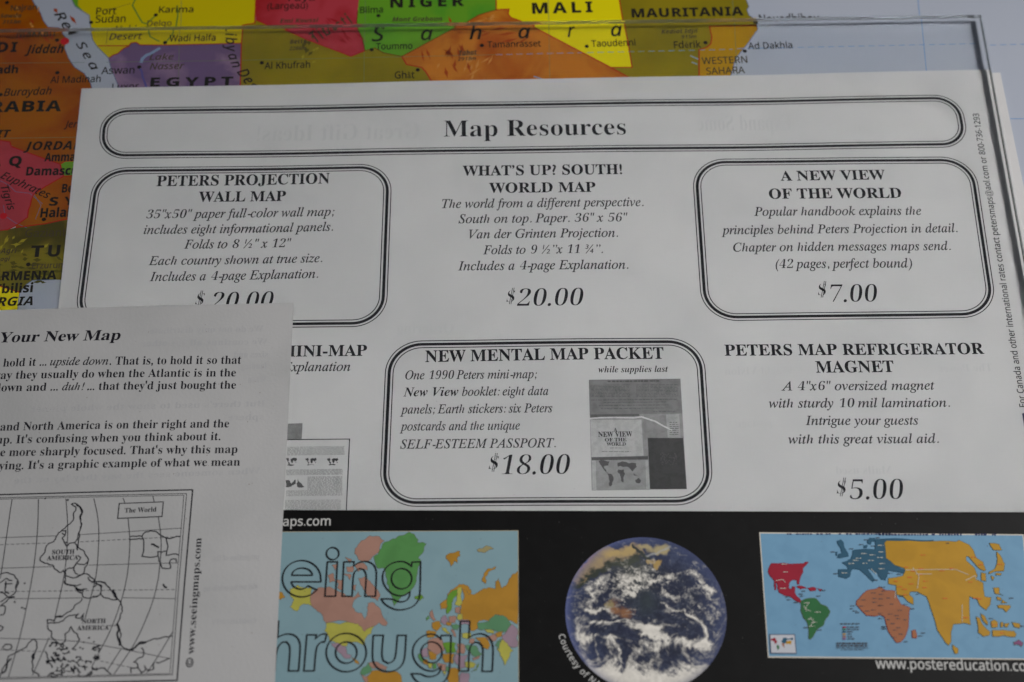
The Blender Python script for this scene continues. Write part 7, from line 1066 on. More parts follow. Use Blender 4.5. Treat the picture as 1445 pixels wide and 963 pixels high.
HS = [('lime', [(110, 440), (150, 430), (165, 450), (140, 465), (110, 455)]), ('org', [(300, 190), (340, 175), (385, 165), (385, 195), (365, 210), (370, 240), (350, 225), (330, 258), (315, 225), (300, 210)]), ('tan', [(490, 155), (545, 130), (590, 150), (550, 165), (500, 170)]),
 ('org', [(520, 350), (530, 300), (560, 270), (605, 258), (600, 275), (560, 290), (540, 320), (540, 365)]), ('org', [(395, 380), (450, 420), (470, 430), (500, 410), (560, 385), (600, 395), (600, 350), (620, 330), (640, 390), (680, 350), (700, 310), (737, 285), (735, 610), (680, 585), (600, 550), (560, 590), (500, 590), (490, 640), (450, 650), (430, 590), (400, 580), (385, 540), (400, 470)]),
 ('org', [(262, 490), (300, 460), (330, 400), (380, 365), (430, 375), (455, 410), (440, 430), (390, 390), (340, 410), (320, 460), (300, 515), (270, 520)]), ('lime', [(300, 530), (305, 470), (340, 405), (370, 400), (360, 440), (335, 480), (325, 530), (305, 545)]), ('yell', [(370, 390), (395, 385), (400, 480), (385, 500), (355, 490), (365, 440)]),
 ('pinkish', [(200, 545), (215, 520), (238, 580), (225, 590)]), ('grn', [(178, 575), (195, 555), (200, 575), (182, 588)]), ('org', [(215, 600), (260, 590), (275, 620), (240, 650), (220, 640)]), ('lil', [(270, 570), (300, 555), (315, 590), (290, 615), (270, 600)]), ('pinkish', [(315, 565), (360, 560), (355, 600), (320, 600)]), ('pinkish', [(355, 510), (385, 505), (380, 545), (358, 540)]),
 ('yell', [(370, 550), (400, 548), (402, 580), (372, 582)]), ('lil', [(380, 585), (440, 585), (440, 615), (390, 612)]), ('org', [(180, 652), (240, 655), (225, 690), (185, 690)]), ('yell', [(275, 628), (300, 632), (330, 668), (312, 668)]), ('teal', [(335, 612), (385, 618), (372, 645), (345, 642)]), ('org', [(300, 595), (335, 600), (330, 618), (302, 612)]), ('pinkish', [(330, 640), (350, 650), (360, 690), (345, 680)]), ('yell', [(395, 665), (450, 660), (455, 690), (400, 692)]),
 ('teal', [(490, 600), (560, 590), (600, 550), (680, 585), (700, 620), (650, 660), (600, 650), (540, 640), (500, 640)]), ('lil', [(640, 680), (700, 610), (735, 640), (735, 745), (700, 750), (660, 720)]), ('yell', [(610, 760), (640, 700), (680, 740), (710, 770), (690, 790), (665, 850), (655, 860), (630, 800)]), ('org', [(480, 690), (540, 690), (570, 740), (560, 760), (520, 750)]), ('org', [(600, 665), (650, 650), (640, 680), (605, 690)]),
 ('teal', [(415, 740), (480, 740), (520, 790), (480, 810), (450, 780)]), ('pinkish', [(460, 815), (510, 800), (500, 820), (465, 830)]), ('pinkish', [(545, 690), (600, 672), (610, 700), (590, 715)]), ('yell', [(535, 640), (590, 650), (590, 670), (550, 662)]), ('teal', [(600, 735), (632, 698), (622, 765)]), ('pinkish', [(442, 700), (475, 700), (470, 725), (440, 725)]),
 ('pinkish', [(190, 710), (275, 700), (290, 770), (240, 800), (190, 760)]), ('org', [(190, 762), (245, 795), (240, 822), (200, 822)]), ('lil', [(150, 770), (188, 750), (192, 812), (150, 812)]), ('lime', [(280, 725), (360, 725), (360, 780), (300, 785)]), ('org', [(280, 790), (350, 790), (345, 850), (290, 842)]), ('pinkish', [(365, 730), (415, 740), (410, 790), (365, 788)]), ('lil', [(355, 792), (430, 795), (420, 870), (380, 880), (355, 840)]), ('yell', [(415, 840), (480, 850), (470, 875), (420, 872)]),
 ('lime', [(450, 905), (500, 845), (485, 890)]), ('pinkish', [(245, 845), (300, 852), (300, 890), (260, 885)]), ('org', [(325, 880), (390, 882), (390, 1000), (330, 1000)]), ('lil', [(392, 905), (440, 910), (430, 990), (392, 985)]), ('grn', [(132, 790), (150, 790), (160, 850), (140, 830)]), ('yell', [(190, 845), (215, 848), (210, 880), (192, 870)]), ('org', [(160, 825), (188, 828), (186, 860), (165, 850)]), ('grn', [(218, 850), (240, 850), (240, 880), (220, 878)]), ('teal', [(305, 865), (330, 870), (320, 900), (300, 895)]), ('yell', [(280, 895), (300, 900), (290, 925)])]
for c, q in HS: R_(c, q, H_, 2.2)
def ell(cx, cy, rx, ry, a0=0, a1=360, n=40): return [(cx + rx * math.cos(math.radians(a0 + (a1 - a0) * k / n)), cy - ry * math.sin(math.radians(a0 + (a1 - a0) * k / n))) for k in range(n + 1)]
GO = []   # outlined title letters, each a list of loops
e_out = [(272, 402)] + ell(178, 333, 117, 111, -40, -350, 50) + [(296, 352), (115, 352), (124, 378), (150, 394), (178, 398), (202, 390), (216, 376)]
GO.append(('G', [e_out, ell(181, 312, 62, 44, 0, 180, 20)]))
GO.append(('G', [ell(367, 180, 38, 37)[:-1]])); GO.append(('G', [[(335, 230), (396, 230), (385, 440), (320, 440)]]))
GO.append(('G', [[(435, 230), (498, 230), (496, 257), (520, 236), (555, 226), (592, 231), (620, 250), (633, 283), (634, 320), (628, 440), (564, 440), (572, 330), (570, 300), (555, 277), (530, 271), (505, 285), (492, 315), (486, 440), (425, 440)]]))
GO.append(('G', [[(850, 232), (903, 230), (901, 400), (895, 455), (870, 495), (825, 517), (775, 525), (740, 519), (700, 500), (675, 478), (663, 456), (735, 456), (755, 470), (790, 476), (822, 464), (836, 440), (838, 412), (815, 430), (785, 440), (735, 430), (690, 392), (668, 335), (678, 282), (718, 240), (780, 225), (820, 235), (848, 258)], ell(787, 333, 62, 62)[:-1]]))
GO.append(('G', [[(-30, 592), (38, 592), (32, 692), (60, 675), (105, 667), (148, 684), (168, 722), (170, 760), (160, 895), (98, 895), (108, 770), (104, 738), (85, 718), (60, 720), (35, 745), (22, 790), (15, 895), (-50, 895)]]))
GO.append(('G', [[(210, 675), (268, 675), (262, 700), (285, 678), (310, 668), (332, 672), (318, 720), (300, 718), (276, 735), (264, 775), (255, 895), (192, 895)]]))
GO.append(('G', [ell(450, 783, 122, 117, 0, 360, 60)[:-1], ell(450, 783, 65, 65)[:-1]]))
GO.append(('G', [[(615, 678), (676, 678), (665, 795), (675, 832), (705, 849), (735, 838), (752, 808), (762, 678), (815, 678), (808, 815), (790, 863), (752, 893), (705, 902), (655, 890), (620, 858), (608, 810)]]))
GO.append(('H', [[(272, 678), (333, 678), (325, 880), (312, 935), (280, 970), (225, 985), (160, 978), (115, 955), (90, 911), (152, 912), (175, 928), (215, 930), (250, 918), (268, 892), (272, 862), (250, 888), (215, 898), (160, 885), (112, 840), (95, 782), (110, 725), (158, 680), (213, 667), (250, 680), (270, 703)], ell(213, 782, 64, 64)[:-1]]))
GO.append(('H', [[(390, 592), (447, 592), (440, 692), (470, 674), (515, 665), (560, 683), (583, 722), (590, 760), (583, 897), (522, 897), (528, 780), (524, 745), (505, 723), (480, 719), (455, 735), (442, 770), (438, 895), (380, 895)]]))
for c, loops in GO:
    fl = Flat()
    for l in loops: stroke(fl, smooth(cp(l, G_ if c == 'G' else H_), True, 2, 42), .23 * MM, True, seg=1)
    fl.build('outlined_letter', CARD, M['ink'], tp, 16)
# the Earth as seen from space
def lattice(seed):
    return np.random.RandomState(seed).rand(64, 64)
LAT = [lattice(s) for s in range(12)]
def vn(x, y, k):
    L = LAT[k % 12]; xi = np.floor(x).astype(int); yi = np.floor(y).astype(int); fx = x - xi; fy = y - yi
    fx = fx * fx * (3 - 2 * fx); fy = fy * fy * (3 - 2 * fy)
    g = lambda i, j: L[(xi + i) % 64, (yi + j) % 64]
    return (g(0, 0) * (1 - fx) + g(1, 0) * fx) * (1 - fy) + (g(0, 1) * (1 - fx) + g(1, 1) * fx) * fy
def fbm(x, y, k, o=5, g=.55):
    s = 0; a = 1.0; t = 0
    for i in range(o):
        s = s + a * vn(x * 2 ** i + 17.3 * i, y * 2 ** i + 9.1 * i, k + i); t += a; a *= g
    return s / t
def ridge(x, y, k, o=4):
    s = 0; a = 1.0; t = 0
    for i in range(o):
        s = s + a * (1 - np.abs(2 * vn(x * 2 ** i + 7.7 * i, y * 2 ** i + 3.1 * i, k + i) - 1)); t += a; a *= .6
    return s / t
def earth_colour(u, v):
    """u to the right, v downwards, both -1..1: ocean, land and cloud of the printed picture"""
    r = np.sqrt(u * u + v * v)
    n1 = fbm(u * 5 + 3, v * 5 + 9, 0, 4) - .5; n2 = fbm(u * 5 + 13, v * 5 + 2, 4, 4) - .5
    n3 = fbm(u * 18 + 3, v * 18 + 9, 2, 3) - .5; n4 = fbm(u * 18 + 13, v * 18 + 2, 5, 3) - .5
    p, q = u + n1 * .16 + n3 * .03, v + n2 * .16 + n4 * .03          # wobbled place, for soft shapes
    def path(pts, w, P=None, Q=None):
        P = p if P is None else P; Q = q if Q is None else Q
        d = np.full(u.shape, 9.0)
        for (ax, ay), (bx, by) in zip(pts[:-1], pts[1:]):
            l2 = (bx - ax) ** 2 + (by - ay) ** 2
            t = np.clip(((P - ax) * (bx - ax) + (Q - ay) * (by - ay)) / l2, 0, 1)
            d = np.minimum(d, np.hypot(P - ax - t * (bx - ax), Q - ay - t * (by - ay)))
        return np.exp(-(d / w) ** 2)
    def bl(cx, cy, sx, sy, ang=0):
        a = math.radians(ang); dx, dy = p - cx, q - cy
        return np.exp(-(((dx * math.cos(a) + dy * math.sin(a)) / sx) ** 2 + ((-dx * math.sin(a) + dy * math.cos(a)) / sy) ** 2))
    X, Y = u + n1 * .12, v + n2 * .10
    for cx, cy, st, rr in ((-.56, .46, 2.6, .30), (.50, .36, -1.8, .34), (-.25, .32, 1.2, .25), (.6, -.1, -.8, .35)):
        dx, dy = X - cx, Y - cy; g = st * np.exp(-(dx * dx + dy * dy) / rr ** 2)
        X, Y = cx + dx * np.cos(g) - dy * np.sin(g), cy + dx * np.sin(g) + dy * np.cos(g)
    strk = ridge(X * 5 + Y * 2, Y * 11 - X * 2, 1, 5)                  # drawn-out streaks
    curl = ridge(u * 17 + n3 * 3.0, v * 19 + n4 * 3.0, 6, 4)           # small curly cells
    mot = fbm(u * 9 + n1 * 2, v * 10 + n2 * 2, 3, 5, .7)
    den = np.full(u.shape, -.13)
    den += .34 * bl(-.18, -.46, .24, .26) + .30 * bl(-.17, -.27, .12, .10) + .26 * bl(-.45, -.42, .28, .12, -8) + .22 * bl(-.62, -.25, .22, .12, -30) + .2 * bl(-.7, -.06, .16, .08)
    den += .42 * path([(.1, -.44), (.33, -.50), (.52, -.54), (.65, -.45), (.74, -.34), (.84, -.24)], .045) + .35 * bl(.61, -.66, .06, .07, 50) + .30 * path([(.85, -.28), (.80, -.2)], .05)
    den += .22 * bl(.45, -.3, .35, .12, 10) + .22 * path([(.05, -.36), (.2, -.28), (.36, -.22)], .05) + .14 * bl(.75, .02, .18, .25)
    den += .50 * path([(.22, -.09), (.36, -.08), (.5, -.05), (.62, .06), (.71, .18), (.75, .30), (.72, .40)], .026) + .18 * path([(.3, .0), (.5, .08), (.62, .25)], .03)
    den += .75 * bl(.09, .24, .20, .10, 8) + .55 * path([(-.33, .09), (-.18, .13), (-.05, .19), (.05, .24)], .035) + .45 * path([(-.70, .12), (-.5, .13), (-.36, .10)], .025) + .4 * path([(-.74, -.02), (-.6, -.06), (-.44, -.06), (-.36, .03)], .03)
    den += .45 * bl(-.82, .30, .09, .2, -15) + .4 * path([(-.74, .36), (-.62, .28), (-.46, .32), (-.38, .46), (-.34, .6)], .03) + .3 * path([(-.66, .42), (-.56, .38), (-.47, .46), (-.42, .6)], .025)
    den += .42 * bl(.52, .38, .14, .08, -10) + .5 * bl(.70, .40, .12, .06, 10) + .32 * bl(-.05, .45, .22, .1, -20) + .16 * bl(.25, .45, .3, .15)
    den += 1.1 * np.clip((q - .58 + .10 * np.abs(u)) * 2.6, 0, 1)
    den -= .4 * bl(.02, -.12, .15, .15) + .25 * bl(.28, .05, .26, .07, 15) + .38 * bl(-.29, .25, .12, .06, 12) + .38 * bl(-.58, .04, .20, .035, 5) + .3 * bl(.30, -.72, .25, .10, 15) + .42 * path([(-.9, -.56), (-.5, -.72), (-.15, -.82)], .13) + .2 * bl(.35, -.32, .18, .07) + .2 * bl(.4, .22, .16, .06, 20) + .25 * bl(-.3, -.56, .1, .05)
    sw = np.clip(bl(-.5, .45, .4, .35) + bl(.45, .25, .4, .4), 0, 1) * .5
    tex = (.42 + .4 * sw) * strk + (.30 - .22 * sw) * curl + (.28 - .18 * sw) * mot
    wc = np.clip(bl(-.18, -.42, .45, .3) + bl(.5, -.25, .4, .3), 0, 1) * .6
    tex = tex * (1 - wc) + (.62 * curl + .38 * mot) * wc
    cl = np.clip((tex * 1.25 - .735 + np.clip(den, -1, .80) * .55) * 3.7, 0, 1) ** 1.1
    oc = np.array((.011, .015, .036)) * (.7 + 1.3 * mot[:, None]) + np.array((.020, .030, .075)) * (np.clip(r - .62, 0, 1) ** 1.3 * 4)[:, None]
    oc = oc + (np.clip(curl - .6, 0, 1) * .16)[:, None] * np.array((.7, .85, 1.1))
    col = oc
    def over(c, m, col, s=5, gate=None):
        m = m if gate is None else m * (gate > .22); m = np.clip(.5 + (m - .5) * s, 0, 1)[:, None]; return col * (1 - m) + np.array(c) * m
    col = over((.034, .042, .032), path([(-.95, -.42), (-.78, -.50), (-.58, -.60), (-.38, -.67), (-.15, -.74)], .12) + n3 * .8, col, 3)
    tanp = path([(-.92, -.50), (-.80, -.58), (-.62, -.69), (-.42, -.76), (-.26, -.80), (-.12, -.86)], .10)
    col = over((.33, .25, .16), tanp + n3 * 1.1 + (mot - .5) * 1.6, col, 1.8, tanp)
    col = over((.50, .36, .15), path([(-.45, -.78), (-.27, -.80), (-.16, -.83)], .06) + (mot - .5) * 2.0, col, 1.5, tanp)
    col = over((.42, .27, .19), path([(-.85, -.62), (-.62, -.74)], .035) + n4 * .9, col, 2, tanp)
    col = over((.42, .35, .19), path([(-.04, -.90), (.10, -.86), (.22, -.86), (.30, -.87)], .05) + (mot - .5) * 1.5, col, 2, bl(.12, -.85, .3, .1))
    col = over((.025, .035, .035), path([(-.16, -.90), (-.08, -.82), (.04, -.735)], .022) + n3 * .5, col, 4)
    col = over((.45, .30, .10), path([(.03, -.69), (.15, -.70), (.12, -.63)], .035) + n3 * .8, col, 3)
    col = over((.26, .12, .055), path([(-.40, -.07), (-.33, -.04), (-.26, .02)], .06) + (mot - .5) * 1.6, col, 1.5, bl(-.33, -.04, .17, .13))
    col = over((.30, .24, .12), path([(-.47, -.12), (-.40, -.13)], .05) + n3 * .8 - .1, col, 2)
    grn = np.clip(bl(-.12, -.52, .22, .22), 0, 1)[:, None] * .55
    col = col * (1 - grn) + (np.array((.12, .13, .10)) * (.4 + 1.2 * mot[:, None])) * grn
    md = np.clip(bl(.02, -.13, .14, .15), 0, 1)[:, None] * .8
    col = col * (1 - md) + (np.array((.030, .044, .050)) * (.5 + mot[:, None])) * md
    cl = cl[:, None]
    cc = np.array((.74, .71, .64)) * (.45 + .62 * np.clip(cl, 0, 1)) * (.78 + .4 * fbm(u * 22, v * 22, 7, 3)[:, None])
    col = col * (1 - cl) + cc * cl
    ln = path([(.04, -.75), (.18, -.79), (.34, -.87)], .012, u + n3 * .03, v + n4 * .03)[:, None] * .8
    col = col * (1 - ln) + np.array((.42, .43, .42)) * ln
    rim = np.clip((r - .88) / .12, 0, 1)[:, None] ** 1.6
    col = col * (1 - .66 * rim) + (np.array((.045, .055, .13)) * (1 + np.clip(-u - v * .3, 0, 1)[:, None] * 1.8)) * rim * .66
    return np.clip(col, 0, 1)
ctr = CARD.P(911.5, 865.5); RE = .5 * np.linalg.norm(CARD.P(1025.3, 865.5) - CARD.P(797.8, 865.5))
nr, na = 130, 480
V, UV = [tuple(ctr)], [(0, 0)]
for i in range(1, nr + 1):
    for j in range(na):
        a = 2 * math.pi * j / na; q = i / nr
        V.append((ctr[0] + RE * q * math.cos(a), ctr[1] + RE * q * math.sin(a))); UV.append((q * math.cos(a), -q * math.sin(a)))
Fs = [(0, 1 + j, 1 + (j + 1) % na) for j in range(na)]
for i in range(nr - 1):
    b0 = 1 + i * na; b1 = b0 + na
    for j in range(na):
        k = (j + 1) % na; Fs.append((b0 + j, b1 + j, b1 + k, b0 + k))
UV = np.array(UV)
em = bpy.data.materials.new('earth_photo_print'); em.use_nodes = True
vc = em.node_tree.nodes.new('ShaderNodeVertexColor'); vc.layer_name = 'print'
em.node_tree.links.new(vc.outputs['Color'], em.node_tree.nodes['Principled BSDF'].inputs['Base Color'])
em.node_tree.nodes['Principled BSDF'].inputs['Roughness'].default_value = .42
eo = link('earth_picture', [(x, y, CARD.base + 2 * LIFT) for x, y in V], Fs, em, cd, label='round blue and white picture of the Earth')
ca = eo.data.color_attributes.new('print', 'FLOAT_COLOR', 'POINT')
cols = np.ones((len(V), 4)); cols[:, :3] = earth_colour(UV[:, 0], UV[:, 1]); ca.data.foreach_set('color', cols.ravel())
# credit set round the lower left of the globe
s = 'Courtesy of NASA'; fl = Flat(); rad = RE * 1.125; px_mm = RE / 113.7
ang = math.radians(194.0); sz = 8.8 * px_mm / cap_of('R')
for ch in s:
    v, f, adv = glyph('R', ch)
    wdt = adv * sz * 1.12
    am = ang + wdt / 2 / rad
    if len(v):
        nrm = np.array((-math.cos(am), -math.sin(am))); tan = np.array((-math.sin(am), math.cos(am)))
        c0 = ctr + rad * np.array((math.cos(am), math.sin(am)))
        fl.add(c0 + ((v[:, 0] - adv / 2) * sz * .98)[:, None] * tan + (v[:, 1] * sz)[:, None] * nrm, f)
    ang += wdt / rad
fl.build('credit_text', CARD, M['white'], cd, 1)
# small bright world map
def I_(x, y): return (1065 + x / 5.068, 745 + y / 5.068)
def J_(x, y): return (1240 + x / 4.42, 745 + y / 4.42)
fl = Flat(); poly(fl, cp([(1071.3, 751.5), (1444.5, 754.3), (1461, 931.5), (1083.8, 928.3)])); pw = fl.build('world_map_picture', CARD, mat('picture_margin', (.62, .58, .50)), cd, 1, label='small bright world map with a white border')
fl = Flat(); poly(fl, cp([(1073, 753.2), (1443, 755.9), (1459, 929.8), (1085, 926.4)]))
fl.build('sea_print', CARD, mat('blue_sea_print', (.165, .34, .50), rough=.42, tint=(.15, .315, .47), scale=300, amount=1), pw, 2)
PM = {n: mat('bright_' + n, c, rough=.42, tint=tuple(v * .85 for v in c), scale=250, amount=.7) for n, c in dict(red=(0.31, 0.01008, 0.03), green=(0.0248, 0.1456, 0.045), blue=(0.0217, 0.0952, 0.16), yellow=(0.4836, 0.2576, 0.0125), brown=(0.3596, 0.1344, 0.06), purple=(0.2232, 0.0672, 0.18)).items()}
M['pe'] = ink('green_edge_ink', (.10, .12, .05)); M['be'] = ink('blue_edge_ink', (.02, .07, .12)); M['re'] = ink('dark_red_edge_ink', (.2, .01, .03))
def B_(c, p, cv, l=3.2, e='pe', amp=.10): region(PM[c], p, cv, l, amp, True, pw, 2, .085, M[e])
B_('red', [(120, 255), (300, 258), (345, 258), (365, 245), (385, 248), (345, 290), (345, 320), (325, 360), (318, 405), (305, 405), (300, 375), (265, 375), (245, 400), (243, 435), (265, 440), (270, 420), (288, 425), (285, 460), (300, 490), (320, 505), (335, 530), (325, 537), (290, 520), (250, 490), (210, 485), (175, 465), (160, 400), (150, 390), (152, 445), (143, 445), (140, 380), (110, 345), (95, 315), (105, 280)], I_, e='re', amp=.06)
for q in ([(300, 420), (340, 418), (370, 435), (330, 440)], [(378, 432), (420, 425), (440, 435), (435, 450), (400, 455)], [(450, 435), (480, 440), (470, 455)]): B_('red', q, I_, e='re')
B_('green', [(330, 525), (370, 508), (440, 508), (470, 545), (520, 570), (540, 600), (510, 650), (490, 700), (440, 735), (420, 775), (395, 800), (385, 790), (380, 690), (345, 640), (328, 590)], I_, amp=.07)
B_('blue', [(590, 95), (615, 85), (635, 110), (640, 140), (665, 180), (670, 205), (590, 215), (600, 190), (625, 180), (595, 120)], I_, e='be'); B_('blue', [(578, 175), (590, 175), (590, 200), (580, 200)], I_, e='be')
B_('blue', [(805, 95), (820, 75), (860, 75), (855, 100), (835, 98), (828, 120), (810, 115)], I_, e='be'); B_('blue', [(778, 130), (805, 125), (800, 145), (780, 145)], I_, e='be')
B_('blue', [I_(*p) for p in ((700, 165), (720, 158), (860, 158), (862, 85), (925, 83))] + [J_(*p) for p in ((0, 72), (200, 75), (340, 78), (338, 92), (60, 100), (60, 200), (110, 240), (165, 265), (155, 285), (60, 268), (50, 310), (35, 330))] + [I_(*p) for p in ((940, 372), (905, 372), (885, 345), (880, 325), (815, 290), (808, 302), (830, 330), (857, 370), (845, 388), (820, 365), (750, 300), (700, 295), (685, 320), (680, 350), (655, 365), (600, 350), (598, 300), (670, 300), (660, 275), (625, 250), (660, 240), (690, 220), (700, 190))], None, 3.0, 'be', .04)
B_('yellow', [(35, 95), (50, 82), (340, 85), (480, 88), (500, 78), (560, 105), (590, 140), (605, 185), (650, 215), (668, 265), (655, 270), (625, 255), (590, 215), (560, 180), (545, 180), (545, 205), (595, 250), (615, 300), (608, 322), (650, 345), (660, 430), (700, 435), (695, 480), (670, 515), (630, 485), (615, 450), (565, 428), (572, 605), (530, 595), (500, 600), (465, 602), (450, 660), (450, 715), (435, 735), (415, 715), (385, 670), (365, 640), (350, 580), (330, 520), (298, 430), (240, 400), (195, 400), (190, 420), (215, 440), (215, 480), (180, 460), (150, 425), (112, 418), (108, 360), (60, 350), (60, 315), (110, 310), (150, 300), (165, 270), (160, 255), (100, 235), (75, 210), (45, 190)], J_, 5.0, amp=.03)
for q in ([(640, 280), (668, 285), (668, 335), (640, 330)], [(690, 97), (750, 105), (768, 140), (715, 140)], [(735, 150), (755, 170), (785, 225), (780, 270), (720, 275), (685, 290), (690, 275), (725, 255), (735, 230), (740, 190)], [(700, 300), (720, 310), (710, 330)], [(730, 285), (765, 285), (762, 297), (732, 297)], [(715, 375), (750, 375), (750, 410), (780, 425), (725, 412)], [(735, 430), (765, 440), (760, 455), (738, 450)], [(770, 450), (800, 470), (765, 470)], [(740, 485), (820, 485), (820, 500), (795, 528), (775, 505), (745, 500)], [(607, 555), (630, 565), (650, 610), (695, 650), (690, 670), (655, 680), (620, 655)], [(635, 535), (660, 550), (680, 590), (680, 610), (650, 580)], [(700, 585), (720, 575), (742, 590), (740, 620), (705, 625)], [(760, 590), (775, 590), (775, 620), (760, 620)], [(782, 600), (815, 595), (800, 622), (785, 618)], [(830, 590), (880, 600), (878, 628), (845, 620)], [(710, 638), (845, 645), (858, 665), (850, 682), (710, 678)], [(460, 730), (495, 755), (493, 785), (475, 787), (462, 760)]): B_('yellow', q, J_, 3.4, amp=.06)
B_('purple', [(840, 715), (870, 700), (900, 720), (890, 742), (870, 730), (845, 732)], J_)
B_('brown', [I_(*p) for p in ((885, 430), (890, 420), (905, 430), (930, 445))] + [J_(*p) for p in ((20, 392), (100, 395), (115, 440), (140, 480), (195, 500), (187, 550), (185, 620), (160, 690), (135, 715), (110, 718), (90, 690), (60, 650), (45, 600), (35, 555), (15, 548))] + [I_(*p) for p in ((920, 632), (895, 625), (860, 635), (800, 630), (770, 600), (725, 550), (730, 520), (760, 490), (800, 450), (860, 440))], None, 3.6, 're', .04)
B_('brown', [(205, 645), (228, 638), (235, 690), (210, 688)], J_, e='re')
fl = Flat(); r2 = random.Random(3)
for cv, x0, x1 in ((I_, 230, 960), (J_, 0, 720)):
    x = x0
    while x < x1:
        l = r2.uniform(8, 22); yb = 48 if cv is I_ else 46
        if r2.random() < .82: poly(fl, cp([(x, yb - 8), (x + l, yb - 8), (x + l, yb + 3), (x, yb + 3)], cv))
        x += l + r2.uniform(3, 8)
fl.build('cut_title_text', CARD, mat('navy_print', (.02, .03, .10)), pw, 3.4, kind='stuff')
fl = Flat()
rw = lambda x0, x1, y0, y1, n, w, cv=I_: rows(fl, CARD, cv, x0, x1, y0, y1, n, w, r2, 0)
rw(612, 748, 688, 688, 1, .22); rw(660, 745, 712, 712, 1, .2); rw(660, 745, 728, 728, 1, .2); rw(660, 700, 745, 745, 1, .2); rw(665, 690, 762, 762, 1, .2); rw(665, 700, 780, 780, 1, .2); rw(665, 718, 796, 796, 1, .2)
rw(585, 805, 828, 828, 1, .3); rw(585, 810, 845, 845, 1, .3); rw(585, 812, 860, 860, 1, .14); rw(615, 780, 873, 873, 1, .12)
for x, y in ((558, 174), (690, 152), (795, 88), (880, 74), (760, 122), (845, 132), (578, 330), (868, 376), (905, 428), (918, 455), (700, 560), (695, 580), (715, 597), (735, 607), (900, 650), (920, 710), (928, 724), (235, 496), (245, 516), (295, 536), (340, 490), (330, 476), (455, 490), (350, 455), (365, 715), (462, 733), (490, 450)): rw(x - 14, x + 16, y, y, 1, .17)
for x, y in ((70, 285), (125, 290), (25, 372), (80, 478), (130, 517), (70, 540), (60, 440), (120, 568), (85, 600), (120, 625), (135, 665), (100, 640), (95, 685), (170, 712), (60, 575), (30, 620), (30, 632), (210, 507), (165, 480), (140, 428), (245, 415), (275, 658), (260, 676), (825, 440), (890, 615), (700, 567), (430, 98), (10, 445), (5, 487), (165, 575), (110, 550)): rw(x - 12, x + 14, y, y, 1, .16, J_)
for x, y in ((845, 468), (855, 508), (852, 535), (900, 558), (775, 518), (800, 598), (845, 590), (900, 478), (895, 615), (762, 562)): rw(x - 14, x + 20, y, y, 1, .16)
fl.build('place_names', CARD, mat('dark_print', (.05, .05, .06)), pw, 13.0, kind='stuff')
fl = Flat()
for x, y in ((275, 172), (172, 248), (215, 272), (262, 258), (192, 310), (255, 293), (108, 335), (290, 335), (200, 352), (160, 385), (285, 375), (412, 442), (540, 562), (628, 445), (572, 340), (392, 270), (455, 255), (635, 232), (590, 185), (755, 230), (130, 370), (165, 420), (600, 440), (720, 605), (770, 658)): rows(fl, CARD, J_, x - 14, x + 16, y, y, 1, .17, r2, 0)
fl.build('place_names', CARD, mat('orange_print', (.62, .12, .02)), pw, 13.4, kind='stuff')
fl = Flat()
for x, y in ((222, 318), (203, 435), (210, 262), (450, 605), (400, 655), (425, 678), (410, 706), (372, 538), (780, 186), (840, 196), (690, 258), (790, 256), (830, 236), (900, 128), (905, 175), (910, 258), (905, 295), (640, 325), (740, 220), (895, 215), (720, 235)): rows(fl, CARD, I_, x - 20, x + 20, y, y, 1, .13, r2, 0)
for q in ([(150, 380), (200, 372), (218, 392)], [(385, 540), (360, 580), (400, 600)], [(395, 640), (420, 670), (400, 700)], [(350, 560), (370, 600)], [(830, 295), (870, 335)]): stroke(fl, cp(q, I_), .09 * MM)
for q in ([(165, 265), (330, 262), (480, 262), (560, 295)], [(210, 250), (250, 300), (240, 380)], [(230, 290), (330, 290)], [(540, 330), (600, 300), (610, 330)], [(520, 480), (520, 590)], [(105, 395), (100, 440)]): stroke(fl, cp(q, J_), .09 * MM)
fl.build('place_names', CARD, mat('white_print', (.60, .60, .52)), pw, 13.8, kind='stuff')
# legend swatches and inset
for c, y in (('red', 712), ('green', 728), ('blue', 745), ('yellow', 762), ('brown', 780), ('purple', 796)):
    fl = Flat(); poly(fl, cp([(628, y - 5), (652, y - 5), (652, y + 5), (628, y + 5)], I_)); fl.build('legend_swatch', CARD, PM[c], pw, 12)
fl = Flat(); poly(fl, cp([(108, 765), (285, 765), (297, 900), (115, 898)], I_)); ins = fl.build('inset_map', CARD, mat('inset_ground', (.52, .54, .58)), pw, 12)
fl = Flat(); stroke(fl, cp([(108, 765), (285, 765), (297, 900), (115, 898)], I_), .16 * MM, True)
fl.build('inset_border', CARD, mat('inset_line', (.06, .08, .14)), pw, 12.5)
for c, q in (('red', [(112, 800), (150, 790), (160, 815), (148, 835), (125, 810)]), ('green', [(158, 838), (174, 850), (164, 880), (156, 860)]), ('blue', [(190, 815), (200, 790), (270, 785), (275, 805), (235, 800), (225, 822), (200, 828)]), ('yellow', [(220, 820), (262, 812), (258, 838), (240, 830), (228, 840)]), ('brown', [(190, 828), (215, 830), (212, 862), (200, 845)])):
    fl = Flat(); poly(fl, rough(cp(q, I_), .18, rnd)); fl.build('country_print', CARD, PM[c], pw, 12.8)
fl = Flat(); r3 = random.Random(5)
for _ in range(150):
    x, y = r3.uniform(400, 1440), r3.uniform(724, 962); disc(fl, CARD.P(x, y), r3.uniform(.025, .07) * MM, 6)
fl.build('dust_specks', CARD, mat('dust', (.16, .16, .15), rough=.9), cd, 9, kind='stuff')

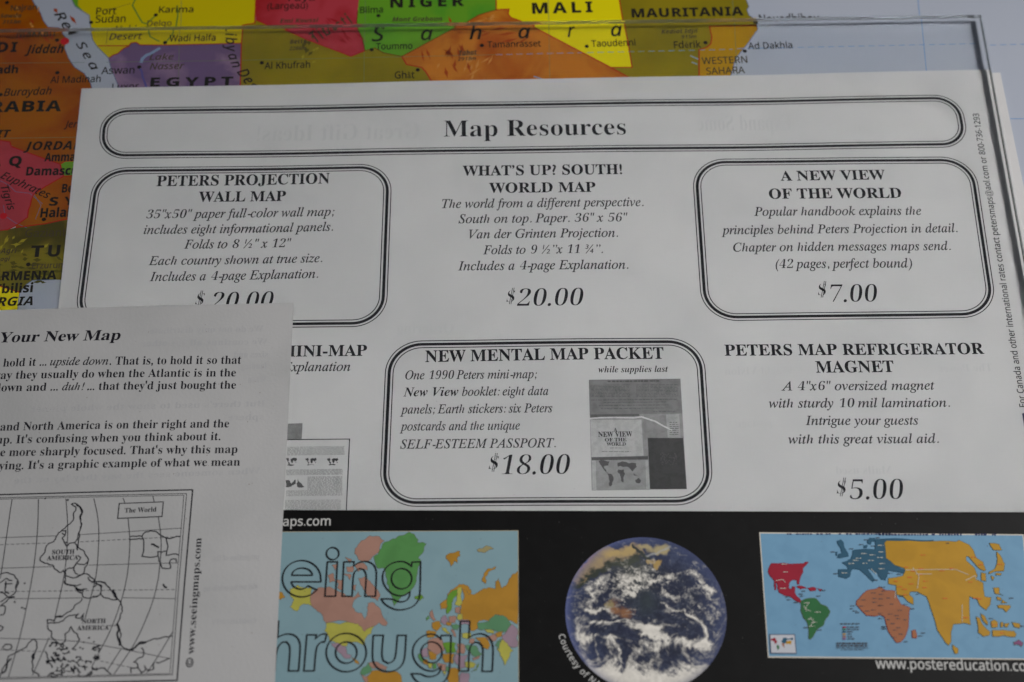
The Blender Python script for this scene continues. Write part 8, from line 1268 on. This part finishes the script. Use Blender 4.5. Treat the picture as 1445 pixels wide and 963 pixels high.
# ================================================================ the grey instruction sheet
sh = thing('instruction_sheet', 'grey newsprint sheet headed Your New Map with a boxed outline map', 'sheet of paper', (-0.08, -0.03, SHEET.base))
def sp(l, cv=None): return [SHEET.P(*(cv(*p) if cv else p)) for p in l]
c_tr = SHEET.P(414.3, 427.5); c_br = SHEET.P(388, 963); c_tl = SHEET.P(0, 438.6)
dd = (c_br - c_tr) / np.linalg.norm(c_br - c_tr); dl = (c_tl - c_tr) / np.linalg.norm(c_tl - c_tr)
sheet_mesh('paper_sheet', SHEET, [c_tr + dl * .12, c_tr, c_tr + dd * .14, c_tr + dl * .12 + dd * .14], M['sheet'], sh, 0.12 * MM, 80, 90)
for nm, segs, a, b, cap in T_SHEET:
    if nm == 'map_lettering': continue
    fl = Flat(); text(fl, SHEET, segs, a, b, cap); fl.build(nm, SHEET, M['sheetink'], sh, 2)
for s, a, b, cap in T_SGHOST:
    fl = Flat(); text(fl, SHEET, ('pr', s), a, b, cap, mirror=True); fl.build('show_through_text', SHEET, M['sghost'], sh, 1)
def A_(x, y): return (x / 6.88, 690 + y / 6.88)
def D_(x, y): return (130 + x / 6.876, 690 + y / 6.876)
def E_(x, y): return (x / 6.736, 820 + y / 6.736)
def F_(x, y): return (130 + x / 6.735, 820 + y / 6.735)
fl = Flat(); stroke(fl, sp([(-60, 699.5), (0, 697.8), (272, 691.6), (261.3, 820), (250.3, 961), (0, 967), (-60, 968.5)]), .27 * MM)
ob = fl.build('outline_map', SHEET, M['sheetink'], sh, 2, label='outline world map printed upside down in a double box')
fl = Flat()
stroke(fl, sp([(-60, 703.6), (0, 702.2), (263.5, 697), (253.2, 820), (243.6, 953), (0, 958.6), (-60, 960)]), .13 * MM)
stroke(fl, sp([(-60, 705.4), (0, 704.2), (259.6, 699.4), (250, 820), (240.2, 951.4), (0, 956.6), (-60, 958)]), .1 * MM)
fl.build('inner_frame', SHEET, M['sheetink'], ob, 2)
fl = Flat(); W1, W2 = .155 * MM, .22 * MM
mer = [[A_(115, 100), A_(60, 470), A_(15, 800), A_(0, 870)], [A_(372, 100), A_(370, 300), A_(355, 530), A_(330, 760), E_(300, 0), E_(265, 200), E_(190, 550), E_(80, 915)], [A_(640, 95), A_(655, 280), A_(660, 430), A_(645, 700), E_(605, 0), E_(525, 350)], [E_(470, 540), E_(310, 900)],
       [A_(912, 95), A_(950, 260), A_(965, 430), A_(950, 740), A_(930, 880), E_(885, 90), E_(810, 370)], [D_(300, 90), D_(318, 135)], [D_(350, 290), D_(365, 430), D_(370, 550), D_(355, 760), F_(330, 0), F_(285, 190), F_(180, 480), F_(60, 700), F_(0, 820)], [D_(590, 75), D_(605, 130)], [D_(645, 280), D_(668, 430), D_(675, 600), D_(650, 850), F_(630, 0), F_(585, 200), F_(480, 460), F_(380, 650), F_(210, 890)], [F_(770, 490), F_(600, 770), F_(520, 880)], [F_(280, 650), F_(150, 850)]]
for l in mer: stroke(fl, smooth(sp(l), False, 2, 60), W1)
for l in ([A_(0, 472), A_(550, 457)], [A_(770, 447), A_(1032, 433), D_(870, 385)], [A_(0, 770), A_(520, 757)], [A_(862, 745), D_(840, 725)], [E_(130, 170), E_(560, 168), E_(780, 165)], [E_(0, 547), E_(490, 560), E_(760, 580), F_(0, 600), F_(280, 650), F_(750, 745)], [F_(290, 165), F_(800, 175)], [F_(150, 430), F_(235, 430)]): stroke(fl, sp(l), .11 * MM)
for a, b in ((A_(0, 540), A_(470, 527)), (A_(780, 517), D_(860, 468)), (E_(0, 103), F_(800, 88)), (E_(0, 655), E_(420, 675)), (F_(80, 765), F_(380, 830))): dashed(fl, SHEET.P(*a), SHEET.P(*b), .11 * MM, .7 * MM, .35 * MM)
fl.build('map_grid', SHEET, M['sheetink'], ob, 2)
fl = Flat()
CS = [(A_, [(690, 150), (715, 142), (745, 148), (780, 180), (798, 235), (785, 290), (795, 340), (780, 400), (772, 470), (762, 530), (755, 575), (800, 595), (830, 640), (862, 690), (852, 725), (825, 765), (815, 825), (770, 850), (740, 865), (640, 850), (630, 820), (615, 795), (600, 812), (570, 808), (540, 785), (520, 750), (480, 740), (430, 722), (388, 692), (390, 670), (430, 625), (440, 585), (465, 540), (520, 515), (540, 490), (550, 460), (600, 405), (635, 380), (660, 350), (690, 330), (715, 290), (712, 245), (735, 215), (738, 180), (690, 150)]),
 (A_, [(600, 405), (640, 405), (632, 450), (600, 430)]), (A_, [(632, 450), (605, 480), (625, 520), (650, 560), (675, 530), (730, 525), (755, 480), (770, 420), (785, 330)]), (A_, [(635, 520), (660, 520)]), (A_, [(730, 530), (750, 570), (755, 600)]), (A_, [(755, 650), (785, 670), (770, 700), (745, 725)]), (A_, [(862, 700), (820, 740), (745, 725), (710, 770), (680, 770), (640, 800), (632, 860), (635, 905), (650, 935), (720, 940), (790, 930)]), (A_, [(740, 740), (715, 790), (760, 835)]),
 (A_, [(740, 865), (815, 830), (850, 830), (880, 860), (920, 885), (900, 910), (870, 890), (860, 860)]), (A_, [(920, 900), (980, 905), (1030, 920)]), (A_, [(915, 930), (940, 920), (985, 940), (990, 963)]),
 (D_, [(370, 467), (485, 463), (515, 425), (570, 412), (620, 418), (690, 465), (720, 480), (858, 468)]), (D_, [(370, 497), (485, 493)]), (D_, [(485, 463), (487, 660), (640, 658), (640, 615), (720, 610)]), (D_, [(720, 480), (722, 650), (845, 650)]), (D_, [(645, 660), (670, 740), (690, 778), (765, 775), (768, 690), (818, 688), (822, 720)]),
 (E_, [(615, 0), (620, 30), (700, 45), (760, 85), (800, 80), (830, 80)]), (E_, [(800, 80), (780, 120), (720, 75)]), (E_, [(785, 120), (800, 160), (860, 168), (920, 155), (943, 140)]), (E_, [(785, 170), (720, 230), (700, 270), (640, 305), (600, 340), (530, 350), (520, 390), (450, 375), (455, 410), (500, 400), (560, 400), (600, 385), (625, 355), (700, 330), (750, 315), (720, 350), (770, 360), (800, 315), (775, 380)]),
 (E_, [(455, 420), (460, 460), (490, 480), (490, 540), (520, 560), (560, 600), (590, 605), (620, 580), (620, 510), (660, 480), (680, 440), (700, 480), (740, 510), (760, 560), (720, 620), (690, 650), (730, 660)]), (E_, [(0, 915), (20, 850), (70, 780), (80, 720), (140, 690), (200, 655), (250, 635), (290, 580), (320, 555), (350, 580), (355, 640), (330, 700), (305, 770), (310, 860), (370, 890), (375, 915)]),
 (E_, [(430, 670), (450, 720), (460, 780), (500, 830)]), (E_, [(450, 910), (480, 880), (560, 890), (600, 905)]), (A_, [(0, 830), (80, 815), (140, 840), (170, 880), (175, 930), (160, 963)]), (A_, [(0, 915), (60, 870), (120, 890)]), (A_, [(50, 963), (50, 920), (120, 920)]), (E_, [(165, 0), (155, 90), (100, 150), (60, 200), (10, 230)]), (E_, [(0, 105), (45, 120), (75, 155), (0, 200)]), (E_, [(55, 0), (52, 110), (90, 120)]),
 (E_, [(0, 240), (45, 240), (50, 290), (35, 320), (0, 325)]), (E_, [(0, 420), (30, 440), (20, 465), (0, 480)]), (E_, [(20, 640), (50, 605), (100, 605), (115, 635), (100, 650), (30, 650)]),
 (F_, [(0, 20), (60, 10), (130, 30), (170, 70), (210, 130), (250, 180), (280, 220), (292, 290), (270, 350), (245, 410), (265, 460), (280, 510), (262, 560), (275, 610), (330, 650), (380, 665), (400, 640), (450, 605), (530, 580), (600, 555), (680, 540), (770, 530)]), (F_, [(10, 60), (50, 35), (90, 60), (85, 120), (50, 155), (10, 150)]), (F_, [(85, 120), (110, 160), (180, 180), (240, 185)]),
 (F_, [(470, 640), (490, 660), (500, 690), (480, 730), (400, 775), (440, 800), (440, 830), (370, 830), (375, 880)]), (F_, [(440, 830), (470, 880), (510, 850), (500, 810), (540, 860), (590, 840), (590, 780)]), (F_, [(610, 780), (650, 780), (740, 740)]), (F_, [(0, 825), (50, 845), (120, 830), (150, 860), (185, 890)]), (F_, [(0, 650), (50, 630), (80, 650), (60, 680)]), (F_, [(10, 735), (70, 720), (60, 750)])]
for cv, l in CS: stroke(fl, rough(sp(l, cv), .14, rnd, False, 2), W2, seg=1)
for cv, l in ((A_, [(745, 150), (785, 190), (796, 240), (782, 300)]), (F_, [(205, 85), (225, 130), (245, 185)]), (F_, [(235, 410), (262, 470), (252, 560), (262, 620)]), (F_, [(330, 655), (390, 660), (440, 610), (520, 585)]), (D_, [(575, 540), (610, 555), (650, 578)]), (F_, [(675, 38), (690, 55), (715, 70)]), (F_, [(20, 740), (70, 725)]), (E_, [(20, 880), (70, 780), (110, 740)]), (E_, [(330, 690), (310, 760)]), (E_, [(490, 720), (520, 760)]), (E_, [(530, 350), (590, 340)]), (E_, [(720, 70), (780, 100)]), (E_, [(80, 155), (140, 155)])): stroke(fl, rough(sp(l, cv), .2, rnd, False, 2), .34 * MM, seg=1)
r4 = random.Random(21)
for cx, cy in ((500, 620), (520, 700), (570, 660), (620, 630), (640, 680), (480, 770), (540, 760), (590, 740), (620, 800), (680, 760), (560, 830), (650, 850), (720, 870), (760, 790), (820, 830), (700, 820), (520, 890), (790, 890), (840, 780), (920, 640), (915, 735), (900, 830), (850, 880), (600, 860), (730, 740)):
    n = r4.randint(4, 7); q = []; a0 = r4.uniform(0, 6)
    for k in range(n):
        a = a0 + 5.2 * k / n; r = r4.uniform(6, 44); q.append((cx + r * math.cos(a) * 1.2, cy + r * math.sin(a) * .8))
    stroke(fl, rough(sp(q, E_), .35, r4, False, 2), W2 * r4.uniform(.6, 1.3), seg=1)
for cx, cy in ((850, 545), (800, 590), (895, 585), (765, 640), (790, 650), (235, 25), (210, 255), (235, 265), (430, -785), (645, -770), (140, 200)):
    q = [(cx - 9, cy + r4.uniform(-4, 4)), (cx, cy + r4.uniform(-4, 4)), (cx + 9, cy - 5)]; stroke(fl, sp(q, E_), .26 * MM, seg=1)
fl.build('coast_line', SHEET, M['sheetink'], ob, 2.4)
for nm, segs, a, b, cap in T_SHEET:
    if nm == 'map_lettering':
        fl = Flat(); text(fl, SHEET, segs, a, b, cap); fl.build(nm, SHEET, M['sheetink'], ob, 3)
fl = Flat(); quad(fl, sp([(265, 145), (692, 130), (680, 272), (250, 290)], D_), 6); tbx = fl.build('title_box', SHEET, M['sheet'], ob, 3.2)
fl = Flat(); stroke(fl, sp([(265, 145), (692, 130), (680, 272), (250, 290)], D_), .2 * MM, True); text(fl, SHEET, ('sb', 'The World'), D_(315, 236), D_(625, 224), 6.6); fl.build('title_lettering', SHEET, M['sheetink'], ob, 4)
fl = Flat()
for _ in range(60): disc(fl, SHEET.P(r4.uniform(5, 400), r4.uniform(445, 960)), r4.uniform(.03, .1) * MM, 6)
fl.build('paper_flecks', SHEET, mat('brown_fleck', (.2, .15, .12), rough=.9), sh, 1.6, kind='stuff')
